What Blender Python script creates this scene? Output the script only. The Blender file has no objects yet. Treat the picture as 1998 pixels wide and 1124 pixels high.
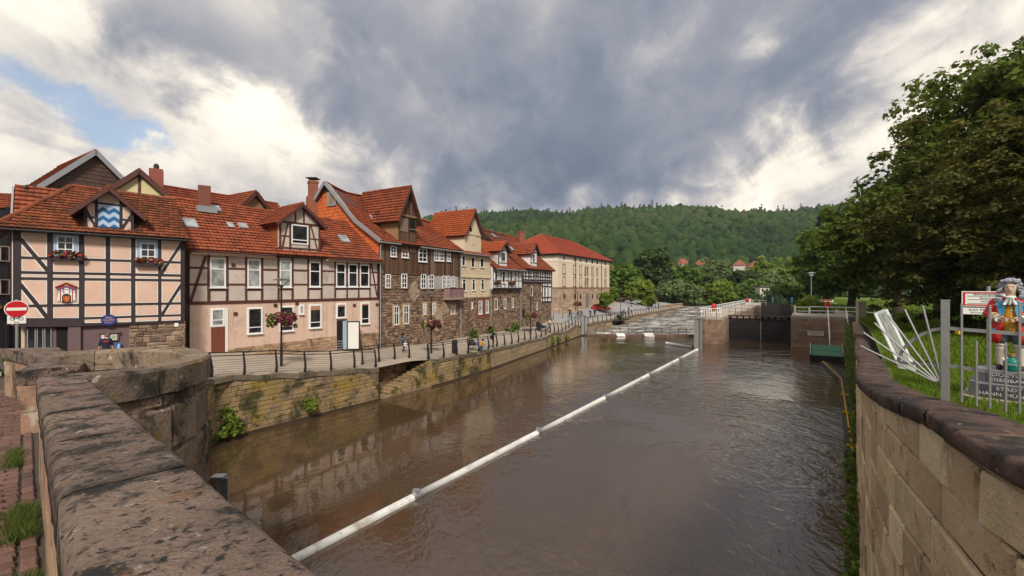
import bpy, bmesh, math, random
import numpy as np
from mathutils import Vector, Matrix
R = math.radians
rnd = random.Random(7)
sc = bpy.context.scene
COL = sc.collection
# ------------------------------------------------------------------ camera
EYE = 7.5                       # eye height above the river, metres
FPX, CX, CY = 888.0, 999.0, 562.0   # focal length and centre in photo pixels (used to survey positions)
cam = bpy.data.cameras.new('camera'); cam.lens = 16.0; cam.sensor_width = 36.0
cam.clip_start = 0.05; cam.clip_end = 6000
co = bpy.data.objects.new('camera', cam); COL.objects.link(co)
co.location = (0, 0, EYE); co.rotation_euler = (R(90), 0, 0)
sc.camera = co
# ------------------------------------------------------------------ exposure
sc.view_settings.view_transform = 'Standard'; sc.view_settings.look = 'None'
sc.view_settings.exposure = 0.88; sc.view_settings.gamma = 1.0
sc.view_settings.use_curve_mapping = False
sc.cycles.use_denoising = True
sc.cycles.max_bounces = 6; sc.cycles.diffuse_bounces = 3; sc.cycles.glossy_bounces = 3
sc.cycles.transmission_bounces = 4; sc.cycles.transparent_max_bounces = 8
sc.cycles.caustics_reflective = False; sc.cycles.caustics_refractive = False
# ------------------------------------------------------------------ node helpers
class NT:
    def __init__(s, t): s.t = t
    def n(s, ty, **kw):
        x = s.t.nodes.new(ty)
        for k, v in kw.items():
            if k == 'i':
                for a, b in v.items():
                    if hasattr(b, 'is_linked') or b.__class__.__name__.startswith('NodeSocket'): s.t.links.new(b, x.inputs[a])
                    else: x.inputs[a].default_value = b
            else: setattr(x, k, v)
        return x
    def math(s, op, a, b=0.0, c=None, clamp=False):
        x = s.n('ShaderNodeMath', operation=op, use_clamp=clamp)
        for i, v in enumerate([a, b] + ([c] if c is not None else [])):
            if isinstance(v, (int, float)): x.inputs[i].default_value = v
            else: s.t.links.new(v, x.inputs[i])
        return x.outputs[0]
    def mix(s, f, a, b, bt='MIX'):
        x = s.n('ShaderNodeMix', data_type='RGBA', blend_type=bt, clamp_factor=True)
        for i, v in ((0, f), (6, a), (7, b)):
            if isinstance(v, (int, float)): x.inputs[i].default_value = v
            elif isinstance(v, tuple): x.inputs[i].default_value = (v + (1,))[:4]
            else: s.t.links.new(v, x.inputs[i])
        return x.outputs[2]
    def mapr(s, v, a, b, c=0.0, d=1.0, smooth=False):
        x = s.n('ShaderNodeMapRange', interpolation_type='SMOOTHSTEP' if smooth else 'LINEAR')
        s.t.links.new(v, x.inputs[0])
        for i, q in enumerate((a, b, c, d)): x.inputs[i+1].default_value = q
        return x.outputs[0]
    def noise(s, vec, scale, detail=4, rough=.55, dist=0.0):
        x = s.n('ShaderNodeTexNoise', i={'Scale': scale, 'Detail': detail, 'Roughness': rough, 'Distortion': dist})
        if vec is not None: s.t.links.new(vec, x.inputs['Vector'])
        return x.outputs[0]
    def ramp(s, f, cols):
        x = s.n('ShaderNodeValToRGB'); s.t.links.new(f, x.inputs[0])
        e = x.color_ramp.elements
        while len(e) < len(cols): e.new(1.0)
        for k, c in enumerate(cols):
            if len(c) == 2: e[k].position = c[0]; cc = c[1]
            else: e[k].position = k/max(1, len(cols)-1); cc = c
            e[k].color = (cc[0], cc[1], cc[2], 1)
        return x.outputs[0]
    def mapping(s, vec, sc_=(1,1,1), rot=(0,0,0)):
        x = s.n('ShaderNodeMapping'); s.t.links.new(vec, x.inputs[0])
        x.inputs['Scale'].default_value = sc_; x.inputs['Rotation'].default_value = rot
        return x.outputs[0]
# ------------------------------------------------------------------ world: Nishita sky behind broken rain clouds
SUN_EL, SUN_AZ = R(42), R(172)      # azimuth from +Y (view direction) towards +X
w = bpy.data.worlds.new('World'); sc.world = w; w.use_nodes = True
w.node_tree.nodes.clear(); T = NT(w.node_tree)
sky = T.n('ShaderNodeTexSky', sky_type='NISHITA', sun_disc=False, sun_elevation=SUN_EL, sun_rotation=SUN_AZ)
bg_sky = T.n('ShaderNodeBackground', i={'Color': sky.outputs[0], 'Strength': 0.085})
gen = T.n('ShaderNodeTexCoord').outputs['Generated']
sep = T.n('ShaderNodeSeparateXYZ', i={0: gen})
gx, gy, gz = sep.outputs
ya = T.math('ADD', T.math('ABSOLUTE', gy), 0.02)
U = T.math('DIVIDE', gx, ya); V = T.math('DIVIDE', T.math('MAXIMUM', gz, 0.0), ya)
U = T.math('MINIMUM', T.math('MAXIMUM', U, -3.0), 3.0); V = T.math('MINIMUM', V, 3.0)
# cloud layer coordinates: a deck overhead, seen in perspective, drawn out along the wind
zz = T.math('ADD', T.math('MAXIMUM', gz, 0.0), 0.25)
pc = T.n('ShaderNodeCombineXYZ', i={0: T.math('DIVIDE', gx, zz), 1: T.math('DIVIDE', gy, zz), 2: 0.0}).outputs[0]
pw = T.mapping(pc, (1.0, .62, 1), (0, 0, R(-34)))
n1 = T.noise(pw, 1.5, 9, .60, .5); n2 = T.noise(pw, 4.0, 9, .62, .5); n3 = T.noise(gen, 3.6, 9, .60, .6); n4 = T.noise(gen, 9.0, 8, .62, .5)
wx = T.math('MULTIPLY', T.math('SUBTRACT', n1, .5), .40); wy = T.math('MULTIPLY', T.math('SUBTRACT', n3, .5), .40)
wx = T.math('ADD', wx, T.math('MULTIPLY', T.math('SUBTRACT', n4, .5), .22)); wy = T.math('ADD', wy, T.math('MULTIPLY', T.math('SUBTRACT', n2, .5), .14))
Uw = T.math('ADD', U, wx); Vw = T.math('ADD', V, wy)
def blob(cx, cy, rx, ry, rot=0.0):
    u = T.math('SUBTRACT', Uw, cx); v = T.math('SUBTRACT', Vw, cy)
    c, s_ = math.cos(rot), math.sin(rot)
    a = T.math('ADD', T.math('MULTIPLY', u, c/rx), T.math('MULTIPLY', v, s_/rx))
    b = T.math('ADD', T.math('MULTIPLY', u, -s_/ry), T.math('MULTIPLY', v, c/ry))
    q = T.math('ADD', T.math('MULTIPLY', a, a), T.math('MULTIPLY', b, b))
    return T.math('EXPONENT', T.math('MULTIPLY', q, -1.0))
def total(L):
    o = None
    for wgt, *b in L:
        x = T.math('MULTIPLY', blob(*b), wgt); o = x if o is None else T.math('ADD', o, x)
    return o
dark = total([(.58, .02, .38, .24, .20, .4), (.62, .26, .34, .30, .11, .6), (.80, .66, .50, .34, .10, .75), (.55, -.28, .50, .14, .14, 0), (.60, -.74, .54, .24, .08, -.5),
              (.55, -.02, .24, .26, .08, .1), (.55, -.36, .36, .14, .07, -.6), (.45, .30, .60, .34, .12, .4), (.20, .02, .22, .9, .14, 0), (.35, .1, 1.0, .9, .35, 0)])
lite = total([(.55, -.55, .31, .22, .06, -.45), (.70, .46, .20, .36, .07, .48), (.50, .95, .52, .30, .12, .6), (.60, .545, .545, .045, .06, .7), (.45, -1.05, .62, .22, .10, 0), (.40, -.85, .28, .35, .07, 0), (.30, -.40, .45, .06, .12, -.4), (.32, .30, .42, .05, .14, -.7)])
fld = T.math('SUBTRACT', dark, lite)
for nn_, wt_ in ((n1, 1.1), (n2, .95), (n3, 1.15), (n4, .8)): fld = T.math('ADD', fld, T.math('MULTIPLY', T.math('SUBTRACT', nn_, .5), wt_))
fld = T.mapr(fld, -.68, 1.28)
ccol = T.ramp(fld, [(0.0, (.70, .645, .545)), (.18, (.565, .52, .45)), (.32, (.405, .38, .355)), (.45, (.285, .277, .285)), (.60, (.190, .198, .228)), (.78, (.125, .146, .186)), (1.0, (.085, .107, .146))])
bg_cl = T.n('ShaderNodeBackground', i={'Color': ccol, 'Strength': 1.0})
hole = T.math('ADD', blob(-1.02, .43, .20, .06, -.25), T.math('MULTIPLY', blob(-.85, .38, .13, .035, -.3), .7))
hole = T.math('SUBTRACT', T.math('MULTIPLY', hole, 1.4), T.mapr(n4, .40, .68, 0, .9))
hole = T.mapr(hole, .10, 1.2, 0.0, .75, True)
mx = T.n('ShaderNodeMixShader', i={0: hole, 1: bg_cl.outputs[0], 2: bg_sky.outputs[0]})
T.n('ShaderNodeOutputWorld', i={0: mx.outputs[0]})
# ------------------------------------------------------------------ sun, softened by the cloud
sl = bpy.data.lights.new('sun', 'SUN'); sl.energy = 2.2; sl.angle = R(11); sl.color = (1.0, .92, .80)
so = bpy.data.objects.new('sun', sl); COL.objects.link(so)
sd = Vector((math.sin(SUN_AZ)*math.cos(SUN_EL), math.cos(SUN_AZ)*math.cos(SUN_EL), math.sin(SUN_EL)))
so.rotation_euler = sd.to_track_quat('Z', 'Y').to_euler(); so.location = sd*50+Vector((0, 0, 20))
# ------------------------------------------------------------------ materials
MATS = {}
def mat(name, cols, rough=.8, ns=2.0, na=.25, bump=.25, bs=25.0, stain=None, metal=0.0, spec=.3, stretch=(1,1,1), tint=1.0, rot=(0,0,0), vor=None):
    """cols: colours picked by the per-piece tint; ns/na slow tone variation; stain=(colour, scale, lo, hi[, stretch])"""
    m = bpy.data.materials.new(name); m.use_nodes = True; MATS[name] = m
    t = NT(m.node_tree); m.node_tree.nodes.clear()
    oc = t.n('ShaderNodeTexCoord').outputs['Object']
    oc = t.mapping(oc, stretch, rot)
    if len(cols) > 1:
        at = t.n('ShaderNodeAttribute', attribute_name='tint').outputs['Fac']
        c = t.ramp(at, list(cols))
    else:
        c = t.n('ShaderNodeRGB'); c.outputs[0].default_value = cols[0]+(1,); c = c.outputs[0]
    nz = t.noise(oc, ns, 6, .6, .3); nf = t.noise(oc, ns*9, 4, .65)
    f = t.math('ADD', t.math('MULTIPLY', nz, .65), t.math('MULTIPLY', nf, .35))
    v = t.mapr(f, .25, .75, 1-na, 1+na)
    c = t.mix(1.0, c, t.n('ShaderNodeCombineColor', i={0: v, 1: v, 2: v}).outputs[0], 'MULTIPLY')
    if stain:
        for st in (stain if isinstance(stain, list) else [stain]):
            vec = t.mapping(oc, st[4]) if len(st) > 4 else oc
            sn = t.noise(vec, st[1], 7, .65, .4)
            c = t.mix(t.mapr(sn, st[2], st[3], 0, 1, True), c, st[0])
    p = t.n('ShaderNodeBsdfPrincipled', i={'Base Color': c, 'Roughness': rough, 'Metallic': metal, 'Specular IOR Level': spec})
    if bump:
        h = t.math('ADD', t.noise(oc, bs, 5, .65), t.math('MULTIPLY', nz, 1.5))
        b = t.n('ShaderNodeBump', i={'Strength': bump, 'Distance': .03, 'Height': h})
        t.t.links.new(b.outputs[0], p.inputs['Normal'])
    t.n('ShaderNodeOutputMaterial', i={0: p.outputs[0]})
    return m
lichen = (.42, .40, .33)
M_peach = mat('peach_plaster', [(.68, .465, .37), (.63, .43, .34)], .9, .8, .16, .2, 30, stain=((.52, .36, .28), .9, .55, .85))
M_white = mat('white_paint', [(.78, .77, .74), (.74, .73, .69)], .6, 2, .08, .1)
M_dbeam = mat('dark_painted_timber', [(.030, .020, .024), (.045, .030, .034)], .6, 3, .3, .3, 30, stretch=(1, 1, .5))
M_bbeam = mat('brown_painted_timber', [(.105, .036, .028), (.08, .028, .022)], .6, 3, .25, .3, 30)
M_greyp = mat('grey_beige_plaster', [(.56, .48, .42), (.50, .43, .38)], .9, .9, .16, .2, 30, stain=[((.36, .31, .27), 1.2, .52, .75), ((.30, .25, .21), 3.0, .58, .8, (2.5, 2.5, .4))])
M_rosep = mat('rose_beige_render', [(.64, .46, .37), (.62, .45, .36)], .9, .35, .12, .2, 40, stain=[((.40, .29, .23), 1.1, .50, .75, (3, 3, .22)), ((.37, .28, .21), .6, .54, .8)])
M_plum = mat('plum_painted_plaster', [(.155, .10, .105), (.14, .09, .095)], .75, 1, .12, .12)
M_tile = mat('red_clay_tile', [(.24, .060, .027), (.35, .090, .039), (.30, .074, .033), (.185, .05, .026)], .75, .45, .30, .15, 40, stain=[((.12, .04, .024), .9, .50, .72), ((.06, .035, .022), 4.5, .56, .75)])
M_oldtile = mat('mossy_clay_tile', [(.14, .044, .021), (.21, .060, .026), (.27, .080, .034), (.09, .034, .021)], .85, .7, .35, .25, 40, stain=[((.055, .038, .02), 2.2, .50, .72), ((.12, .09, .035), 5.5, .60, .8)])
M_brtile = mat('orange_clay_tile', [(.35, .080, .026), (.42, .105, .035), (.31, .068, .024)], .75, .6, .22, .15, 40, stain=((.13, .04, .025), 1.6, .6, .85))
M_newtile = mat('smooth_red_tile', [(.38, .075, .036), (.34, .066, .032)], .7, .3, .12, .1, 40, stain=((.16, .035, .025), .8, .6, .9))
M_hung = mat('orange_hung_tile', [(.50, .115, .03), (.58, .145, .04), (.42, .09, .026)], .65, 1, .15, .1)
M_brick = mat('red_brick', [(.20, .065, .042), (.26, .09, .055), (.15, .05, .038)], .9, 2, .25, .4, 30)
M_mortar = mat('lime_mortar', [(.31, .245, .18), (.27, .215, .16)], .95, 1.5, .25, .4, 30)
M_rubble = mat('rubble_stone', [(.075, .050, .040), (.27, .175, .12), (.15, .098, .072), (.35, .24, .165), (.11, .072, .056)], .92, 2.5, .30, .6, 30, stain=((.06, .042, .032), 3.2, .58, .8))
M_sand = mat('sandstone_block', [(.42, .29, .175), (.30, .19, .125), (.48, .34, .21), (.36, .215, .15), (.25, .165, .115)], .92, 1.6, .25, .6, 28, stain=[((.085, .058, .045), 1.1, .50, .66), ((.46, .40, .32), 2.3, .60, .72), ((.22, .12, .075), 1.9, .55, .7)])
M_quay = mat('quay_sandstone', [(.33, .235, .125), (.26, .185, .11), (.38, .26, .125), (.21, .15, .10), (.30, .215, .15)], .92, 1.3, .28, .6, 28, stain=[((.30, .205, .045), .55, .48, .66), ((.065, .062, .022), .9, .47, .61), ((.05, .042, .034), 2.2, .55, .68), ((.50, .46, .40), 2.0, .64, .72, (4, 4, .35))])
M_sandw = mat('pale_wall_sandstone', [(.74, .60, .36), (.45, .325, .20), (.76, .63, .41), (.58, .42, .26), (.36, .27, .18)], .92, 1.6, .30, 1.0, 30, stain=[((.13, .085, .06), 1.1, .57, .70), ((.66, .58, .48), 2.3, .58, .70), ((.34, .19, .10), 2.1, .58, .72), ((.22, .15, .10), 14, .60, .72)])
M_far_quay = mat('far_quay_sandstone', [(.34, .245, .155), (.27, .195, .125), (.40, .295, .19)], .92, 1.0, .28, .5, 20, stain=[((.10, .09, .045), .5, .52, .75), ((.085, .065, .05), 1.8, .58, .78)])
M_coping = mat('weathered_coping_stone', [(.20, .145, .118), (.25, .18, .142), (.165, .12, .10)], .9, 3.0, .48, 1.0, 60, stain=[((.030, .026, .025), 4.5, .47, .60), ((.25, .145, .09), 3.0, .56, .68), ((.20, .14, .035), 9.0, .60, .68), (lichen, 6.5, .635, .66), ((.035, .03, .028), 26, .53, .62), (lichen, 19., .63, .67), ((.30, .19, .12), 33, .60, .68)])
M_dcoping = mat('dark_red_coping_stone', [(.105, .066, .054), (.085, .055, .047), (.125, .08, .062)], .88, 2.0, .3, .8, 40, stain=[((.03, .025, .024), 2.2, .46, .62), ((.25, .15, .09), 3.5, .58, .70), ((.33, .26, .2), 9, .64, .7)])
M_bastion = mat('soot_dark_sandstone', [(.19, .142, .105), (.27, .20, .14), (.14, .108, .084), (.33, .24, .165)], .92, 2.2, .35, .9, 30, stain=[((.035, .030, .026), 1.7, .51, .66), ((.19, .12, .04), 2.8, .57, .68), (lichen, 7, .62, .67), ((.05, .042, .036), 15, .56, .68)])
M_setts = mat('red_brown_paver', [(.125, .070, .056), (.185, .10, .078), (.085, .05, .043), (.155, .085, .065)], .85, 3, .3, .5, 30, stain=((.07, .045, .036), 1.2, .55, .8))
M_joint = mat('dirt_joint', [(.075, .058, .045)], .95, 3, .3, .4)
M_pave = mat('promenade_paving', [(.36, .30, .24), (.40, .33, .265), (.32, .265, .21)], .9, .5, .12, .2, 30, stain=((.23, .19, .155), 1.0, .58, .85))
M_asph = mat('grey_setts_road', [(.27, .265, .27)], .9, .5, .15, .2, 30)
M_street = mat('dark_street_paving', [(.075, .068, .066)], .9, .6, .25, .3, 20)
M_grass_g = mat('lawn_soil', [(.09, .145, .014)], .95, .5, .25, .6, 14, stain=((.13, .19, .02), .7, .5, .75))
M_metal = mat('galvanised_steel', [(.42, .42, .42), (.36, .36, .37)], .45, 3, .18, .08, 30, metal=.75, spec=.5)
M_zinc = mat('zinc_sheet', [(.33, .35, .38)], .5, 2, .15, .08, metal=.4, spec=.5)
M_black = mat('black_iron', [(.018, .018, .021)], .5, 3, .2, .1)
M_wboard = mat('weathered_board', [(.055, .024, .015), (.115, .055, .030), (.155, .088, .05), (.078, .032, .02)], .85, 1.5, .35, .4, 22, stretch=(4, 4, .35), stain=[((.19, .16, .13), .5, .50, .64, (1.2, 1.2, .22)), ((.028, .02, .018), .6, .52, .7, (1, 1, .5))])
M_tanboard = mat('tan_board', [(.24, .135, .065), (.29, .175, .09), (.19, .10, .05)], .85, 1.5, .3, .4, 22, stretch=(4, 4, .35), stain=((.09, .055, .035), .7, .58, .8, (1.5, 1.5, .3)))
M_cream = mat('cream_shingle', [(.60, .49, .34), (.64, .53, .38), (.54, .43, .29)], .9, .7, .18, .3, 30, stain=[((.30, .21, .13), .9, .60, .82), ((.24, .19, .13), 2.4, .66, .85)])
M_wplast = mat('white_plaster', [(.74, .74, .74), (.68, .68, .68)], .9, 1, .1, .15)
M_wareh = mat('warehouse_render', [(.66, .555, .43), (.68, .575, .45)], .92, .25, .10, .1)
M_wareh2 = mat('warehouse_pale_render', [(.74, .66, .54)], .92, .25, .10, .1)
M_frame = mat('window_frame_white', [(.80, .80, .80)], .45, 3, .04, .0)
M_bluef = mat('pale_blue_paint', [(.30, .47, .68)], .6, 3, .08, .0)
M_redp = mat('brown_red_door', [(.17, .052, .03), (.20, .065, .038)], .6, 2, .2, .2, stretch=(5, 5, .4))
M_int = mat('dark_interior', [(.012, .011, .010)], .9, 1, .2, 0)
def glassm(name, c, rough=.04):
    m = bpy.data.materials.new(name); m.use_nodes = True; t = NT(m.node_tree); m.node_tree.nodes.clear()
    oc = t.n('ShaderNodeTexCoord').outputs['Object']; nz = t.noise(oc, 1.7, 2)
    cc = t.mix(t.mapr(nz, .4, .65), tuple(c), tuple(min(1, q*2.2+.01) for q in c))
    b = t.n('ShaderNodeBump', i={'Strength': .06, 'Distance': .05, 'Height': t.noise(oc, 1.2, 2)})
    p = t.n('ShaderNodeBsdfPrincipled', i={'Base Color': cc, 'Roughness': rough, 'Specular IOR Level': .6, 'Normal': b.outputs[0]})
    t.n('ShaderNodeOutputMaterial', i={0: p.outputs[0]}); return m
M_glass = glassm('window_glass', (.012, .013, .014)); M_curt = glassm('curtained_glass', (.20, .21, .21), .1)
def flat(name, c, rough=.6, metal=0.0, spec=.3): return mat(name, [c], rough, 2, .06, 0, metal=metal, spec=spec)
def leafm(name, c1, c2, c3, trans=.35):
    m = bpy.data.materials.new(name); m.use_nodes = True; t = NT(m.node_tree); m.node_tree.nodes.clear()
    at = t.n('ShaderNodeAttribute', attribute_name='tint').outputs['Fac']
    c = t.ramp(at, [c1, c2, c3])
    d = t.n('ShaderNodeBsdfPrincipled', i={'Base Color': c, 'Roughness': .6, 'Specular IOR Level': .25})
    tr = t.n('ShaderNodeBsdfTranslucent', i={'Color': c})
    x = t.n('ShaderNodeMixShader', i={0: trans, 1: d.outputs[0], 2: tr.outputs[0]})
    t.n('ShaderNodeOutputMaterial', i={0: x.outputs[0]}); return m
# ------------------------------------------------------------------ mesh builder
BASE = {}
def tag(o, label=None, cat=None, group=None, kind=None):
    if label: o['label'] = label
    if cat: o['category'] = cat
    if group: o['group'] = group
    if kind: o['kind'] = kind
    return o
def thing(name, label, cat, loc=(0, 0, 0), group=None, rz=0.0):
    o = bpy.data.objects.new(name, None); COL.objects.link(o); o.empty_display_size = .2
    o.location = loc; o.rotation_euler = (0, 0, rz)
    BASE[o] = Vector(loc); return tag(o, label, cat, group)
class MB:
    def __init__(s): s.v = []; s.f = []; s.m = []; s.t = []
    def face(s, idx, m=0, t=.5): s.f.append(tuple(idx)); s.m.append(m); s.t.append(t)
    def add(s, vs, fs, m=0, t=.5):
        b = len(s.v); s.v += [tuple(q) for q in vs]
        for f in fs: s.face([b+i for i in f], m, t)
    def hexa(s, p, m=0, t=.5):      # 8 points: bottom ring 0-3, top ring 4-7
        s.add(p, [(3,2,1,0), (4,5,6,7), (0,1,5,4), (1,2,6,5), (2,3,7,6), (3,0,4,7)], m, t)
    def box(s, x0, x1, y0, y1, z0, z1, m=0, t=.5):
        s.hexa([(x0,y0,z0),(x1,y0,z0),(x1,y1,z0),(x0,y1,z0),(x0,y0,z1),(x1,y0,z1),(x1,y1,z1),(x0,y1,z1)], m, t)
    def fbox(s, S, s0, s1, z0, z1, d0, d1, m=0, t=.5):
        s.hexa([S.w(s0,z0,d1),S.w(s1,z0,d1),S.w(s1,z0,d0),S.w(s0,z0,d0),S.w(s0,z1,d1),S.w(s1,z1,d1),S.w(s1,z1,d0),S.w(s0,z1,d0)], m, t)
    def fpoly(s, S, poly, d0, d1, m=0, t=.5):
        n = len(poly); a = [S.w(q[0], q[1], d0) for q in poly]; b = [S.w(q[0], q[1], d1) for q in poly]
        s.add(a+b, [tuple(range(n, 2*n))] + [tuple(range(n-1, -1, -1))] + [(i, (i+1) % n, n+(i+1) % n, n+i) for i in range(n)], m, t)
    def bar(s, a, b, w, h=None, m=0, t=.5, up=(0, 0, 1)):
        a, b = Vector(a), Vector(b); h = h or w; d = (b-a).normalized()
        x = d.cross(Vector(up))
        if x.length < 1e-4: x = d.cross(Vector((1, 0, 0)))
        x.normalize(); y = x.cross(d); x *= w/2; y *= h/2
        s.hexa([a-x-y, a+x-y, a+x+y, a-x+y, b-x-y, b+x-y, b+x+y, b-x+y], m, t)
    def tube(s, pts, r, n=8, m=0, t=.5, cap=True):
        pts = [Vector(p) for p in pts]; k = len(pts); rs = r if isinstance(r, (list, tuple)) else [r]*k
        ref = Vector((0, 0, 1)); b0 = len(s.v)
        for i, p in enumerate(pts):
            d = (pts[min(i+1, k-1)]-pts[max(i-1, 0)]).normalized()
            x = d.cross(ref)
            if x.length < .05: x = d.cross(Vector((0, 1, 0)))
            x.normalize(); y = d.cross(x)
            for j in range(n):
                a = 2*math.pi*j/n; s.v.append(tuple(p+(x*math.cos(a)+y*math.sin(a))*rs[i]))
        for i in range(k-1):
            for j in range(n): s.face((b0+i*n+j, b0+i*n+(j+1) % n, b0+(i+1)*n+(j+1) % n, b0+(i+1)*n+j), m, t)
        if cap:
            s.face([b0+j for j in range(n)], m, t); s.face([b0+(k-1)*n+j for j in range(n-1, -1, -1)], m, t)
    def lathe(s, c, prof, n=16, m=0, t=.5):
        c = Vector(c); b0 = len(s.v)
        for r, z in prof:
            for j in range(n):
                a = 2*math.pi*j/n; s.v.append((c.x+r*math.cos(a), c.y+r*math.sin(a), c.z+z))
        for i in range(len(prof)-1):
            for j in range(n): s.face((b0+i*n+j, b0+i*n+(j+1) % n, b0+(i+1)*n+(j+1) % n, b0+(i+1)*n+j), m, t)
        s.face([b0+j for j in range(n-1, -1, -1)], m, t); s.face([b0+(len(prof)-1)*n+j for j in range(n)], m, t)
    def ball(s, c, r, nu=10, nv=7, m=0, t=.5):
        r = r if isinstance(r, (tuple, list)) else (r, r, r); b0 = len(s.v)
        for i in range(nv+1):
            ph = math.pi*i/nv
            for j in range(nu):
                a = 2*math.pi*j/nu
                s.v.append((c[0]+r[0]*math.sin(ph)*math.cos(a), c[1]+r[1]*math.sin(ph)*math.sin(a), c[2]+r[2]*math.cos(ph)))
        for i in range(nv):
            for j in range(nu): s.face((b0+i*nu+j, b0+(i+1)*nu+j, b0+(i+1)*nu+(j+1) % nu, b0+i*nu+(j+1) % nu), m, t)
    def stone(s, S, s0, s1, z0, z1, d0, d1, ch=.02, jit=0.0, m=0, t=.5):
        j = lambda: rnd.uniform(-jit, jit)
        o = [(s0+j(), z0+j()), (s1+j(), z0+j()), (s1+j(), z1+j()), (s0+j(), z1+j())]
        cs = sum(q[0] for q in o)/4; cz = sum(q[1] for q in o)/4
        kx = max(.3, 1-2*ch/max(.02, abs(s1-s0))); kz = max(.3, 1-2*ch/max(.02, abs(z1-z0)))
        i_ = [(cs+(q[0]-cs)*kx, cz+(q[1]-cz)*kz) for q in o]
        df = [d1+rnd.uniform(-.3, .3)*ch for _ in range(4)]
        vs = [S.w(q[0], q[1], d0) for q in o]+[S.w(q[0], q[1], d1-ch) for q in o]+[S.w(q[0], q[1], e) for q, e in zip(i_, df)]
        fs = [(8, 9, 10, 11)]+[(a, (a+1) % 4, 4+(a+1) % 4, 4+a) for a in range(4)]+[(4+a, 4+(a+1) % 4, 8+(a+1) % 4, 8+a) for a in range(4)]
        s.add(vs, fs, m, t)
    def build(s, name, mats, parent=None, smooth=False, kind=None):
        me = bpy.data.meshes.new(name)
        base = None; q = parent
        while q is not None and base is None: base = BASE.get(q); q = q.parent
        vs = np.array(s.v, dtype=np.float64).reshape(-1, 3)
        if base is not None: vs = vs-np.array(base)
        me.from_pydata(vs.tolist(), [], s.f)
        if not isinstance(mats, (list, tuple)): mats = [mats]
        for m in mats: me.materials.append(m)
        if len(mats) > 1: me.polygons.foreach_set('material_index', s.m)
        at = me.attributes.new('tint', 'FLOAT', 'FACE'); at.data.foreach_set('value', s.t)
        if smooth: me.polygons.foreach_set('use_smooth', [True]*len(s.f))
        me.update()
        o = bpy.data.objects.new(name, me); COL.objects.link(o)
        if parent is not None: o.parent = parent
        if kind: o['kind'] = kind
        return o
def npmesh(name, V_, F_, mats, parent=None, tint=None, kind=None, smooth=False):
    """fast mesh from numpy arrays; F_ is (n,3) or (n,4)"""
    me = bpy.data.meshes.new(name); n, k = F_.shape
    base = BASE.get(parent) if parent is not None else None
    if base is not None: V_ = V_-np.array(base)
    me.vertices.add(len(V_)); me.vertices.foreach_set('co', np.ascontiguousarray(V_, dtype=np.float32).ravel())
    me.loops.add(n*k); me.loops.foreach_set('vertex_index', np.ascontiguousarray(F_, dtype=np.int32).ravel())
    me.polygons.add(n); me.polygons.foreach_set('loop_start', np.arange(0, n*k, k, dtype=np.int32))
    me.update(calc_edges=True)
    for m in (mats if isinstance(mats, (list, tuple)) else [mats]): me.materials.append(m)
    if tint is not None:
        at = me.attributes.new('tint', 'FLOAT', 'FACE'); at.data.foreach_set('value', np.ascontiguousarray(tint, dtype=np.float32))
    if smooth: me.polygons.foreach_set('use_smooth', np.ones(n, dtype=bool))
    me.validate()
    o = bpy.data.objects.new(name, me); COL.objects.link(o)
    if parent is not None: o.parent = parent
    if kind: o['kind'] = kind
    return o
def copy_tree(o, parent=None):
    c = o.copy(); COL.objects.link(c); c.parent = parent
    for ch in list(o.children): copy_tree(ch, c)
    return c
# ------------------------------------------------------------------ surveying
def P(px, py, Y): return Vector(((px-CX)/FPX*Y, Y, EYE-(py-CY)/FPX*Y))
class Frame:
    """vertical plane through two ground points; s runs along it, d is outwards"""
    def __init__(s, a, b, flip=False):
        s.o = Vector((a[0], a[1], 0)); v = Vector((b[0]-a[0], b[1]-a[1], 0)); s.L = v.length; s.u = v/s.L
        s.n = Vector((s.u.y, -s.u.x, 0))*(-1 if flip else 1)
    def w(s, q, z, d=0.0): p = s.o+s.u*q+s.n*d; return (p.x, p.y, z)
    def sz(s, px, py, d=0.0):
        k = (px-CX)/FPX; o = s.o+s.n*d
        # (o+u t).x = k (o+u t).y
        t = (k*o.y-o.x)/(s.u.x-k*s.u.y); Y = o.y+s.u.y*t
        return t, EYE-(py-CY)/FPX*Y
    def z(s, px, py, d=0.0): return s.sz(px, py, d)[1]
class PathS:
    def __init__(s, pts, side=1):
        s.p = [Vector((q[0], q[1], 0)) for q in pts]; s.side = side
        s.c = [0.0]
        for a, b in zip(s.p, s.p[1:]): s.c.append(s.c[-1]+(b-a).length)
        s.L = s.c[-1]; n = len(s.p); s.nn = []
        for i in range(n):
            d = (s.p[min(i+1, n-1)]-s.p[max(i-1, 0)]).normalized(); s.nn.append(Vector((d.y, -d.x, 0))*side)
    def at(s, q):
        i = 0
        while i < len(s.p)-2 and q > s.c[i+1]: i += 1
        f = (q-s.c[i])/(s.c[i+1]-s.c[i])
        return s.p[i].lerp(s.p[i+1], f), s.nn[i].lerp(s.nn[i+1], f).normalized()
    def w(s, q, z, d=0.0):
        p, n = s.at(q); p = p+n*d; return (p.x, p.y, z)
def spline(pts, k=6):
    pts = [Vector(p) for p in pts]; out = []
    for i in range(len(pts)-1):
        p0, p1, p2, p3 = pts[max(i-1, 0)], pts[i], pts[i+1], pts[min(i+2, len(pts)-1)]
        for j in range(k):
            t = j/k
            out.append(.5*((2*p1)+(p2-p0)*t+(2*p0-5*p1+4*p2-p3)*t*t+(3*p1-p0-3*p2+p3)*t**3))
    return out+[pts[-1]]
def interp(x, xs, ys): return float(np.interp(x, xs, ys))
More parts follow.
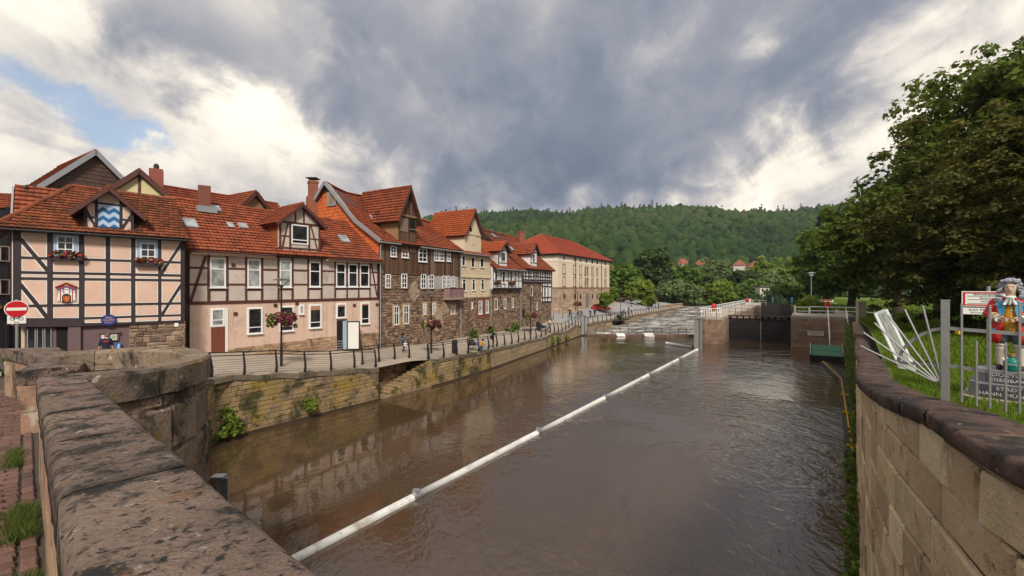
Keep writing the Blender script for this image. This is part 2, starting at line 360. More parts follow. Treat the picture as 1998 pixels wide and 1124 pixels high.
# ------------------------------------------------------------------ convex polygon tools for timber framing
def clip(poly, a, b, c):     # keep a*s+b*z<=c
    o = []; n = len(poly)
    for i in range(n):
        p, q = poly[i], poly[(i+1) % n]; fp, fq = a*p[0]+b*p[1]-c, a*q[0]+b*q[1]-c
        if fp <= 0: o.append(p)
        if (fp < 0 < fq) or (fq < 0 < fp):
            t = fp/(fp-fq); o.append((p[0]+(q[0]-p[0])*t, p[1]+(q[1]-p[1])*t))
    return o
def area(poly): return .5*sum(poly[i][0]*poly[(i+1) % len(poly)][1]-poly[(i+1) % len(poly)][0]*poly[i][1] for i in range(len(poly)))
def inset(poly, d):
    if area(poly) < 0: poly = poly[::-1]
    o = list(poly); n = len(poly)
    for i in range(n):
        p, q = poly[i], poly[(i+1) % n]; dx, dz = q[0]-p[0], q[1]-p[1]; l = math.hypot(dx, dz)
        if l < 1e-6: continue
        nx, nz = dz/l, -dx/l
        o = clip(o, nx, nz, nx*p[0]+nz*p[1]-d)
        if len(o) < 3: return []
    return o
def split(cells, a, b, w_):
    """a,b in (s,z): a timber of width w_ cuts the cells it really runs through"""
    dx, dz = b[0]-a[0], b[1]-a[1]; l = math.hypot(dx, dz); ux, uz = dx/l, dz/l; nx, nz = uz, -ux; c = nx*a[0]+nz*a[1]
    out = []
    for q in cells:
        pr = [nx*p[0]+nz*p[1]-c for p in q]
        if min(pr) > w_/2 or max(pr) < -w_/2: out.append(q); continue
        strip = clip(clip(q, nx, nz, c+w_/2), -nx, -nz, -(c-w_/2))
        if len(strip) < 3: out.append(q); continue
        ts = [ux*(p[0]-a[0])+uz*(p[1]-a[1]) for p in strip]; lo, hi = min(ts), max(ts)
        ov = min(hi, l)-max(lo, 0)
        if ov < .55*(hi-lo): out.append(q); continue
        for r in (clip(q, nx, nz, c-w_/2), clip(q, -nx, -nz, -(c+w_/2))):
            if len(r) >= 3 and abs(area(r)) > .006: out.append(r)
    return out
def carve(cells, s0, s1, z0, z1):
    out = []
    for q in cells:
        ss = [p[0] for p in q]; zs = [p[1] for p in q]
        if max(ss) <= s0 or min(ss) >= s1 or max(zs) <= z0 or min(zs) >= z1: out.append(q); continue
        l = clip(q, 1, 0, s0); r = clip(q, -1, 0, -s1); m = clip(clip(q, 1, 0, s1), -1, 0, -s0)
        for e in (l, r, clip(m, 0, 1, z0) if len(m) > 2 else [], clip(m, 0, -1, -z1) if len(m) > 2 else []):
            if len(e) >= 3 and abs(area(e)) > .012:
                es = [p[0] for p in e]; ez = [p[1] for p in e]
                if max(es)-min(es) > .05 and max(ez)-min(ez) > .05: out.append(e)
    return out
def timber(S, root, region, beams, holes, mbeam, mpanel, border=None, bw=.045, proud=.05, nm='beam', panels=True, d=0.0):
    """region: polygon (s,z); beams: (a,b,width); holes: rects. Makes one part per beam and per infill panel."""
    cells = [region]
    for h in holes: pass
    for a, b, w_ in beams: cells = split(cells, a, b, w_)
    for h in holes: cells = carve(cells, *h)
    if panels:
        for q in cells:
            e = inset(q, .004)
            if len(e) < 3: continue
            m = MB(); t = rnd.random()
            if border is not None:
                m.fpoly(S, e, d-.02, d+.012, 1, t); i_ = inset(e, bw)
                if len(i_) >= 3: m.fpoly(S, i_, d+.012, d+.022, 0, t)
                m.build('panel', [mpanel, border], root)
            else:
                m.fpoly(S, e, d-.02, d+.018+rnd.uniform(-.004, .004), 0, t); m.build('panel', mpanel, root)
    for k, (a, b, w_) in enumerate(beams):
        dx, dz = b[0]-a[0], b[1]-a[1]; l = math.hypot(dx, dz); nx, nz = dz/l*w_/2, -dx/l*w_/2
        j = lambda: rnd.uniform(-.008, .008)
        pr = proud+(.004 if abs(dz) > abs(dx)*3 else -.003)+(k % 3)*.0013-(.007 if min(abs(dx), abs(dz)) > .25*l else 0)
        mid = ((a[0]+b[0])/2, (a[1]+b[1])/2); w0 = rnd.uniform(-.16, .16); w1 = 1+rnd.uniform(-.10, .10); w2 = 1+rnd.uniform(-.10, .10)
        m = MB(); m.fpoly(S, [(a[0]-nx+j(), a[1]-nz), (a[0]+nx+j(), a[1]+nz), (mid[0]+nx*(w1+w0), mid[1]+nz*(w1+w0)), (b[0]+nx+j(), b[1]+nz), (b[0]-nx+j(), b[1]-nz), (mid[0]-nx*(w2-w0), mid[1]-nz*(w2-w0))], d-.05, d+pr, 0, rnd.random())
        m.build(nm, mbeam, root)
def window(S, root, s0, s1, z0, z1, d=0.02, fw=.07, vs=(), hs=(), glass=None, sill=True, fmat=None, surround=None, sw=.08, proud=.05, smat=None):
    if surround is not None:
        m = MB()
        for a in ((s0-sw, s0, z0-sw, z1+sw), (s1, s1+sw, z0-sw, z1+sw), (s0, s1, z0-sw, z0), (s0, s1, z1, z1+sw)): m.fbox(S, *a, d-.04, d+.03)
        sur = m
    m = MB()
    for a in ((s0, s0+fw, z0, z1), (s1-fw, s1, z0, z1), (s0+fw, s1-fw, z0, z0+fw), (s0+fw, s1-fw, z1-fw, z1)): m.fbox(S, *a, d-.03, d+proud)
    for f in vs:
        c = s0+(s1-s0)*f; m.fbox(S, c-fw*.35, c+fw*.35, z0+fw, z1-fw, d-.02, d+proud-.012)
    for f in hs:
        c = z0+(z1-z0)*f; m.fbox(S, s0+fw, s1-fw, c-fw*.4, c+fw*.4, d-.02, d+proud-.008)
    o = m.build('window', fmat or M_frame, root)
    g = MB(); g.fbox(S, s0+fw*.6, s1-fw*.6, z0+fw*.6, z1-fw*.6, d-.035, d+.008); g.build('pane', glass or M_glass, o)
    if surround is not None: sur.build('frame', surround, o)
    if sill:
        g = MB(); g.fbox(S, s0-.06, s1+.06, z0-.06, z0-.005, d-.03, d+proud+.07); g.build('sill', smat or M_white, o)
    return o
def pxwin(S, root, x0, x1, y0, y1, **k):
    xm, ym = (x0+x1)/2, (y0+y1)/2
    s0 = S.sz(x0, ym)[0]; s1 = S.sz(x1, ym)[0]; zt = S.sz(xm, y0)[1]; zb = S.sz(xm, y1)[1]
    window(S, root, s0, s1, zb, zt, **k); return (s0, s1, zb, zt)
# ------------------------------------------------------------------ roofs of overlapping clay tiles
def tile_roof(root, eL, eR, rL, rR, m, tw=.26, cl=.34, amp=.035, name='roof', sag=0.0, bell=0.0, seg=4, soffit=True):
    eL, eR, rL, rR = map(Vector, (eL, eR, rL, rR))
    u = (eR-eL).normalized(); nrm = u.cross(((rL+rR)/2-(eL+eR)/2)).normalized()
    if nrm.z < 0: nrm = -nrm
    v = nrm.cross(u);  v = v if v.dot((rL+rR)/2-(eL+eR)/2) > 0 else -v
    H = max((rL-eL).dot(v), (rR-eL).dot(v)); rows = max(2, int(H/cl))
    def ends(h):   # left and right limits at slope height h
        fL = min(1, h/max(1e-6, (rL-eL).dot(v))); fR = min(1, h/max(1e-6, (rR-eL).dot(v)))
        return (rL-eL).dot(u)*fL, (eR-eL).dot(u)+((rR-eR).dot(u))*fR
    W0 = min(0, ends(H)[0]); W1 = max((eR-eL).dot(u), ends(H)[1]); n = max(2, int((W1-W0)/(tw/seg)))
    gs = W0+np.arange(n+1)*(W1-W0)/n
    wave = amp*np.abs(np.sin(np.pi*gs/tw))**.8 if True else 0
    VV = []; FF = []; TT = []; base = 0
    cols = np.floor(gs[:-1]/tw).astype(int); rng = np.random.RandomState(rnd.randint(0, 99999))
    E, Uv, Vv, Nv = (np.array(q) for q in (eL, u, v, nrm))
    Lw = W1-W0
    for i in range(rows):
        h0, h1 = H*i/rows, H*(i+1)/rows+.03
        jitter = rng.uniform(-.008, .008, cols.max()-cols.min()+2)
        for k, h in enumerate((h0, min(h1, H))):
            a, b = ends(h); s_ = np.clip(gs, a, b)
            lift = wave+(.075 if k == 0 else .004)
            if k == 0: lift = lift+jitter[np.append(cols, cols[-1])-cols.min()]
            dz = -sag*np.sin(np.pi*np.clip((s_-W0)/Lw, 0, 1))*(h/H)-bell*np.sin(np.pi*h/H)
            pts = E+np.outer(s_, Uv)+Vv*h+np.outer(lift+dz, Nv)
            VV.append(pts)
        a, b = ends(h0); s_ = np.clip(gs, a, b); dz = -sag*np.sin(np.pi*np.clip((s_-W0)/Lw, 0, 1))*(h0/H)-bell*np.sin(np.pi*h0/H)
        VV.append(E+np.outer(s_, Uv)+Vv*(h0+.06)+np.outer(wave*.5+dz-.015, Nv))
        j = np.arange(n); N = n+1
        valid = (np.clip(gs[1:], *ends(h0))-np.clip(gs[:-1], *ends(h0)) > 1e-4) | (np.clip(gs[1:], *ends(min(h1, H)))-np.clip(gs[:-1], *ends(min(h1, H))) > 1e-4)
        j = j[valid]; ct = rng.rand(cols.max()-cols.min()+1)[cols[valid]-cols.min()]
        FF.append(np.stack([base+j, base+j+1, base+N+j+1, base+N+j], 1)); TT.append(ct)
        FF.append(np.stack([base+2*N+j, base+2*N+j+1, base+j+1, base+j], 1)); TT.append(ct*.6)
        base += 3*N
    o = npmesh(name, np.concatenate(VV), np.concatenate(FF), m, root, np.concatenate(TT), kind='stuff')
    if soffit:
        mb = MB(); off = nrm*-.05; of2 = nrm*-.14
        c = [eL, eR, rR, rL]; mb.hexa([q+of2 for q in c]+[q+off for q in c]); mb.build('roof_deck', M_bbeam, root)
    return o
def ridge(root, a, b, m, r=.11, sag=0.0):
    a, b = Vector(a), Vector(b); n = max(2, int((b-a).length/.36)); k = MB()
    for i in range(n):
        p, q = a.lerp(b, i/n), a.lerp(b, (i+1.12)/n)
        p.z -= sag*math.sin(math.pi*i/n); q.z -= sag*math.sin(math.pi*min(1, (i+1)/n))
        k.tube([p, q], [r*1.05, r*.92], 6, 0, rnd.random())
    k.build('ridge_tiles', m, root, kind='stuff')
def gutter(root, a, b, r=.07, m=None):
    k = MB(); k.tube([a, b], r, 7); return k.build('gutter', m or M_zinc, root)
def rubble(S, root, region_fn, s0, s1, z0, z1, holes, h=(.16, .34), l=(.2, .5), d1=.07, nind=0, m=None, name='stone', near_first=None, gap=.018, jit=.02):
    """irregular rubble courses; region_fn(s)->(zlow,zhigh)"""
    st = []; z = z0
    while z < z1:
        hh = rnd.uniform(*h); s_ = s0+rnd.uniform(-.2, 0)
        while s_ < s1:
            ll = rnd.uniform(*l); a, b = max(s_, s0), min(s_+ll, s1); zz0 = z+rnd.uniform(-.03, .03)
            k = 2 if (hh > .27 and rnd.random() < .35) else 1
            for q in range(k):
                c0, c1 = zz0+hh*q/k, zz0+hh*(q+1)/k
                lo, hi = region_fn((a+b)/2); c0, c1 = max(c0, lo), min(c1, hi)
                if b-a > .06 and c1-c0 > .06:
                    pieces = [(a, b, c0, c1)]
                    for (h0, h1, g0, g1) in holes:
                        nx = []
                        for (a_, b_, c_, e_) in pieces:
                            if b_ <= h0 or a_ >= h1 or e_ <= g0 or c_ >= g1: nx.append((a_, b_, c_, e_)); continue
                            if h0-a_ > .08: nx.append((a_, h0, c_, e_))
                            if b_-h1 > .08: nx.append((h1, b_, c_, e_))
                            if g0-c_ > .08: nx.append((max(a_, h0), min(b_, h1), c_, g0))
                            if e_-g1 > .08: nx.append((max(a_, h0), min(b_, h1), g1, e_))
                        pieces = nx
                    st += pieces
            s_ += ll
        z += hh
    cand = sorted(st, key=near_first or (lambda q: -(q[1]-q[0])*(q[3]-q[2])))
    rest = MB()
    for i, (a, b, c, e) in enumerate(cand):
        mb = MB() if i < nind else rest
        mb.stone(S, a+gap, b-gap, c+gap, e-gap, -.04, d1+rnd.uniform(-.02, .025), .03, jit, 0, rnd.random())
        if i < nind: mb.build(name, m or M_rubble, root)
    if rest.f: rest.build('stones', m or M_rubble, root, kind='stuff')
def blockwall(S, root, s0, s1, zb, zt, ch, ln, m, nind=300, d1=.05, gap=.01, cham=.02, jit=.006, name='block', key=None, d0=-.25, big=None):
    """regular coursed blocks between zb(s) and zt(s); courses level, top follows zt"""
    zmin = min(zb(s0+(s1-s0)*i/20) for i in range(21)); zmax = max(zt(s0+(s1-s0)*i/20) for i in range(21))
    st = []; z = zmin; r = 0
    while z < zmax:
        h = rnd.uniform(*ch); s_ = s0-rnd.uniform(0, ln[0]*.9)
        while s_ < s1:
            l = rnd.uniform(*ln); a, b = max(s_, s0), min(s_+l, s1); mid = (a+b)/2
            c, e = max(z, zb(mid)), min(z+h, zt(mid))
            if b-a > .08 and e-c > .05: st.append((a, b, c, e))
            s_ += l
        z += h; r += 1
    st.sort(key=key or (lambda q: q[0])); rest = MB()
    for i, (a, b, c, e) in enumerate(st):
        mb = MB() if i < nind else rest
        mb.stone(S, a+gap, b-gap, c+gap, e-gap, d0, d1+rnd.uniform(-.012, .012), cham, jit, 0, rnd.random())
        if i < nind: mb.build(name, m, root)
    if rest.f: rest.build(name+'s', m, root, kind='stuff')
# ------------------------------------------------------------------ foliage
def leaves(name, clumps, per, size, m, parent, seed=0, flat_=.0, droop=0.0, spread=1.0, kind=None, elong=1.5, nr=.8, no=.7):
    """clumps: array (n,5) x,y,z,radius,tint -> rhombic leaf faces scattered round each clump"""
    rg = np.random.RandomState(seed); cl = np.array(clumps); n = len(cl)*per
    c = np.repeat(cl, per, 0)
    off = rg.normal(0, 1, (n, 3)); off /= np.linalg.norm(off, axis=1)[:, None]; off *= (rg.rand(n, 1)**.45)
    off[:, 2] *= (1-flat_)
    pos = c[:, :3]+off*c[:, 3:4]*spread
    if droop: pos[:, 2] -= droop*(off[:, 0]**2+off[:, 1]**2)*c[:, 3]
    nn = rg.normal(0, 1, (n, 3))*nr+off*no+np.array([0, 0, .5+flat_]); nn /= np.linalg.norm(nn, axis=1)[:, None]
    a = np.cross(nn, rg.normal(0, 1, (n, 3))); a /= np.linalg.norm(a, axis=1)[:, None]+1e-9; b = np.cross(nn, a)
    sz = size*(.6+.8*rg.rand(n, 1)); a = a*sz*.5*elong; b = b*sz*.5
    V_ = np.stack([pos-a, pos+b*.9-a*.1, pos+a, pos-b*.9-a*.1], 1).reshape(-1, 3)
    F_ = np.arange(4*n).reshape(-1, 4)
    tt = np.clip(c[:, 4]+rg.normal(0, .16, n), 0, 1)
    return npmesh(name, V_, F_, m, parent, tt, kind=kind)
# ================================================================== the setting: ground, river, quays, bridge
BR = Vector((-.729, .684, 0)); BN = Vector((.684, .729, 0))      # along the bridge, and across it towards the river
def deck_z(x, y): return 5.85-.06*(x*BR.x+y*BR.y)
GC = np.array([(-12, 11, 2.62), (-24.4, 22.2, 3.5), (-21.7, 24.4, 3.8), (-19.1, 26.5, 4.0), (-19.8, 28, 4.1), (-15.6, 33.5, 4.75), (-11.4, 39, 5.25), (-5.7, 49.2, 5.4), (-2.7, 54.7, 5.4), (1, 61.5, 5.3), (6, 71, 5.15),
  (9.1, 90, 5.0), (17, 103, 4.5), (24.8, 116, 3.8), (-14.4, 22.3, 4.35), (-11.7, 26.3, 4.9), (-8.9, 30.5, 5.35), (-4.9, 36.5, 5.53), (-1.95, 42.2, 5.7), (3.5, 54.4, 6.0), (11.7, 73.7, 6.15), (36, 113, 6.0), (61, 152, 6.0), (-30, 22, 3.6), (45, 150, 4.6), (30, 130, 4.0), (24, 93.5, 6.0), (18, 83.5, 6.05), (30, 103, 6.0), (42, 122, 6.0), (50, 134.5, 6.0), (-13, 24.3, 4.62), (-10.25, 28.5, 5.12), (-13.9, 20, 4.1), (-13.4, 17.6, 3.9), (-10.6, 12.3, 3.2), (7.4, 63.6, 6.08), (.6, 47.9, 5.85), (-3.4, 39.3, 5.62)])
def gz(x, y):
    d2 = (GC[:, 0]-x)**2+(GC[:, 1]-y)**2+.3; w_ = 1/d2**1.6
    return EYE-float((GC[:, 2]*w_).sum()/w_.sum())
QUAY = [(-10.6, 12.3), (-13.4, 17.6), (-14.4, 22.3), (-11.6, 26.5), (-8.9, 30.5), (-6.9, 33.4), (-4.9, 36.5), (-1.95, 42.2), (.6, 47.9), (3.5, 54.4), (7.4, 63.6), (11.7, 73.7), (24, 93.5), (36, 113), (61, 152)]
INNER = [(-20, 11), (-27, 17), (-27, 24), (-21, 29), (-17, 35), (-14.5, 39), (-11, 44), (-8, 50), (-4, 57), (-1, 63), (3, 71), (2, 80), (13, 103), (24, 121), (40, 158)]
def road_mask(t, oc):   # the blue-grey setts of the street by the warehouse start about 74 m away
    pass
k = 8; VV = []; FF = []; NQ = []
for i in range(len(QUAY)-1):
    for j in range(k if i < len(QUAY)-2 else k+1):
        f = j/k; a = Vector(QUAY[i]).lerp(Vector(QUAY[i+1]), f); b = Vector(INNER[i]).lerp(Vector(INNER[i+1]), f); NQ.append((a, b))
mb = MB(); NV = 14
for a, b in NQ:
    for j in range(NV+1):
        p = (a+(a-b).normalized()*-.15).lerp(b, j/NV); mb.v.append((p.x, p.y, gz(p.x, p.y)))
for i in range(len(NQ)-1):
    for j in range(NV):
        q = i*(NV+1)+j; c = Vector(mb.v[q])
        mb.face((q, q+NV+1, q+NV+2, q+1), 1 if (c.y > 76 and j > 2) else (2 if c.x < -19 and c.y < 24 else 0), .5)
def pave_mat():
    m = bpy.data.materials.new('promenade_slabs'); m.use_nodes = True; t = NT(m.node_tree); m.node_tree.nodes.clear()
    oc = t.n('ShaderNodeTexCoord').outputs['Object']; v = t.mapping(oc, (1, 1, 1), (0, 0, R(-57)))
    br = t.n('ShaderNodeTexBrick', i={'Vector': v, 'Color1': (.36, .30, .24, 1), 'Color2': (.42, .35, .28, 1), 'Mortar': (.22, .185, .15, 1), 'Scale': 1.0, 'Mortar Size': .012, 'Brick Width': .6, 'Row Height': .22})
    c = t.mix(t.mapr(t.noise(oc, .5, 6, .6), .45, .8, 0, .55), br.outputs[0], (.24, .20, .165))
    p = t.n('ShaderNodeBsdfPrincipled', i={'Base Color': c, 'Roughness': .85}); t.n('ShaderNodeOutputMaterial', i={0: p.outputs[0]}); return m
M_prom = pave_mat()
tag(mb.build('promenade', [M_prom, M_asph, M_street]), kind='structure')
# river bed and distant ground in one sheet reaching the horizon
mb = MB(); mb.add([(-1400, -300, -1.6), (1600, -300, -1.6), (1600, 1400, -1.6), (-1400, 1400, -1.6)], [(0, 1, 2, 3)]); tag(mb.build('ground', flat('far_ground', (.05, .075, .02), .95)), kind='structure')
def water_mat(name, base, foam=False):
    m = bpy.data.materials.new(name); m.use_nodes = True; t = NT(m.node_tree); m.node_tree.nodes.clear()
    oc = t.n('ShaderNodeTexCoord').outputs['Object']
    v = t.mapping(oc, (1.0, .55, 1), (0, 0, R(35)))
    a = t.noise(v, 1.1, 3, .5, .6); b = t.noise(t.mapping(oc, (1, .6, 1), (0, 0, R(20))), 4.5, 3, .55, .4); c = t.noise(oc, .11, 4, .55, .5)
    # smooth under the left quay, ruffled by the current on the right
    sx = t.n('ShaderNodeSeparateXYZ', i={0: oc}); q = t.math('SUBTRACT', sx.outputs[0], t.math('MULTIPLY', sx.outputs[1], .30))
    ruf = t.math('MULTIPLY', t.mapr(q, -15, 4, .06, 1.0, True), t.mapr(c, .38, .60, .32, 1.0, True))
    h = t.math('MULTIPLY', t.math('ADD', a, t.math('MULTIPLY', b, .45)), ruf)
    bmp = t.n('ShaderNodeBump', i={'Strength': .62, 'Distance': .18, 'Height': h})
    col = t.mix(t.mapr(c, .35, .65), base, tuple(q_*.75 for q_ in base)); rg = .05
    if foam:
        fo = t.noise(t.mapping(oc, (.35, 1.0, 1), (0, 0, R(-8))), .55, 9, .70, .6)
        ff = t.mapr(fo, .42, .64, 0, 1, True); col = t.mix(ff, col, (.50, .475, .43)); rg = t.mapr(ff, 0, 1, .08, .7)
        bmp.inputs['Strength'].default_value = .9
    p = t.n('ShaderNodeBsdfPrincipled', i={'Base Color': col, 'Roughness': rg, 'IOR': 1.5, 'Specular IOR Level': .95, 'Normal': bmp.outputs[0]})
    t.n('ShaderNodeOutputMaterial', i={0: p.outputs[0]}); return m
M_water = water_mat('river_water', (.082, .050, .027)); M_rapid = water_mat('rapids_water', (.10, .07, .042), True)
mb = MB(); mb.add([(-40, -40, 0), (120, -40, 0), (120, 130, 0), (-40, 130, 0)], [(0, 1, 2, 3)]); tag(mb.build('river_water', M_water), 'smooth brown river water in front of the weir', kind='structure')
# rapids: a broken sheet falling from the upper level to the weir crest
rg = np.random.RandomState(3); nu, nv = 90, 150
uu = np.linspace(0, 1, nu+1)[None, :]; vv = np.linspace(0, 1, nv+1)[:, None]
yy = 71.5+vv*85; qx = np.interp(yy, [q[1] for q in QUAY], [q[0] for q in QUAY]); xl = qx-.5; xr = np.interp(yy, [71, 117, 160], [31.5, 62, 92])
X = xl+(xr-xl)*uu; Y_ = yy+0*uu
Z = .30+vv*1.3+.10*np.sin(X*1.7+Y_*.8+rg.rand(*X.shape)*1.6)*np.cos(Y_*.55+X*.3)+.07*rg.rand(*X.shape)
Z = np.where(vv < .02, .22, Z); ii = np.arange(nu)[None, :]+np.arange(nv)[:, None]*(nu+1); ii = ii.ravel()
npm = npmesh('rapids', np.stack([X, Y_, Z], 2).reshape(-1, 3), np.stack([ii, ii+1, ii+nu+2, ii+nu+1], 1), M_rapid, smooth=True); tag(npm, 'white broken water of the rapids above the low weir', kind='structure')
# upper river seen far beyond the lock
mb = MB(); mb.add([(20, 150, 1.6), (170, 150, 1.6), (260, 330, 1.6), (60, 330, 1.6)], [(0, 1, 2, 3)]); tag(mb.build('upper_river_water', M_water), kind='structure')
# weir crest
weir = thing('weir', 'low red-brown weir crest crossing the river below the rapids', 'weir', (20, 71, 0))
M_wood_w = mat('wet_red_timber', [(.12, .068, .05), (.155, .09, .066), (.09, .052, .04)], .7, 2, .3, .3)
wp = [(11.6, 71.6), (16.5, 70.6), (22, 70.4), (26.8, 70.2), (31.5, 70.4)]
for a, b in zip(wp, wp[1:]):
    for q in range(3):
        p0 = Vector(a).lerp(Vector(b), q/3+.01); p1 = Vector(a).lerp(Vector(b), (q+.97)/3)
        m = MB(); m.bar((p0.x, p0.y, .06), (p1.x, p1.y, .06), .5, .46, 0, rnd.random()); m.build('weir_board', M_wood_w, weir)
for q in range(16):
    x = 11.8+q*1.3; m = MB(); m.bar((x, 71.4, .1), (x, 71.4, 1.25), .06, .06); m.build('post', M_black, weir)
for x, w_ in ((16.8, 1.3), (21.2, 1.5), (28.8, 1.7)):
    m = MB(); v0 = len(m.v)
    for i in range(7):
        for j in range(5): m.v.append((x-w_/2+w_*j/4, 70.9-1.0*i/6+.04*rnd.random(), .46-.42*(i/6)**1.6+.04*rnd.random()))
    for i in range(6):
        for j in range(4): m.face((v0+i*5+j, v0+i*5+j+1, v0+i*5+j+6, v0+i*5+j+5))
    m.build('spill', flat('white_spill', (.68, .67, .64), .5), weir, True)
# ------------------------------------------------------------------ left quay walls
def zt_q(S, off=0.0): return lambda s: gz(*S.w(s, 0)[:2])+off
q1 = [Vector(q) for q in QUAY[:5]]
def quay(name, label, pts, nind, m, ch=(.22, .30), ln=(.35, .95), cope=.26, zoff=0.0, key=None, foot=True):
    S = PathS(pts); c0 = pts[len(pts)//2]; o = thing(name, label, 'wall', (c0[0], c0[1], 0))
    N = 40; mb = MB()
    zt = zt_q(S, zoff-cope)
    for i in range(N+1):
        s_ = S.L*i/N; z = zt(s_)+.02
        mb.v += [S.w(s_, -1.5, 0), S.w(s_, z, 0), S.w(s_, z, -.8), S.w(s_, -1.5, -.8)]
    for i in range(N):
        for a in range(4): mb.face((i*4+a, i*4+(a+1) % 4, i*4+4+(a+1) % 4, i*4+4+a))
    mb.face((0, 1, 2, 3)); mb.face((N*4+3, N*4+2, N*4+1, N*4))
    mb.build('wall_core', M_mortar, o)
    blockwall(S, o, 0, S.L, lambda s: -.6, zt, ch, ln, m, nind, .05, .012, .018, .008, 'block', key)
    s_ = 0; 
    while s_ < S.L-.05:
        e = min(S.L, s_+rnd.uniform(.9, 1.5)); m2 = MB(); za, zb = zt(s_), zt(e); hh = cope
        m2.hexa([S.w(s_+.01, za, .09), S.w(e-.01, zb, .09), S.w(e-.01, zb, -.55), S.w(s_+.01, za, -.55), S.w(s_+.01, za+hh, .07), S.w(e-.01, zb+hh, .07), S.w(e-.01, zb+hh, -.55), S.w(s_+.01, za+hh, -.55)], 0, rnd.random())
        m2.build('coping_stone', M_qcope, o); s_ = e
    if foot:
        m2 = MB()
        for i in range(N):
            a, b = S.L*i/N, S.L*(i+1)/N; m2.fbox(S, a, b, -.5, .13, -.1, .17, 0, rnd.random())
        m2.build('footing', M_wet, o)
    return o, S
M_wet = mat('wet_dark_footing', [(.05, .036, .024), (.065, .046, .03)], .5, 2, .3, .3)
M_qcope = mat('mossy_quay_coping', [(.15, .12, .085), (.19, .15, .105), (.115, .09, .065)], .92, 2, .3, .7, 30, stain=[((.05, .052, .02), 1.3, .50, .68), ((.42, .39, .33), 4, .66, .74)])
quay_near, SQ1 = quay('quay_wall', 'mossy yellow-stained sandstone quay wall in front of the beige house, nearest the bridge', [QUAY[0], QUAY[1], QUAY[2], (-11.6, 26.5), (-8.95, 30.45)], 300, M_quay, key=lambda q: -q[0])
quay_mid, SQ2 = quay('quay_wall', 'sandstone quay wall beside the water steps, below the stone house', [(-6.15, 34.55), (-4.9, 36.5), (-1.95, 42.2)], 260, M_quay)
quay_far, SQ3 = quay('quay_wall', 'low smooth quay wall running from the pale cream house to the weir', [(-1.93, 42.24), (.6, 47.9), (3.5, 54.4), (7.4, 63.6), (11.6, 73.5)], 0, M_far_quay, (.4, .6), (.8, 1.8))
quay_up, SQ4 = quay('quay_wall', 'long light sandstone quay wall beside the rapids beyond the weir', [(11.75, 73.8), (24, 93.5), (36, 113), (61, 152)], 0, M_far_quay, (.35, .5), (.8, 1.8), zoff=.06)
# notch with water steps
st = thing('water_steps', 'worn stone steps going down to the water between two quay walls', 'steps', (-7.5, 32.5, 0))
SN = Frame((-8.95, 30.45), (-6.15, 34.55))
m = MB(); zt0 = gz(-8.9, 30.5); zt1 = gz(-6, 34.8)
m.hexa([SN.w(0, -1.5, -1.35), SN.w(SN.L, -1.5, -1.35), SN.w(SN.L, -1.5, -1.9), SN.w(0, -1.5, -1.9), SN.w(0, zt0-.2, -1.35), SN.w(SN.L, zt1-.2, -1.35), SN.w(SN.L, zt1-.2, -1.9), SN.w(0, zt0-.2, -1.9)])
m.build('back_wall_core', M_mortar, st)
class Off:
    def __init__(s, S, d): s.S = S; s.d = d
    def w(s, q, z, d=0): return s.S.w(q, z, d+s.d)
blockwall(Off(SN, -1.33), st, 0, SN.L, lambda s: -.4, lambda s: zt0+(zt1-zt0)*s/SN.L-.2, (.24, .3), (.5, 1.1), M_quay, 80, .04)
m = MB(); m.hexa([SN.w(0, zt0-.2, -1.25), SN.w(SN.L, zt1-.2, -1.25), SN.w(SN.L, zt1-.2, -1.9), SN.w(0, zt0-.2, -1.9), SN.w(0, zt0+.03, -1.25), SN.w(SN.L, zt1+.03, -1.25), SN.w(SN.L, zt1+.03, -1.9), SN.w(0, zt0+.03, -1.9)]); m.build('coping_stone', M_qcope, st)
m = MB(); m.hexa([SN.w(-.25, -1.5, 0), SN.w(0, -1.5, 0), SN.w(0, -1.5, -1.35), SN.w(-.25, -1.5, -1.35), SN.w(-.25, zt0-.25, 0), SN.w(0, zt0-.25, 0), SN.w(0, zt0-.25, -1.35), SN.w(-.25, zt0-.25, -1.35)]); m.build('end_wall', M_quay, st)
ns = 13
for i in range(ns):
    s0 = .55+(SN.L-.5)*i/ns; z1 = .02+(zt1-.08)*(i+1)/ns
    m = MB(); m.stone(SN, s0, SN.L+.06, z1-.17, z1, -1.33, .03+rnd.uniform(0, .03), .02, .006, 0, rnd.random())
    v = [SN.w(s0, z1-.17, .02), SN.w(SN.L+.05, z1-.17, .02), SN.w(SN.L+.05, z1-.17, -1.3), SN.w(s0, z1-.17, -1.3), SN.w(s0, z1-.004, .02), SN.w(SN.L+.05, z1-.004, .02), SN.w(SN.L+.05, z1-.004, -1.3), SN.w(s0, z1-.004, -1.3)]
    m.hexa(v, 0, rnd.random()); m.build('step', M_quay, st)
m = MB(); m.hexa([SN.w(.5, -1.5, 0), SN.w(SN.L, -1.5, 0), SN.w(SN.L, -1.5, -1.3), SN.w(.5, -1.5, -1.3), SN.w(.5, .02, 0), SN.w(SN.L, zt1-.3, 0), SN.w(SN.L, zt1-.3, -1.3), SN.w(.5, .02, -1.3)]); m.build('step_base', M_quay, st)
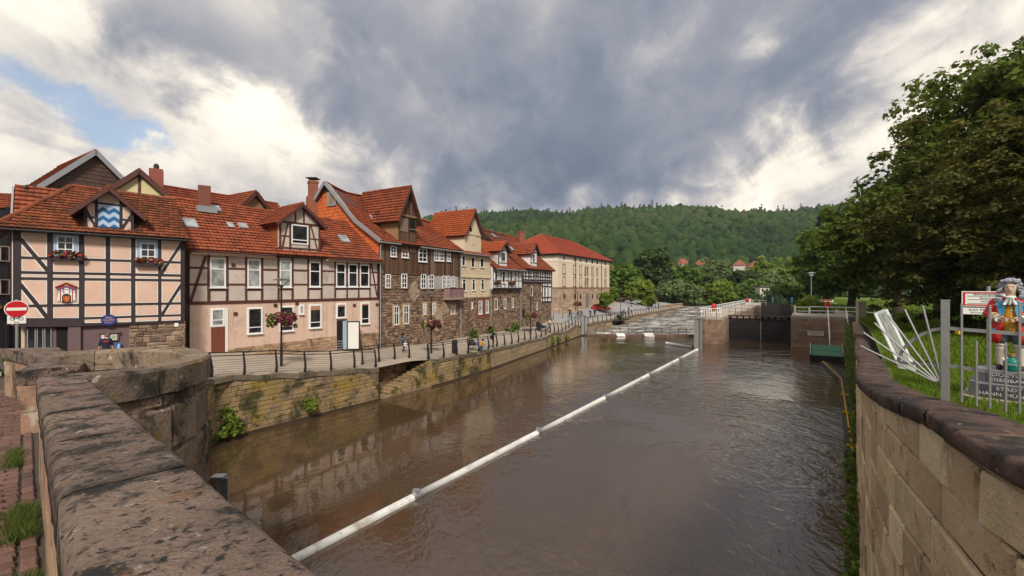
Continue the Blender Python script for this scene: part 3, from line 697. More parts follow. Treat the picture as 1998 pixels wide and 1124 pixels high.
# ------------------------------------------------------------------ bridge: deck, parapet, refuge, far parapet
E1 = Vector((-.978, 1.023, 0)); TH = .335
def bp(t, d=0.0): p = E1+BR*t+BN*d; return p           # t along the bridge, d across from the deck edge of the parapet
def ptop(t): return 6.88-.0592*t
m = MB()
for t0, t1 in ((-9, 40),):
    for i in range(30):
        a, b = t0+(t1-t0)*i/30, t0+(t1-t0)*(i+1)/30
        pa, pb = bp(a, .3), bp(b, .3); qa, qb = bp(a, -7), bp(b, -7)
        m.add([(pa.x, pa.y, deck_z(pa.x, pa.y)-.03), (pb.x, pb.y, deck_z(pb.x, pb.y)-.03), (qb.x, qb.y, deck_z(qb.x, qb.y)-.03), (qa.x, qa.y, deck_z(qa.x, qa.y)-.03)], [(0, 1, 2, 3)])
deck = tag(m.build('pavement', M_joint), 'red-brown brick pavement of the bridge beside the parapet', kind='structure')
# pavers: nearest as single objects, the rest joined
SD = Frame((bp(0).x, bp(0).y), (bp(1).x, bp(1).y))
class Deck:
    def w(s, a, b, d=0):     # a along the bridge, b away from the parapet, d height
        p = bp(a, -b); return (p.x, p.y, deck_z(p.x, p.y)+d)
DK = Deck(); pav = []
r = 0; a_ = -.4
while a_ < 17:
    b_ = .13-(.11 if r % 2 else 0)
    while b_ < 4.2:
        l = rnd.uniform(.20, .235); pav.append((a_, a_+.112, max(.125, b_), b_+l)); b_ += l
    a_ += .112; r += 1
for q in range(75): pav.append((-.4+q*.235, -.4+q*.235+.23, .015, .12))
pav.sort(key=lambda q: (q[0]-2.2)**2*.25+(q[2])**2*1.5 if q[0] > 1.0 else 99); rest = MB()
for i, (a, b, c, e) in enumerate(pav):
    if a > 10 and i > 300 and e > 3: continue
    mm = MB() if i < 300 else rest
    mm.stone(DK, a+.010, b-.010, c+.010, e-.010, -.05, rnd.uniform(-.006, .010), .010, .004, 0, rnd.random())
    if i < 300: mm.build('paver', M_setts, deck)
rest.build('pavers', M_setts, deck, kind='stuff')
par = thing('bridge_parapet', 'broad lichen-spotted stone parapet in the foreground at bottom left', 'wall', (bp(2, .2).x, bp(2, .2).y, 5.7))
def slab(m, a, b, d0, d1, h, round_=.05, tilt=0.0, z=ptop, under=0.0):
    """coping slab with rounded long edges, t from a to b"""
    prof = [(d0, -h), (d0, -round_), (d0+round_*.35, -round_*.35), (d0+round_, 0), (d1-round_, tilt), (d1-round_*.35, tilt-round_*.35), (d1, tilt-round_), (d1, -h)]
    n = len(prof); N = 9; v = []
    for i in range(N+1):
        t = a+(b-a)*i/N
        for d, dz in prof: p = bp(t, d); v.append((p.x+rnd.uniform(-.004, .004), p.y+rnd.uniform(-.004, .004), z(t)+dz+rnd.uniform(-.003, .003)))
    f = [(i*n+j, i*n+n+j, i*n+n+(j+1) % n, i*n+(j+1) % n) for i in range(N) for j in range(n)]
    m.add(v, f+[tuple(range(n-1, -1, -1)), tuple(range(N*n, N*n+n))], 0, rnd.random())
ts = [-7, -5.2, -3.6, -2.0, -.6, .62, 1.55, 2.6, 3.75, 5.42]
for a, b in zip(ts, ts[1:]):
    m = MB(); slab(m, a+.004, b-.004, -.012, TH+.015, .2, .035); m.build('coping_stone', M_coping, par, True)
for i in range(len(ts)*2-2):
    a = ts[0]+(ts[-1]-ts[0])*i/(len(ts)*2-2)*1.0; b = ts[0]+(ts[-1]-ts[0])*(i+1)/(len(ts)*2-2)
    for q in range(2):
        m = MB(); z0 = ptop(a)-.2-.42*(q+1); v = []
        for (t_, d_) in ((a, .01), (b-.012, .01), (b-.012, TH-.02), (a, TH-.02)):
            p = bp(t_+(.12 if q else 0), d_+rnd.uniform(-.006, .006)); v.append((p.x, p.y, ptop(t_)-.62-.45*q))
        m.hexa(v+[(x, y, z+.41+(.005 if q else .005)) for x, y, z in v], 0, rnd.random()); m.build('block', M_sand, par)
m = MB(); v = []
for (t_, d_) in ((-7, .03), (5.4, .03), (5.4, TH-.04), (-7, TH-.04)): p = bp(t_, d_); v.append((p.x, p.y, 0))
m.hexa([(x, y, -1.5) for x, y, z in v]+[(x, y, ptop(a)-.18) for (x, y, z), a in zip(v, (-7, 5.4, 5.4, -7))]); m.build('wall_core', M_mortar, par)
# bridge face below the parapet, down to the water
SB = Frame((bp(5.6, TH+.02).x, bp(5.6, TH+.02).y), (bp(-7, TH+.02).x, bp(-7, TH+.02).y), True)
# refuge (round bastion on the pier)
ctr = bp(7.72, TH-.1); rx, ry = 2.35, 1.70     # half length along the bridge, bulge towards the river
def ell(a, g=0.0):    # a: 0 = near arm end ... pi = far arm end
    return ctr-BR*((rx+g)*math.cos(a))+BN*((ry+g)*math.sin(a))
bas = thing('bastion', 'dark round stone bastion with a hollow refuge, bulging from the bridge', 'bastion', (ctr.x, ctr.y, 0))
arc = [ell(math.pi*i/40) for i in range(41)]
SBo = PathS([(p.x, p.y) for p in arc], -1)
if (Vector(SBo.w(SBo.L/2, 0, 1))-Vector(SBo.w(SBo.L/2, 0, 0))).dot(BN) < 0: SBo = PathS([(p.x, p.y) for p in arc], 1)
def btop(s): return 6.545-.20*(s/SBo.L)
m = MB(); N = 40
for i in range(N+1):
    s_ = SBo.L*i/N; m.v += [SBo.w(s_, -1.5, -.02), SBo.w(s_, btop(s_)-.1, -.02), SBo.w(s_, btop(s_)-.1, -.25), SBo.w(s_, -1.5, -.25)]
for i in range(N):
    for a in range(4): m.face((i*4+a, i*4+(a+1) % 4, i*4+4+(a+1) % 4, i*4+4+a))
m.build('wall_core', M_bastion, bas)
blockwall(SBo, bas, 0, SBo.L, lambda s: -.5, lambda s: btop(s)-.34, (.40, .58), (.55, 1.15), M_bastion, 120, .03, .008, .03, .014, 'block', lambda q: -q[2])
cs = [SBo.L*q for q in (0, .13, .26, .40, .53, .65, .77, .89, 1)]
for a, b in zip(cs, cs[1:]):
    m = MB(); n = 6; prof = [(.05, -.34), (.055, -.04), (.03, 0), (-.27, 0), (-.30, -.04), (-.30, -.34)]
    for i in range(n+1):
        s_ = a+.006+(b-a-.012)*i/n; j = rnd.uniform(-.008, .008)
        m.v += [SBo.w(s_, btop(s_)+z+j, d) for d, z in prof]
    q = len(prof)
    for i in range(n):
        for j in range(q): m.face((i*q+j, i*q+(j+1) % q, i*q+q+(j+1) % q, i*q+q+j), 0, .5)
    m.face(tuple(range(q)), 0, .5); m.face(tuple(range(n*q+q-1, n*q-1, -1)), 0, .5); m.t = [rnd.random()]*len(m.t)
    m.build('coping_stone', M_bastion, bas)
# inner refuge lining and floor
SBi = Off(SBo, -.40)
m = MB(); pts = [SBo.w(SBo.L*i/30, deck_z(ctr.x, ctr.y)-.02, -.3) for i in range(31)]; m.add(pts, [tuple(range(31))]); m.build('refuge_floor', M_setts, bas)
class Inn:
    def w(s, q, z, d=0): return SBo.w(SBo.L-q, z, -.26-d)
blockwall(Inn(), bas, .1, SBo.L-.1, lambda s: 5.3, lambda s: btop(SBo.L-s)-.34, (.32, .42), (.5, 1.0), M_bastion, 60, .03, .008, .02, .01, 'lining_block')
# far parapet: thick curved block after the refuge
fp = thing('bridge_parapet', 'curved stone parapet block beyond the round bastion, near the no-entry sign', 'wall', (-9.5, 9.2, 5))
LE = [Vector(q) for q in ((-7.72, 7.15), (-8.6, 8.3), (-9.8, 9.4), (-11.2, 10.4), (-12.6, 11.3))]; RE = [Vector(q) for q in ((-7.25, 7.55), (-8.1, 8.6), (-9.2, 9.6), (-10.4, 10.5), (-11.6, 11.5))]
LE = spline(LE, 3); RE = spline(RE, 3)
for i in range(0, len(LE)-1, 2):
    j = min(i+2, len(LE)-1); m = MB()
    tz = lambda k_: 6.2-.2*k_/(len(LE)-1)
    for k0 in range(i, j):
        k1 = k0+1
        e0, e1 = (.012 if k0 == i else 0), (-.012 if k1 == j else 0)
        for (z0, z1, g) in ((-.24, 0, .05),):
            q = [LE[k0].lerp(RE[k0], -.1), LE[k1].lerp(RE[k1], -.1), RE[k1].lerp(LE[k1], -.1), RE[k0].lerp(LE[k0], -.1)]
            zz = [tz(k0), tz(k1), tz(k1), tz(k0)]
            m.hexa([(p.x, p.y, z+z0) for p, z in zip(q, zz)]+[(p.x, p.y, z+z1) for p, z in zip(q, zz)], 0, .4)
    m.t = [rnd.random()]*len(m.t); m.build('coping_stone', M_qcope2 if False else M_coping, fp)
    m = MB()
    for k0 in range(i, j):
        q = [LE[k0], LE[k0+1], RE[k0+1], RE[k0]]; zz = [tz(k0), tz(k0+1), tz(k0+1), tz(k0)]
        for (a, b) in ((-.66, -.25), (-1.3, -.67)):
            m.hexa([(p.x, p.y, z+a) for p, z in zip(q, zz)]+[(p.x, p.y, z+b) for p, z in zip(q, zz)], 0, rnd.random())
    m.build('block', M_sand, fp)
m = MB()
for k0 in range(len(LE)-1):
    q = [LE[k0].lerp(RE[k0], .1), LE[k0+1].lerp(RE[k0+1], .1), RE[k0+1], RE[k0]]; m.hexa([(p.x, p.y, -1.5) for p in q]+[(p.x, p.y, 4.92) for p in q])
m.build('wall_core', M_bastion, fp)
# ------------------------------------------------------------------ right bank wall with dark red coping
RW = spline([(2.6, -3.5, 0), (2.75, -1.0, 0), (2.95, 1.4, 0), (3.3, 2.95, 0), (3.95, 4.2, 0), (4.95, 6.05, 0), (7.1, 9.2, 0), (10.2, 13.2, 0), (13.7, 18, 0), (18.5, 24.3, 0), (22.2, 29.3, 0)], 5)
SR = PathS([(p.x, p.y) for p in RW], -1)
RD = ([-5, 1.4, 4.2, 6.05, 9.2, 18, 29.5], [1.0, 1.02, 1.12, 1.36, 1.78, 2.45, 2.98])
def rtop(s): return EYE-interp(SR.w(s, 0)[1], *RD)
rw = thing('river_wall', 'tall sandstone block wall with dark red coping on the right bank', 'wall', (4, 4.5, 0))
m = MB(); N = 70
for i in range(N+1):
    s_ = SR.L*i/N; m.v += [SR.w(s_, -1.5, .0), SR.w(s_, rtop(s_)-.18, .0), SR.w(s_, rtop(s_)-.18, -.55), SR.w(s_, -1.5, -.55)]
for i in range(N):
    for a in range(4): m.face((i*4+a, i*4+(a+1) % 4, i*4+4+(a+1) % 4, i*4+4+a))
m.face((N*4, N*4+1, N*4+2, N*4+3)); m.build('wall_core', M_joint, rw)
class Sl:      # courses follow the fall of the coping slightly, as in the photograph
    def w(s, q, z, d=0): return SR.w(q, z, d)
blockwall(Sl(), rw, 0, SR.L, lambda s: -.7, lambda s: rtop(s)-.17, (.36, .50), (.55, 1.25), M_sandw, 300, .05, .011, .022, .009, 'block', lambda q: abs(q[0]-8)+.8*max(0, 4-q[2]))
c = 0.0
while c < SR.L-.1:
    e = min(SR.L, c+rnd.uniform(.75, 1.25)); m = MB(); n = 6
    prof = [(.09, -.17), (.125, -.14), (.13, -.035), (.10, -.004), (-.1, 0.006), (-.40, .0), (-.465, -.025), (-.47, -.17)]; q = len(prof)
    for i in range(n+1):
        s_ = c+.008+(e-c-.016)*i/n; en = .012 if i in (0, n) else 0
        m.v += [SR.w(s_, rtop(s_)+z-en+rnd.uniform(-.008, .008), d-en*(1 if d > 0 else -1)+rnd.uniform(-.008, .008)) for d, z in prof]
    for i in range(n):
        for j in range(q): m.face((i*q+j, i*q+(j+1) % q, i*q+q+(j+1) % q, i*q+q+j))
    m.face(tuple(range(q))); m.face(tuple(range(n*q+q-1, n*q-1, -1))); m.t = [rnd.random()]*len(m.t)
    m.build('coping_stone', M_dcoping, rw, True); c = e
# lower bank wall from the coping end to the lock stairs
SL2 = PathS([(22.2, 29.3), (29, 38.5), (36.3, 48.5), (40.6, 54.3)], -1)
bw2 = thing('bank_wall', 'low overgrown bank wall between the coping and the lock stairs', 'wall', (29, 38.5, 0))
m = MB()
for i in range(31):
    s_ = SL2.L*i/30; z = 4.4-.9*i/30; m.v += [SL2.w(s_, -1.5, 0), SL2.w(s_, z, -.1), SL2.w(s_, z, -.6), SL2.w(s_, -1.5, -.6)]
for i in range(30):
    for a in range(4): m.face((i*4+a, i*4+(a+1) % 4, i*4+4+(a+1) % 4, i*4+4+a))
m.build('wall_core', M_mortar, bw2)
blockwall(SL2, bw2, 0, SL2.L, lambda s: -.5, lambda s: 4.3-.9*s/SL2.L, (.35, .5), (.6, 1.3), M_sand, 0, -.02)
# ------------------------------------------------------------------ lawn on the right bank
def lawn_z(x, y): return EYE-interp(y, [3, 8, 20, 35, 50, 90, 200], [1.75, 2.0, 2.3, 2.75, 3.42, 3.55, 3.8])
LL = [(3.3, 1.4), (4.2, 3.7), (5.3, 5.7), (7.4, 8.8), (14.2, 17.7), (22.7, 29), (29.4, 38.3), (36.7, 48.3), (41.8, 54.5), (46, 62), (78, 117), (98, 150), (130, 200)]
m = MB(); nv = 26
LLs = []
for i in range(len(LL)-1):
    for j in range(5): LLs.append(Vector(LL[i]).lerp(Vector(LL[i+1]), j/5))
LLs.append(Vector(LL[-1]))
for p in LLs:
    for j in range(nv+1):
        x = p.x+(170-p.x)*(j/nv)**1.8; y = p.y-(p.y+12)*(j/nv)**1.8*(.35 if p.y > 10 else 0)
        m.v.append((x, y, lawn_z(x, y)))
for i in range(len(LLs)-1):
    for j in range(nv): q = i*(nv+1)+j; m.face((q, q+1, q+nv+2, q+nv+1))
m.t = [.5]*len(m.f)
lawn = tag(m.build('lawn', M_grass_g, None, True), kind='structure')
# grass blades on the nearer lawn (stuff)
M_grass = leafm('grass_blade', (.085, .14, .010), (.125, .195, .015), (.18, .25, .025), .45)
rg = np.random.RandomState(5); V_ = []; n = 0
pts = []
for (nb, y0, y1, hgt, wd) in ((26000, 4.6, 14, .09, .02), (30000, 12, 60, .14, .06), (9000, 55, 130, .25, .25)):
    y = y0+(y1-y0)*rg.rand(nb)**1.5
    xe = np.interp(y, [q[1] for q in LL], [q[0] for q in LL])+.15
    x = xe+rg.rand(nb)**1.6*(y*1.22-xe+2).clip(1.0, 60)
    z = EYE-np.interp(y, [3, 8, 20, 35, 50, 90, 200], [1.75, 2.0, 2.3, 2.75, 3.42, 3.55, 3.8])
    a = rg.rand(nb)*6.28; h = hgt*(.5+rg.rand(nb)); tl = rg.normal(0, .35, (nb, 2))*h[:, None]; q = wd*(.6+.8*rg.rand(nb))/2
    b = np.stack([x, y, z], 1); dx = np.stack([np.cos(a)*q, np.sin(a)*q, 0*a], 1)
    pts.append(np.stack([b-dx, b+dx, b+np.stack([tl[:, 0], tl[:, 1], h], 1)], 1).reshape(-1, 3))
V_ = np.concatenate(pts); F_ = np.arange(len(V_)).reshape(-1, 3)
tag(npmesh('lawn_grass', V_, F_, M_grass, None, rg.rand(len(F_)), 'stuff'), 'mown green grass of the lawn behind the right wall', 'grass')
# ================================================================== houses along the quay
def text_mesh(body, size, m, parent, origin, xdir, ydir, name='lettering', extrude=.002, align='CENTER', squeeze=1.0):
    cu = bpy.data.curves.new('t', 'FONT'); cu.body = body; cu.size = size; cu.extrude = extrude; cu.align_x = align; cu.align_y = 'CENTER'
    cu.resolution_u = 2
    o = bpy.data.objects.new('t', cu); COL.objects.link(o); dg = bpy.context.evaluated_depsgraph_get(); dg.update()
    me = bpy.data.meshes.new_from_object(o.evaluated_get(dg)); bpy.data.objects.remove(o); bpy.data.curves.remove(cu)
    x, y = Vector(xdir).normalized()*squeeze, Vector(ydir).normalized(); z = x.normalized().cross(y)
    M = Matrix(((x.x, y.x, z.x, 0), (x.y, y.y, z.y, 0), (x.z, y.z, z.z, 0), (0, 0, 0, 1)))
    base = None; q = parent
    while q is not None and base is None: base = BASE.get(q); q = q.parent
    og = Vector(origin)-(base or Vector((0, 0, 0)))
    me.transform(Matrix.Translation(og) @ M); me.materials.clear(); me.materials.append(m)
    o = bpy.data.objects.new(name, me); COL.objects.link(o); o.parent = parent; return o
def wallbody(root, S, s0, s1, depth, zb, ze, m, name='wall', d=0.0, zr=None, dr=None):
    """house body; with zr, dr adds gable ends up to a ridge at depth dr"""
    k = MB(); k.fbox(S, s0, s1, zb, ze, -depth, d)
    if zr is not None:
        for s_ in (s0, s1-.25):
            a = [S.w(s_, ze-.01, d), S.w(s_, zr, -dr), S.w(s_, ze-.01, -depth)]; b = [S.w(s_+.25, ze-.01, d), S.w(s_+.25, zr, -dr), S.w(s_+.25, ze-.01, -depth)]
            k.add(a+b, [(2, 1, 0), (3, 4, 5), (0, 1, 4, 3), (1, 2, 5, 4), (2, 0, 3, 5)])
    return k.build(name, m, root)
def dormer(S, root, sa, sb, zb, ze, zp, depth, mw, mc, mr, ov=.28, d=.03, wall=True, cl=.3, hang=.30, sp=None):
    sm = sp if sp is not None else (sa+sb)/2; poly = [(sa, zb), (sb, zb), (sb, ze), (sm, zp), (sa, ze)]
    if wall: k = MB(); k.fpoly(S, poly, d-.2, d); k.build('dormer_wall', mw, root)
    for s_, q in ((sa, 1), (sb, -1)):
        k = MB(); k.fbox(S, s_+q*.012, s_+q*.09, zb, ze+.02, -depth*.8, d-.2); k.build('dormer_cheek', mc, root)
    for s_, q in ((sa, -1), (sb, 1)):
        fall = (zp-ze)/abs(sm-s_); e0 = s_+q*hang; z0 = ze-fall*hang
        eA, eB, rA, rB = S.w(e0, z0+.1, d+ov), S.w(e0, z0+.1, -depth), S.w(sm, zp+.1, d+ov), S.w(sm, zp+.1, -depth)
        tile_roof(root, eA, eB, rA, rB, mr, cl=cl, name='dormer_roof')
        k = MB(); a, b = Vector(S.w(e0, z0+.02, d+ov-.02)), Vector(S.w(sm, zp+.02, d+ov-.02)); k.bar(a, b, .05, .2); k.build('barge_board', M_bbeam, root)
    ridge(root, S.w(sm, zp+.15, d+ov), S.w(sm, zp+.15, -depth), mr)
    return poly
def skylight(root, p, u, v, w_, h):
    p, u, v = Vector(p), Vector(u).normalized(), Vector(v).normalized(); n = u.cross(v); n = n if n.z > 0 else -n
    m = MB(); c = [p-u*w_/2, p+u*w_/2, p+u*w_/2+v*h, p-u*w_/2+v*h]
    m.hexa([q for q in c]+[q+n*.12 for q in c]); o = m.build('skylight', M_zinc, root)
    m = MB(); c = [p-u*w_*.38+v*h*.12, p+u*w_*.38+v*h*.12, p+u*w_*.38+v*h*.88, p-u*w_*.38+v*h*.88]; m.hexa([q+n*.1 for q in c]+[q+n*.13 for q in c]); m.build('pane', M_curt, o)
def chimney(root, x, y, z0, z1, w_=.7, m=None, cap=True, ang=.6):
    k = MB(); c, s_ = math.cos(ang)*w_/2, math.sin(ang)*w_/2
    q = lambda f: [(x+f*(c-s_), y+f*(s_+c)), (x+f*(-c-s_), y+f*(-s_+c)), (x+f*(-c+s_), y+f*(-s_-c)), (x+f*(c+s_), y+f*(s_-c))]
    k.hexa([(a, b, z0) for a, b in q(1)]+[(a, b, z1) for a, b in q(1)])
    if cap: k.hexa([(a, b, z1-.25) for a, b in q(1.12)]+[(a, b, z1-.05) for a, b in q(1.12)])
    return k.build('chimney', m or M_brick, root)
def downpipe(root, S, s_, z0, z1, d=.12, r=.05, m=None):
    k = MB(); k.tube([S.w(s_, z1, d+.25), S.w(s_, z1-.35, d), S.w(s_, z0, d)], r, 7); k.build('downpipe', m or M_zinc, root)
def hangtiles(root, S, poly, d, m, w_=.26, h=.24, name='hung_tiles'):
    """small flat tiles hung on a wall polygon (s,z)"""
    k = MB(); zs = [p[1] for p in poly]; ss = [p[0] for p in poly]; z = min(zs); r = 0
    while z < max(zs):
        s_ = min(ss)-(w_/2 if r % 2 else 0)
        while s_ < max(ss):
            q = [(s_+.006, z+.006), (s_+w_-.006, z+.006), (s_+w_-.006, z+h-.004), (s_+.006, z+h-.004)]
            c = q
            n = len(poly)
            for i in range(n):
                a, b = poly[i], poly[(i+1) % n]; nx, nz = b[1]-a[1], -(b[0]-a[0]); c = clip(c, nx, nz, nx*a[0]+nz*a[1])
                if len(c) < 3: break
            if len(c) >= 3 and abs(area(c)) > .003:
                b0 = len(k.v); k.v += [S.w(p[0], p[1], d+.035-.03*(p[1]-z)/h) for p in c]; t = rnd.random(); k.face(range(b0, b0+len(c)), 0, t)
                k.v += [S.w(p[0], p[1], d-.02) for p in c]; L_ = len(c)
                for i in range(L_): k.face((b0+i, b0+L_+i, b0+L_+(i+1) % L_, b0+(i+1) % L_), 0, t*.5)
            s_ += w_
        z += h; r += 1
    k.build(name, m, root, kind='stuff')
def flowerbox(S, s0, s1, z, d, label, cols, group='window flower boxes', nfl=160, seed=1, h=.22):
    p = S.w((s0+s1)/2, z, d); o = thing('flower_box', label, 'flower box', p, group)
    k = MB(); k.fbox(S, s0, s1, z-.14, z+.04, d, d+.2); k.build('trough', M_dbeam, o)
    cl = [tuple(S.w(s0+(s1-s0)*rnd.random(), z+.04+rnd.uniform(0, h), d+.1+rnd.uniform(-.02, .18)))+(.11, rnd.random()) for _ in range(int(18*(s1-s0)))]
    leaves('foliage', cl, 14, .09, M_leaf_b, o, seed)
    leaves('blossom', cl, nfl//10, .10, cols, o, seed+9, elong=1.0)
    return o
M_leaf_b = leafm('box_leaf', (.025, .06, .01), (.05, .11, .015), (.08, .15, .03))
M_redfl = leafm('red_blossom', (.48, .010, .015), (.62, .02, .03), (.70, .35, .38), .2)
M_mixfl = leafm('mixed_blossom', (.22, .01, .10), (.45, .02, .10), (.68, .55, .30), .2)
M_whfl = leafm('white_blossom', (.62, .62, .6), (.72, .72, .7), (.8, .8, .78), .2)
PEYE = EYE
# ------------------------------------------------------------------ house 1: peach infill with dark timbers
S1 = Frame((-24.4, 22.2), (-19.1, 26.5))
h1 = thing('timber_house', 'peach half-timbered gallery house with blue wave sign in its dormer', 'house', (-21.7, 24.4, 3.7))
zE1 = S1.z(200, 459); k = MB()
A_, B_ = Vector((-24.4, 22.2)), Vector((-19.1, 26.5)); C_ = B_+Vector((-.632, .775))*5.2; D_ = Vector((-28.6, 26.0))
ft = [A_, B_, C_, D_]
zF = S1.z(200, 628); zG = 3.0
k.hexa([(p.x, p.y, zF) for p in ft]+[(p.x, p.y, zE1+.15) for p in ft]); k.build('wall', M_peach, h1)
k = MB(); fi = [A_+Vector((.3, .5)), B_+Vector((-.02, .1)), C_, D_+Vector((.2, .4))]; k.hexa([(p.x, p.y, zG) for p in fi]+[(p.x, p.y, zF) for p in fi]); k.build('ground_floor_wall', M_plum, h1)
def sg(S, x0, y0, x1, y1): return S.sz(x0, y0), S.sz(x1, y1)
px_posts = [33, 97.5, 159, 210.5, 260, 311.5, 356.5]; wp_ = [.26, .20, .20, .17, .17, .14, .2]
tops = [447, 450, 454, 457, 460, 464, 468]; bots = [633, 631, 630, 629, 628, 626, 624]
beams1 = []
for x, w_, a, b in zip(px_posts, wp_, tops, bots):
    s_ = S1.sz(x, 540)[0]; beams1.append(((s_, S1.z(x, a)), (s_, S1.z(x, b)), w_))
rails1 = [(449, 469, .16), (502, 512, .11), (531, 537.5, .12), (543, 547, .12), (597, 591.5, .11)]
for a, b, w_ in rails1: beams1.append((S1.sz(33, a), S1.sz(356, b), w_))
beams1.append((S1.sz(27, 629), S1.sz(162, 628.5), .42)); beams1.append((S1.sz(162, 621), S1.sz(358, 614.5), .10)); beams1.append((S1.sz(162, 634), S1.sz(358, 626.5), .12))
br1 = [((40, 466), (95, 531), .16), ((40, 555), (95, 624), .16), ((353, 476), (314, 536), .13), ((353, 556), (314, 617), .13)]
for a, b, w_ in br1: beams1.append((S1.sz(*a), S1.sz(*b), w_))
holes1 = []
for (x0, x1, y0, y1) in ((104, 151, 457, 500), (268, 309, 471, 514)):
    xm, ym = (x0+x1)/2, (y0+y1)/2; holes1.append((S1.sz(x0, ym)[0], S1.sz(x1, ym)[0], S1.z(xm, y1), S1.z(xm, y0)))
reg = [S1.sz(24, 634), S1.sz(358, 626), S1.sz(358, 466), S1.sz(24, 446)]
timber(S1, h1, reg, beams1, holes1, M_dbeam, M_peach, M_white, .05, .05)
for (a, b, c, e) in holes1:
    f = .13; window(S1, h1, a+f, b-f, c+.02, e-f*.8, vs=(.5,), hs=(.333, .667), fw=.055, sill=False, surround=M_bluef, sw=.12, d=.015)
    o = h1.children[-1]
for (x0, x1, y) in ((99, 163, 503), (263, 317, 515)):
    a, b = S1.sz(x0, y)[0], S1.sz(x1, y)[0]
    flowerbox(S1, a, b, S1.z((x0+x1)/2, y), .07, 'red and white flower box under the left window of the peach house' if x0 < 200 else 'red flower box under the right window of the peach house', M_redfl, seed=int(x0))
# dormer of house 1
sa, sb = S1.sz(164, 430)[0], S1.sz(261, 430)[0]; zd0, zde, zdp = S1.z(212, 452), S1.z(212, 407), S1.z(212, 371)
pol = dormer(S1, h1, sa, sb, zd0-.1, zde, zdp, 3.6, M_peach, M_dbeam, M_oldtile, ov=.55, hang=.55, d=.02)
sL = lambda x: S1.sz(x, 420)[0]
bd = [((sL(167), zd0-.05), (sL(167), zde+.1), .13), ((sL(188), zd0), (sL(188), zdp-.25), .12), ((sL(236), zd0), (sL(236), zdp-.25), .12), ((sL(258), zd0), (sL(258), zde+.1), .13), ((sL(164), zd0-.03), (sL(261), zd0-.03), .12),
      (S1.sz(165, 393), S1.sz(260, 404), .10), ((sL(164), zde+.02), (sL(212), zdp-.02), .15), ((sL(212), zdp-.02), (sL(261), zde+.02), .15),
      (S1.sz(167, 407), S1.sz(190, 450), .11), (S1.sz(258, 417), S1.sz(233, 453), .11), (S1.sz(167, 422), S1.sz(187, 425), .09), (S1.sz(238, 428), S1.sz(258, 431), .09), (S1.sz(188, 444), S1.sz(236, 448), .09)]
wave = (sL(190.5), sL(233.5), S1.z(212, 444), S1.z(212, 399))
timber(S1, h1, pol, bd, [wave], M_dbeam, M_peach, M_white, .035, .05, d=.02)
o = MB(); o.fbox(S1, wave[0], wave[1], wave[2], wave[3], .0, .045); M_lblue = flat('light_blue_paint', (.42, .55, .72)); M_dblue = flat('deep_blue_paint', (.02, .12, .30))
wv = o.build('wave_board', M_lblue, h1); wv['label'] = 'pale and deep blue zigzag wave board'
W_, H_ = wave[1]-wave[0], wave[3]-wave[2]
for q in range(3):
    k = MB(); zc = wave[2]+H_*(.72-.36*q); hh = H_*.17; am = H_*.15; pts = []
    xs = [wave[0]+W_*f for f in (0, .25, .5, .75, 1)]; up = [0, 1, 0, 1, 0]
    for i in range(4):
        k.fpoly(S1, [(xs[i], max(wave[2]+.003, zc+am*up[i]-hh)), (xs[i+1], max(wave[2]+.003, zc+am*up[i+1]-hh)), (xs[i+1], zc+am*up[i+1]), (xs[i], zc+am*up[i])], .03, .052)
    k.build('wave_band', M_dblue, wv)
# roofs of house 1
ez = S1.z(200, 459)+.02
eL = S1.w(-.55, ez+.05, .5); eR = S1.w(S1.L+.25, ez-.05, .5); rL = (-25.43, 26.27, EYE+5.85); rR = (-21.75, 29.25, EYE+5.65)
tile_roof(h1, eL, eR, rL, rR, M_oldtile, tw=.24, cl=.30, amp=.045)
eD = (D_.x-.5, D_.y-.2, ez+.05); tile_roof(h1, eD, eL, rL, rL, M_oldtile, tw=.24, cl=.30, amp=.045, name='hip_roof')
ridge(h1, Vector(rL)+Vector((0, 0, .06)), Vector(rR)+Vector((0, 0, .06)), M_oldtile); ridge(h1, Vector(eL)+Vector((0, 0, .06)), Vector(rL)+Vector((0, 0, .06)), M_oldtile)
gutter(h1, Vector(eL)+Vector((0, 0, -.06)), Vector(eR)+Vector((0, 0, -.06)), .06, M_black)
# side wall timbers (left corner)
S1b = Frame((D_.x, D_.y), (A_.x, A_.y))
for q in range(3):
    s_ = S1b.L-.15-q*.9; k = MB(); k.fbox(S1b, s_-.09, s_+.09, zF, ez, -.05, .04); k.build('beam', M_dbeam, h1)
for z in (S1.z(30, 502), S1.z(30, 537), S1.z(30, 597)):
    k = MB(); k.fbox(S1b, 0, S1b.L, z-.07, z+.07, -.05, .036); k.build('beam', M_dbeam, h1)
# ground floor of house 1
S1g = Frame((fi[0].x, fi[0].y), (fi[1].x, fi[1].y))
def gpx(x0, x1, y0, y1, S=S1g): xm, ym = (x0+x1)/2, (y0+y1)/2; return (S.sz(x0, ym)[0], S.sz(x1, ym)[0], S.z(xm, y1), S.z(xm, y0))
for (x0, x1) in ((53, 70), (72, 85), (87, 101)):
    a = gpx(x0, x1, 639, 688); window(S1g, h1, *a, fw=.035, d=.03, sill=False, proud=.03, fmat=M_zinc)
a = gpx(110, 131, 639, 694); k = MB(); k.fbox(S1g, a[0], a[1], zG, a[3], -.02, .02); k.build('doorway', M_int, h1)
k = MB(); a = gpx(134, 158, 634, 695); k.fbox(S1g, a[0], a[1], zG, a[3], -.02, .16); k.build('pillar', M_plum, h1)
a = gpx(52, 135, 632, 640); k = MB(); k.fbox(S1g, a[0], a[1], a[2], a[3], 0, .1); k.build('lintel', M_dbeam, h1)
a = gpx(55, 110, 684, 700); k = MB(); k.fbox(S1g, a[0], a[1], zG, a[3], 0, .12); k.build('shop_sill', M_sand, h1)
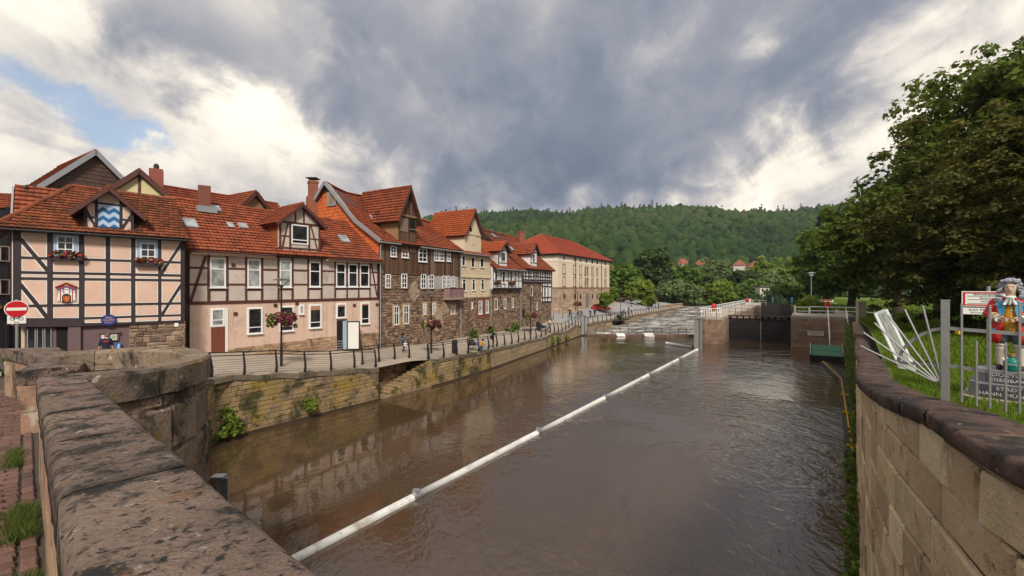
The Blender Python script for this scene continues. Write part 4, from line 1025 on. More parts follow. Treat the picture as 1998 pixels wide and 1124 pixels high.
a = gpx(252, 360, 629, 720); k = MB(); k.fbox(S1g, a[0], S1g.L, zG, a[3], -.1, .03); k.build('plinth_core', M_mortar, h1)
rubble(S1g, h1, lambda s: (zG, S1.z(305, 628)), a[0], S1g.L+.05, zG, S1.z(305, 627), [], (.2, .34), (.25, .6), .09, 170, M_rubble)
k = MB(); a = gpx(340, 348, 630, 637); k.fbox(S1g, a[0], a[1], a[2], a[3], 0, .14); k.build('vent', M_white, h1)
# notice case, blue street map, gallery sign, coat of arms
a = gpx(196, 232, 650, 665); o = thing('notice_case', 'grey wall notice case with papers behind the man', 'notice board', S1g.w((a[0]+a[1])/2, a[2], .1))
k = MB(); k.fbox(S1g, a[0], a[1], a[2], a[3], -.01, .10); k.build('case', M_plum, o); k = MB(); k.fbox(S1g, a[0]-.06, a[1]+.06, a[3], a[3]+.07, -.01, .18); k.build('canopy', M_plum, o)
for x0, x1, c in ((198, 204, (.6, .6, .58)), (213, 216, (.03, .30, .33)), (217, 228, (.62, .63, .60))):
    b = gpx(x0, x1, 652, 663); k = MB(); k.fbox(S1g, b[0], b[1], b[2], b[3], .08, .107); k.build('paper', flat('paper', c), o)
b = gpx(219, 226, 654, 661); k = MB(); k.fbox(S1g, b[0], b[1], b[2], b[3], .1, .11); k.build('print', flat('map_print', (.30, .36, .18)), o)
a = gpx(225, 236, 669, 687); o = thing('information_panel', 'small upright blue information panel leaning beside the notice case', 'panel', S1g.w((a[0]+a[1])/2, a[2], .2))
k = MB(); k.fbox(S1g, a[0], a[1], a[2], a[3], .12, .2); k.build('panel', flat('panel_blue', (.03, .12, .45)), o)
for q in range(7):
    k = MB(); x = a[0]+(a[1]-a[0])*rnd.uniform(.15, .6); z = a[2]+(a[3]-a[2])*(.15+.11*q); k.fbox(S1g, x, x+(a[1]-a[0])*.3, z, z+.05, .2, .206); k.build('print', flat('panel_print', (.55, .65, .8)), o)
c = S1.sz(212.5, 624.5); o = thing('gallery_sign', 'round dark blue gallery sign with pale lettering on the dark beam', 'sign', S1.w(c[0], c[1], .1))
k = MB(); rr = .30; k.fpoly(S1, [(c[0]+rr*1.05*math.cos(q*math.pi/14), c[1]+rr*math.sin(q*math.pi/14)) for q in range(28)], .05, .09); k.build('disc', flat('sign_blue', (.012, .03, .16)), o)
M_lil = flat('pale_lilac_letter', (.55, .42, .48)); M_org = flat('pale_orange_letter', (.62, .36, .28))
for body, dz, sz_, mm in (('MEINE', .13, .13, M_lil), ('GALERIE', 0, .155, M_org), ('MÜNDEN', -.13, .10, M_lil)):
    text_mesh(body, sz_, mm, o, S1.w(c[0], c[1]+dz, .094), S1.u, (0, 0, 1), squeeze=.82)
# coat of arms
x0, x1 = S1.sz(108, 572)[0], S1.sz(152, 572)[0]; z0, z1 = S1.z(130, 591.5), S1.z(130, 552.5); w_, hh = x1-x0, z1-z0
o = thing('coat_of_arms', 'painted wooden coat of arms with white towers over a black gate', 'coat of arms', S1.w((x0+x1)/2, z0, .05))
f = lambda u, v: (x0+u*w_, z0+v*hh)
k = MB(); k.fpoly(S1, [f(.08, .80), f(.08, .40), f(.14, .2), f(.3, .05), f(.5, 0), f(.7, .05), f(.86, .2), f(.92, .40), f(.92, .80), f(.75, .93), f(.5, .99), f(.25, .93)], .02, .07); k.build('shield', flat('arms_red', (.33, .035, .035)), o)
k = MB()
for a, b in (((0, .77), (.2, .86)), ((.2, .86), (.5, 1.0)), ((.5, 1.0), (.8, .86)), ((.8, .86), (1, .77))):
    p, q = f(*a), f(*b); k.bar(S1.w(p[0], p[1]+.01, .07), S1.w(q[0], q[1]+.01, .07), .06, .05)
k.build('moulding', flat('arms_brown', (.10, .03, .025)), o)
k = MB(); kb = MB(); kd = MB()
for (u, wd, v0, v1) in ((.16, .10, .12, .62), (.31, .10, .06, .68), (.5, .19, .45, .76), (.69, .10, .06, .68), (.84, .10, .12, .62)):
    k.fpoly(S1, [f(u-wd/2, v0), f(u+wd/2, v0), f(u+wd/2, v1), f(u-wd/2, v1)], .06, .085)
    tp = .10 if wd < .15 else .06
    kb.fpoly(S1, [f(u-wd*.55, v1), f(u+wd*.55, v1), f(u+wd*(.05 if wd < .15 else .35), v1+tp), f(u-wd*(.05 if wd < .15 else .35), v1+tp)], .06, .09)
    for g in (-.2, .2): kd.fpoly(S1, [f(u+wd*(g-.1), v1-.10), f(u+wd*(g+.1), v1-.10), f(u+wd*(g+.1), v1-.05), f(u+wd*(g-.1), v1-.05)], .08, .092)
k.fpoly(S1, [f(.26, .1), f(.74, .1), f(.74, .36), f(.6, .47), f(.4, .47), f(.26, .36)], .06, .083)
kd.fpoly(S1, [f(.30, .06), f(.5, .015), f(.70, .06), f(.70, .36), f(.62, .44), f(.5, .48), f(.38, .44), f(.30, .36)], .07, .094)
k.build('towers', M_white, o); kb.build('tower_roofs', flat('arms_blue', (.05, .13, .42)), o); kd.build('gate', M_black, o)
k = MB(); k.fpoly(S1, [f(.34, .36), f(.34, .18), f(.42, .07), f(.5, .04), f(.58, .07), f(.66, .18), f(.66, .36)], .09, .102); k.build('small_shield', flat('arms_orange', (.45, .07, .03)), o)
k = MB()
for a, b in (((.44, .12), (.52, .22)), ((.52, .22), (.47, .31)), ((.47, .31), (.55, .33)), ((.42, .24), (.52, .22)), ((.52, .22), (.58, .10)), ((.56, .2), (.6, .28))):
    p, q = f(*a), f(*b); k.bar(S1.w(p[0], p[1], .104), S1.w(q[0], q[1], .104), .035, .02)
k.build('charge', flat('arms_gold', (.62, .40, .06)), o)
k = MB()
for u in (.44, .5, .56): k.fpoly(S1, [f(u-.025, .86), f(u+.025, .86), f(u, .94)], .07, .09)
k.build('crown', flat('arms_gold2', (.62, .40, .06)), o)
# ------------------------------------------------------------------ house 2: brown timbers, grey infill, rose ground floor
S2 = Frame((-19.84, 28.0), (-11.4, 39.0))
h2 = thing('timber_house', 'long beige house with brown timbers, white windows and a timbered dormer', 'house', (-15.6, 33.5, 3))
zj = lambda x: S2.z(x, interp(x, [367, 738], [594, 583]))
zE2 = S2.z(560, 496); wallbody(h2, S2, 0, S2.L, 8, 1.5, zE2+.2, M_rosep, zr=EYE+5.6, dr=4.0)
P2 = [(367, .14), (407, .16), (443, .14), (480, .13), (511, .14), (543, .13), (570.5, .14), (601, .13), (627, .13), (653.6, .13), (677, .12), (699.5, .12), (721.5, .12), (737, .14)]
b2 = []; yl = lambda x, a, b: interp(x, [367, 738], [a, b])
for x, w_ in P2:
    s_ = S2.sz(x, 545)[0]; b2.append(((s_, S2.z(x, yl(x, 489, 506))), (s_, S2.z(x, yl(x, 592, 582.5))), w_))
for a, b, w_ in ((491, 507.5, .26), (522, 531.5, .12), (555, 555.5, .12), (592, 582.5, .2)): b2.append((S2.sz(366, a), S2.sz(738, b), w_))
b2 += [(S2.sz(401, 500), S2.sz(372, 588), .15), (S2.sz(724, 514), S2.sz(735, 577), .11)]
W2 = [(409, 440, 503, 561), (482, 508, 506, 561), (545, 568, 509, 560.5), (603, 624.5, 511, 560), (655, 673.5, 514, 560), (679, 697, 515.5, 560), (701.6, 719.6, 516.5, 560)]
holes2 = []
for q, (x0, x1, y0, y1) in enumerate(W2):
    xm, ym = (x0+x1)/2, (y0+y1)/2; r_ = (S2.sz(x0, ym)[0], S2.sz(x1, ym)[0], S2.z(xm, y1), S2.z(xm, y0)); holes2.append(r_)
    window(S2, h2, *r_, d=.03, fw=.085, hs=(.62,), glass=M_curt if q in (0, 1, 2) else M_glass, smat=M_frame)
b2b = []
for a, b, w_ in b2:
    if abs(a[0]-b[0]) > 3 and w_ < .15:       # rails are cut by the windows
        cuts = sorted([h for h in holes2 if h[2] < (a[1]+b[1])/2 < h[3]], key=lambda h: h[0]); cur = a[0]
        zf = lambda s: a[1]+(b[1]-a[1])*(s-a[0])/(b[0]-a[0])
        for h in cuts+[(b[0], 0, 0, 0)]:
            if h[0]-cur > .15: b2b.append(((cur, zf(cur)), (h[0], zf(h[0])), w_))
            cur = h[1]
    else: b2b.append((a, b, w_))
for r_ in holes2: b2b.append(((r_[0]-.03, r_[2]-.16), (r_[1]+.03, r_[2]-.16), .11))
reg2 = [S2.sz(365, 594), S2.sz(738, 584), S2.sz(738, 505), S2.sz(365, 487)]
timber(S2, h2, reg2, b2b, holes2, M_bbeam, M_greyp, proud=.045)
# ground floor windows
for (x0, x1, y0, y1, hs, g) in ((483, 511, 601, 651, (.25,), 0), (547, 572, 598, 646, (.2,), 0), (603.5, 626, 595, 640, (.25,), 0), (656.5, 674, 593, 620, (), 0), (704, 720, 591, 632, (.25,), 0), (584, 592, 596, 613, (), 1)):
    pxwin(S2, h2, x0, x1, y0, y1, d=.02, fw=.07, hs=hs, surround=M_white, sw=.06, smat=M_wplast, glass=M_curt if g else M_glass)
for (x0, x1, y0, y1) in ((605, 624, 597, 605), (657.5, 673, 594, 598), (705, 719, 592, 595.5)):
    a = gpx(x0, x1, y0, y1, S2); k = MB(); k.fbox(S2, *a, .04, .06); k.build('roller_blind', flat('blind', (.42, .22, .14)), h2)
pxwin(S2, h2, 412, 437, 603, 636, d=.02, fw=.08, hs=(.35,), sill=False, surround=M_white, sw=.06, glass=M_curt)
a = gpx(412, 439, 638, 704, S2); k = MB(); k.fbox(S2, *a, -.02, .03); dr = k.build('door', M_redp, h2)
for q in range(8):
    k = MB(); s_ = a[0]+(a[1]-a[0])*(q+.08)/8; k.fbox(S2, s_, s_+(a[1]-a[0])*.84/8, a[2]+.02, a[3]-.04, .03, .042, 0, rnd.random()); k.build('board', M_redp, dr)
k = MB(); k.fbox(S2, a[1], a[1]+.16, a[2], S2.z(440, 602), -.02, .05); k.build('door_frame', M_white, h2)
a = gpx(657, 676, 625, 686, S2); k = MB(); k.fbox(S2, *a, -.02, .05); k.build('doorway', M_int, h2)
k = MB(); a2 = gpx(668, 676, 626, 682, S2); k.fbox(S2, *a2, .04, .065); k.build('hall_wall', flat('hall_blue', (.34, .44, .55)), h2)
for q in range(5):
    k = MB(); k.fbox(S2, a[0], a2[0], a[2]+q*.2, a[2]+q*.2+.1, .04, .16-q*.02); k.build('hall_step', flat('step_grey', (.16, .16, .17)), h2)
a = gpx(676, 697, 626, 684, S2)
dl = Frame((S2.w(a[0], 0, .06)[0], S2.w(a[0], 0, .06)[1]), (S2.w(a[0]+.75, 0, .75)[0], S2.w(a[0]+.75, 0, .75)[1]))
k = MB(); k.fbox(dl, 0, 1.0, a[2]+.1, a[3], -.03, .03); dd = k.build('door', M_black, h2); k = MB(); k.fbox(dl, .09, .91, a[2]+.2, a[3]-.1, -.036, .036); k.build('door_panel', flat('door_white', (.68, .68, .64)), dd)
k = MB(); k.fbox(S2, S2.sz(653, 686)[0], S2.sz(700, 686)[0], gz(-13, 37)-.2, S2.z(676, 686), 0, .7); k.build('doorstep', M_sand, h2)
# plinth of squared sandstone
zp2 = lambda s: interp(s, [S2.sz(442, 679)[0], S2.sz(656, 655)[0], S2.L], [S2.z(442, 681), S2.z(656, 655), S2.z(738, 647)])
dz = gpx(656, 698, 600, 690, S2)
for (sA, sB, ni) in ((S2.sz(442, 679)[0], dz[0], 200), (dz[1]-.35, S2.L-.02, 80)):
    blockwall(S2, h2, sA, sB, lambda s: S2.z(442, 720)-1.4, zp2, (.17, .26), (.28, .75), M_sand, ni, .04, .012, .018, .012, 'stone')
for x, y in ((455, 517), (459, 612), (579, 592), (537, 595.5), (691, 595.5), (735, 594)):
    s_, z = S2.sz(x, y); k = MB(); k.fbox(S2, s_-.11, s_+.11, z-.1, z+.1, 0, .08); k.build('vent', M_bbeam, h2)
downpipe(h2, S2, S2.sz(369, 600)[0]-.05, 2.4, zE2, m=M_black); downpipe(h2, S2, S2.L-.05, 2.0, zE2, m=M_black)
# roof of house 2
D2 = 4.0; zR2 = EYE+6.0; ezL = S2.z(367, 488)-.02; ezR = S2.z(738, 504)-.02
eL = S2.w(-.15, zE2-.1, .5); eR = S2.w(S2.L+.1, zE2-.12, .5); rL = S2.w(-.15, zR2, -D2); rR = S2.w(S2.L-.1, zR2-.1, -D2)
tile_roof(h2, eL, eR, rL, rR, M_tile, tw=.27, cl=.33, amp=.04); tile_roof(h2, S2.w(S2.L, zE2, -8.4), S2.w(0, zE2, -8.4), rR, rL, M_tile, tw=.5, cl=.6, name='rear_roof')
ridge(h2, Vector(rL)+Vector((0, 0, .08)), Vector(rR)+Vector((0, 0, .08)), M_tile)
for x0, x1 in ((0, S2.sz(543, 500)[0]-.4), (S2.sz(625, 500)[0]+.3, S2.L)):
    gutter(h2, S2.w(x0, zE2-.17, .55), S2.w(x1, zE2-.17, .55), .07, M_bbeam); k = MB(); k.fbox(S2, x0, x1, zE2-.35, zE2-.2, 0, .4); k.build('eaves_board', M_rosep, h2)
sa, sb = S2.sz(544, 470)[0], S2.sz(624, 470)[0]; zde = S2.z(585, 436); zdp = S2.z(588, 402); zd0 = S2.z(585, 502)
M_hung2 = mat('brown_hung_cheek', [(.30, .10, .035), (.25, .08, .03)], .8, 2, .2, .3)
pol = dormer(S2, h2, sa, sb, zd0, zde, zdp, 3.4, M_greyp, M_hung2, M_tile, ov=.45, hang=.35)
wd_ = gpx(567.5, 600.5, 439, 477, S2)
sq = lambda x, y=470: S2.sz(x, y)
xs = lambda x: S2.sz(x, 465)[0]
bd = [((sa+.07, zd0), (sa+.07, zde), .14), ((sb-.07, zd0), (sb-.07, zde), .14), ((xs(565.5), zd0), (xs(565.5), zde), .13), ((xs(602.5), zd0), (xs(602.5), zde), .13), ((sa, zde-.02), (sb, zde-.02), .16), ((sa, zd0+.62), (sb, zd0+.62), .12), ((sa, zd0+.05), (sb, zd0+.05), .14),
      ((xs(576), zde), (xs(576), S2.z(576, 411)), .11), ((xs(592), zde), (xs(592), S2.z(592, 409)), .11), (S2.sz(561, 436), S2.sz(549, 487), .10), (S2.sz(606, 441), S2.sz(620, 493), .10), (S2.sz(546, 460), S2.sz(563, 461), .09), (S2.sz(605, 466), S2.sz(622, 468), .09), ((xs(585), zd0), (xs(585), zd0+.6), .1), ((sa, zde), ((sa+sb)/2, zdp), .13), (((sa+sb)/2, zdp), (sb, zde), .13)]
timber(S2, h2, pol, bd, [wd_], M_bbeam, M_greyp, proud=.045, d=.03)
window(S2, h2, *wd_, d=.05, fw=.09, hs=(.22,), sill=False)
def on2(px, py):      # a point on the front slope of house 2
    for i in range(200):
        f = i/200; d = .5+(-D2-.5)*f; z = zE2-.1+(zR2-zE2+.1)*f; s_, zz = S2.sz(px, py, d)
        if zz <= z: return s_, d, z
    return s_, d, z
vS = Vector(S2.w(0, zR2, -D2))-Vector(S2.w(0, zE2-.1, .5))
for x, y, w_, h in ((375, 447, .75, 1.0), (423, 414, .6, .7), (452, 447, .4, .6), (476, 448, .6, .6), (676, 475, .8, 1.0)):
    s_, d, z = on2(x, y); skylight(h2, S2.w(s_, z+.03, d), S2.u, vS, w_, h)
s_, d, z = on2(402, 412); c = S2.w(s_, z, d-.3); chimney(h2, c[0], c[1], z-.8, z+1.75, .75, flat('chimney_brown', (.17, .055, .035)), False)
k = MB(); k.fbox(S2, s_-.6, s_+.6, z-.12, z+.3, d-.1, d+.35); k.build('flashing', M_zinc, h2)
# ------------------------------------------------------------------ house 3: stone below, weathered boards above
S3 = Frame((-11.4, 39.0), (-5.66, 49.2))
h3 = thing('stone_house', 'tall rubble stone house with weathered brown boarding and open loft dormer', 'house', (-8.5, 44, 2))
zE3 = EYE+4.05; zW3 = EYE+1.25; DR3 = 6.6; zR3 = EYE+9.75; zR3b = EYE+8.2
wallbody(h3, S3, 0, S3.L, 11, 1.0, zE3, M_mortar); 
def boards(S, root, s0, s1, z0, z1, d, m, holes=(), w_=.17, name='boards', poly=None):
    k = MB(); s_ = s0
    while s_ < s1:
        b = min(s1, s_+w_*rnd.uniform(.8, 1.15)); cells = [[(s_+.005, z0+rnd.uniform(-.05, .02)), (b-.005, z0+rnd.uniform(-.05, .02)), (b-.005, z1), (s_+.005, z1)]]
        if poly:
            c = cells[0]
            for i in range(len(poly)):
                p, q = poly[i], poly[(i+1) % len(poly)]; nx, nz = q[1]-p[1], -(q[0]-p[0]); c = clip(c, nx, nz, nx*p[0]+nz*p[1])
                if len(c) < 3: break
            cells = [c] if len(c) >= 3 else []
        for h in holes: cells = carve(cells, *h)
        dd = d+rnd.uniform(-.012, .012); t = rnd.random()
        for c in cells: k.fpoly(S, c, dd-.05, dd, 0, t)
        s_ = b
    return k.build(name, m, root, kind='stuff')
def r3(x0, x1, y0, y1, S=None): return gpx(x0, x1, y0, y1, S or S3)
WU = [(760, 771.5, 480, 501), (782, 795, 481, 503), (815, 831, 486, 511), (846, 854.5, 489, 509), (856, 864.5, 489.5, 509.5), (870, 877.5, 491, 510)]
WM = [(751, 761, 535, 562), (782, 793, 534, 562), (820, 830, 535, 563), (835, 845, 536, 563), (862, 869, 538, 563), (870.5, 877, 538, 563), (880, 886, 539, 560)]
WL = [(768, 778, 597, 634), (787, 797, 596, 632), (825.5, 831, 593, 614), (843, 849, 592, 614), (880, 887, 598, 613)]
HU = [r3(*q) for q in WU]; HM = [r3(*q) for q in WM]; HL = [r3(*q) for q in WL]
dsa, dsb = S3.sz(774.5, 470)[0], S3.sz(810, 470)[0]
boards(S3, h3, 0, S3.L, zW3, zE3+.1, .10, M_wboard, HU)
for h in HU: window(S3, h3, *h, d=.1, fw=.075, vs=(.5,), hs=(.33, .67), sill=True, smat=M_frame)
for h in HM: window(S3, h3, *h, d=.06, fw=.08, vs=(.5,), hs=(.33, .67), sill=True, smat=M_mortar)
for h in HL: window(S3, h3, *h, d=.0, fw=.075, hs=(.62,), vs=(.5,), surround=M_sand, sw=.2, sill=True, smat=M_sand)
gp = r3(831, 893, 536, 564); k = MB(); gcells = [[(gp[0], gp[2]), (gp[1], gp[2]), (gp[1], gp[3]+.1), (gp[0], gp[3]+.1)]]
for h in HM: gcells = carve(gcells, *h)
for c in gcells: k.fpoly(S3, c, -.02, .07)
k.build('grey_infill', mat('pale_grey_render', [(.34, .33, .31), (.38, .37, .35)], .9, 1, .2, .2), h3)
hz = HM+[(a-.22, b+.22, c-.2, e+.22) for a, b, c, e in HL]+[(gp[0], gp[1], gp[2], gp[3]+.3)]
rubble(S3, h3, lambda s: (1.4, zW3-.02), 0, S3.L, 1.4, zW3, hz, (.17, .33), (.2, .52), .07, 300, M_rubble, near_first=lambda q: q[0]*1.0-(q[1]-q[0])*4)
ren = mat('flaking_lime_render', [(.36, .28, .20)], .95, 1.2, .25, .5, stain=((.20, .14, .10), 1.6, .5, .7))
for (x0, x1, y0, y1) in ((797, 818, 546, 590), (858, 880, 590, 612), (843, 864, 600, 650)):
    q = r3(x0, x1, y0, y1); k = MB(); c = ((q[0]+q[1])/2, (q[2]+q[3])/2)
    k.fpoly(S3, [(c[0]+(q[1]-q[0])/2*math.cos(t*math.pi/8)*rnd.uniform(.7, 1.1), c[1]+(q[3]-q[2])/2*math.sin(t*math.pi/8)*rnd.uniform(.7, 1.1)) for t in range(16)], .0, .085); k.build('render_patch', ren, h3)
# bay box (wooden balcony) on brackets
q = r3(865, 893, 563, 580); bx_ = thing('balcony', 'small faded violet wooden balcony box on the stone wall', 'balcony', S3.w((q[0]+q[1])/2, q[2], .5))
M_bal = mat('faded_violet_wood', [(.22, .13, .14), (.27, .17, .17), (.18, .10, .11)], .85, 2, .3, .3)
n = 14
for i in range(n):
    a = q[0]+(q[1]-q[0])*i/n; k = MB(); k.fbox(S3, a+.01, a+(q[1]-q[0])/n-.01, q[2], q[3], .78, .82, 0, rnd.random()); k.build('board', M_bal, bx_)
for s_ in (q[0], q[1]): k = MB(); k.fbox(S3, s_-.03, s_+.03, q[2], q[3], .05, .82); k.build('side', M_bal, bx_)
k = MB(); k.fbox(S3, q[0]-.05, q[1]+.05, q[2]-.25, q[2], .02, .86); k.build('floor', M_mortar, bx_); k = MB(); k.fbox(S3, q[0]-.06, q[1]+.06, q[3], q[3]+.06, .05, .87); k.build('rail', M_bbeam, bx_)
# roof: tall part over the gable, lower part to the right
S3g = Frame((S3.w(0, 0, -11)[0], S3.w(0, 0, -11)[1]), (S3.o.x, S3.o.y))   # left gable plane, s from back to front
gpoly = [(S3g.L-11, EYE+1.2), (S3g.L, EYE+1.2), (S3g.L, zE3-.05), (S3g.L-2.6, zE3+1.75), (S3g.L-DR3, zR3), (S3g.L-9.1, zE3+3.6), (S3g.L-11, zE3+1.4)]
k = MB(); k.fpoly(S3g, [gpoly[0], gpoly[1], gpoly[2], gpoly[3], gpoly[4], gpoly[5], gpoly[6]], -.25, .0); k.build('gable_wall', M_mortar, h3)
for part in ([gpoly[0], gpoly[1], gpoly[2], gpoly[3], (gpoly[4][0], gpoly[4][1]-1.3)], [gpoly[0], (gpoly[4][0], gpoly[4][1]-1.3), gpoly[5], gpoly[6]], [(gpoly[4][0]-1.2, gpoly[4][1]-1.8), gpoly[3], gpoly[4]]):
    hangtiles(h3, S3g, part if area(part) > 0 else part[::-1], .0, M_hung, .36, .30)
w3 = (S3g.L-6.5, S3g.L-5.3, zR3-2.2, zR3-.9); k = MB(); k.fbox(S3g, *w3, 0, .12); o = k.build('loft_window', M_zinc, h3); k = MB(); k.fbox(S3g, w3[0]+.28, w3[1]-.28, w3[2]+.22, w3[3]-.22, .12, .14); k.build('shutter', M_tanboard, o)
k = MB(); k.fpoly(S3g, [(S3g.L-DR3-.75, zR3-.85), (S3g.L-DR3+.75, zR3-.85), (S3g.L-DR3, zR3-.1)], 0, .06); k.build('gable_hood', M_dbeam, h3)
sm3 = S3.sz(820, 470)[0]; sB3 = S3.L+.1
lo = .55      # where the slope breaks: lower part flatter (bell-cast)
def slope3(sx0, sx1, zr0, zr1, nm):
    zb_ = zE3+1.9; db = -2.6
    tile_roof(h3, S3.w(sx0, zE3-.08, .45), S3.w(sx1, zE3-.08, .45), S3.w(sx0, zb_, db), S3.w(sx1, zb_, db), M_tile, tw=.28, cl=.34, amp=.04, name=nm)
    tile_roof(h3, S3.w(sx0, zb_, db), S3.w(sx1, zb_, db), S3.w(sx0, zr0, -DR3), S3.w(sx1, zr1, -DR3), M_tile, tw=.28, cl=.34, amp=.04, name=nm, sag=.12)
slope3(-.25, dsb+.3, zR3, zR3-.9, 'roof'); slope3(dsb+.31, sB3, zR3-1.05, zR3b-.3, 'roof')
tile_roof(h3, S3.w(sB3, zE3+.5, -11.5), S3.w(-.25, zE3+1.2, -11.5), S3.w(sB3, zR3b-.3, -DR3), S3.w(-.25, zR3, -DR3), M_tile, tw=.5, cl=.6, name='rear_roof')
ridge(h3, S3.w(-.25, zR3+.08, -DR3), S3.w(dsb+.3, zR3-.82, -DR3), M_tile, sag=.15); ridge(h3, S3.w(dsb+.3, zR3-.95, -DR3), S3.w(sB3, zR3b-.2, -DR3), M_tile, sag=.1)
k = MB()
vp = [S3.w(-.3, zE3-.1, .5), S3.w(-.3, zE3+1.88, -2.6), S3.w(-.3, zR3+.02, -DR3), S3.w(-.3, zE3+2.6, -9.6)]
for a, b in zip(vp, vp[1:]): k.bar(Vector(a), Vector(b), .12, .32)
k.build('verge_board', M_zinc, h3)
gutter(h3, S3.w(-.3, zE3-.15, .5), S3.w(dsa, zE3-.15, .5)); gutter(h3, S3.w(dsb+.3, zE3-.2, .5), S3.w(S3.L, zE3-.2, .5)); downpipe(h3, S3, -.12, 2.0, zE3-.1, .3, m=M_zinc); downpipe(h3, S3, S3.L+.02, 1.9, zE3-.1, .15)
# loft dormer with hoist opening
zd0 = zE3-.75; zde = S3.z(792, 421); zdp = S3.z(794, 368)
pol = dormer(S3, h3, dsa, dsb, zd0, zde, zdp, 5.6, M_tanboard, M_tanboard, M_tile, ov=.5, hang=.4, wall=True, d=.12)
op = r3(796, 808, 428, 452)
boards(S3, h3, dsa, dsb, zd0, zdp, .16, M_wboard, [op], poly=pol, name='dormer_boards')
k = MB(); k.fbox(S3, *op, .1, .15); k.build('loft_opening', M_int, h3); k = MB(); k.fbox(S3, dsa-.05, dsb+.05, zde-.12, zde+.03, .1, .26); k.build('dormer_beam', M_tanboard, h3)
k = MB(); k.bar(S3.w(op[0]-.1, op[2]+.15, .3), S3.w(op[1]+.6, op[2]+.2, .35), .07, .07); k.build('hoist_bar', M_tanboard, h3)
q = r3(777, 793, 426, 452); k = MB(); k.fbox(S3, *q, .17, .2); k.build('loft_shutter', mat('silver_board', [(.24, .19, .14), (.19, .14, .10)], .9, 2, .35, .3, stretch=(5, 5, .4)), h3)
vS = Vector(S3.w(0, zR3, -DR3))-Vector(S3.w(0, zE3+1.9, -2.6)); skylight(h3, S3.w(S3.sz(713, 430, -3)[0]+.9, zE3+2.2, -2.75), S3.u, vS, .5, .7)
c3 = S3.w(-.9, 0, -7.4); k3 = chimney(h3, P(609, 400, 43).x, 43.0, EYE+3, EYE+8.6, .95, M_brick, False, .55); chimney(h3, P(611, 400, 43).x, 43.0, EYE+8.5, EYE+10.1, .8, M_brick, True, .55)
k = MB(); c = P(611, 347, 43); k.box(c.x-.5, c.x+.5, 42.5, 43.5, EYE+10.3, EYE+10.36); k.build('chimney_cap', M_black, h3)
# ------------------------------------------------------------------ house 4: cream shingled
S4 = Frame((-5.66, 49.2), (-2.7, 54.7))
h4 = thing('cream_house', 'narrow cream shingled house with peeling gable dormer, stone ground floor', 'house', (-4.2, 52, 2))
zE4 = EYE+3.85; DR4 = 6.0; zR4 = EYE+8.0
wallbody(h4, S4, 0, S4.L, 10, 1, zE4, M_mortar); zc4 = S4.z(925, 580); zm4 = S4.z(925, 541)
W4 = [(899, 905.5, 499, 519), (917, 924, 502, 522), (935, 942, 504, 522)]; W4b = [(901, 908, 544, 568), (920, 926, 544, 567), (937.5, 943.5, 544.5, 566.5)]
H4 = [gpx(*q, S4) for q in W4]; H4b = [gpx(*q, S4) for q in W4b]; W4c = [(919, 922, 589, 602), (933, 940, 587, 613), (947, 952.5, 586, 611)]; H4c = [gpx(*q, S4) for q in W4c]
for (z0, z1, d, hh) in ((zm4+.1, zE4+.05, .14, H4), (zc4, zm4-.05, .08, H4b)):
    k = MB(); cells = [[(0, z0), (S4.L, z0), (S4.L, z1), (0, z1)]]
    for h in hh: cells = carve(cells, *h)
    for c in cells: k.fpoly(S4, c, -.02, d-.03)
    k.build('shingle_backing', M_cream, h4)
    k = MB(); z = z0; r = 0
    while z < z1:
        s_ = -.15 if r % 2 else 0
        while s_ < S4.L:
            cells = [[(max(0, s_+.008), z+.005), (min(S4.L, s_+.29), z+.005), (min(S4.L, s_+.29), min(z1, z+.295)), (max(0, s_+.008), min(z1, z+.295))]]
            for h in hh: cells = carve(cells, *h)
            t = rnd.random(); dd = d+rnd.uniform(-.008, .008)
            for c in cells: k.fpoly(S4, c, d-.04, dd, 0, t)
            s_ += .3
        z += .3; r += 1
    k.build('shingles', M_cream, h4, kind='stuff')
k = MB(); k.fbox(S4, -.02, S4.L+.02, zm4-.06, zm4+.14, -.02, .2); k.build('band_course', M_cream, h4)
for h in H4: window(S4, h4, *h, d=.12, fw=.07, sill=True, smat=M_cream)
for h in H4b: window(S4, h4, *h, d=.06, fw=.07, hs=(.7,), sill=True)
for h in H4c: window(S4, h4, *h, d=.02, fw=.07, hs=(.65,), sill=True, surround=M_brick if h is not H4c[0] else None, sw=.14, glass=M_curt)
hb = gpx(930, 953, 582, 622, S4); k = MB()
z = hb[2]; r = 0
while z < hb[3]:
    s_ = hb[0]+(-.12 if r % 2 else 0)
    while s_ < hb[1]:
        c = [[(s_, z), (s_+.24, z), (s_+.24, z+.075), (s_, z+.075)]]
        for h in H4c[1:]: c = carve(c, h[0]-.14, h[1]+.14, h[2]-.14, h[3]+.14)
        for e in c: k.fpoly(S4, e, 0, .07, 0, rnd.random())
        s_ += .255
    z += .09; r += 1
k.build('bricks', M_brick, h4, kind='stuff')
rubble(S4, h4, lambda s: (1.4, zc4), 0, S4.L, 1.4, zc4, H4c+[hb], (.18, .34), (.25, .6), .08, 120, M_rubble)
tile_roof(h4, S4.w(-.05, zE4-.05, .5), S4.w(S4.L+.1, zE4-.05, .5), S4.w(-.05, zR4, -DR4), S4.w(S4.L+.1, zR4-.6, -DR4), M_brtile, tw=.28, cl=.34)
tile_roof(h4, S4.w(S4.L, zE4, -11), S4.w(0, zE4, -11), S4.w(S4.L, zR4-.6, -DR4), S4.w(0, zR4, -DR4), M_brtile, tw=.5, cl=.6, name='rear_roof')
ridge(h4, S4.w(-.05, zR4+.08, -DR4), S4.w(S4.L+.1, zR4-.52, -DR4), M_brtile); gutter(h4, S4.w(0, zE4-.1, .55), S4.w(S4.L, zE4-.1, .55)); downpipe(h4, S4, S4.L-.02, 1.9, zE4-.1, .22)
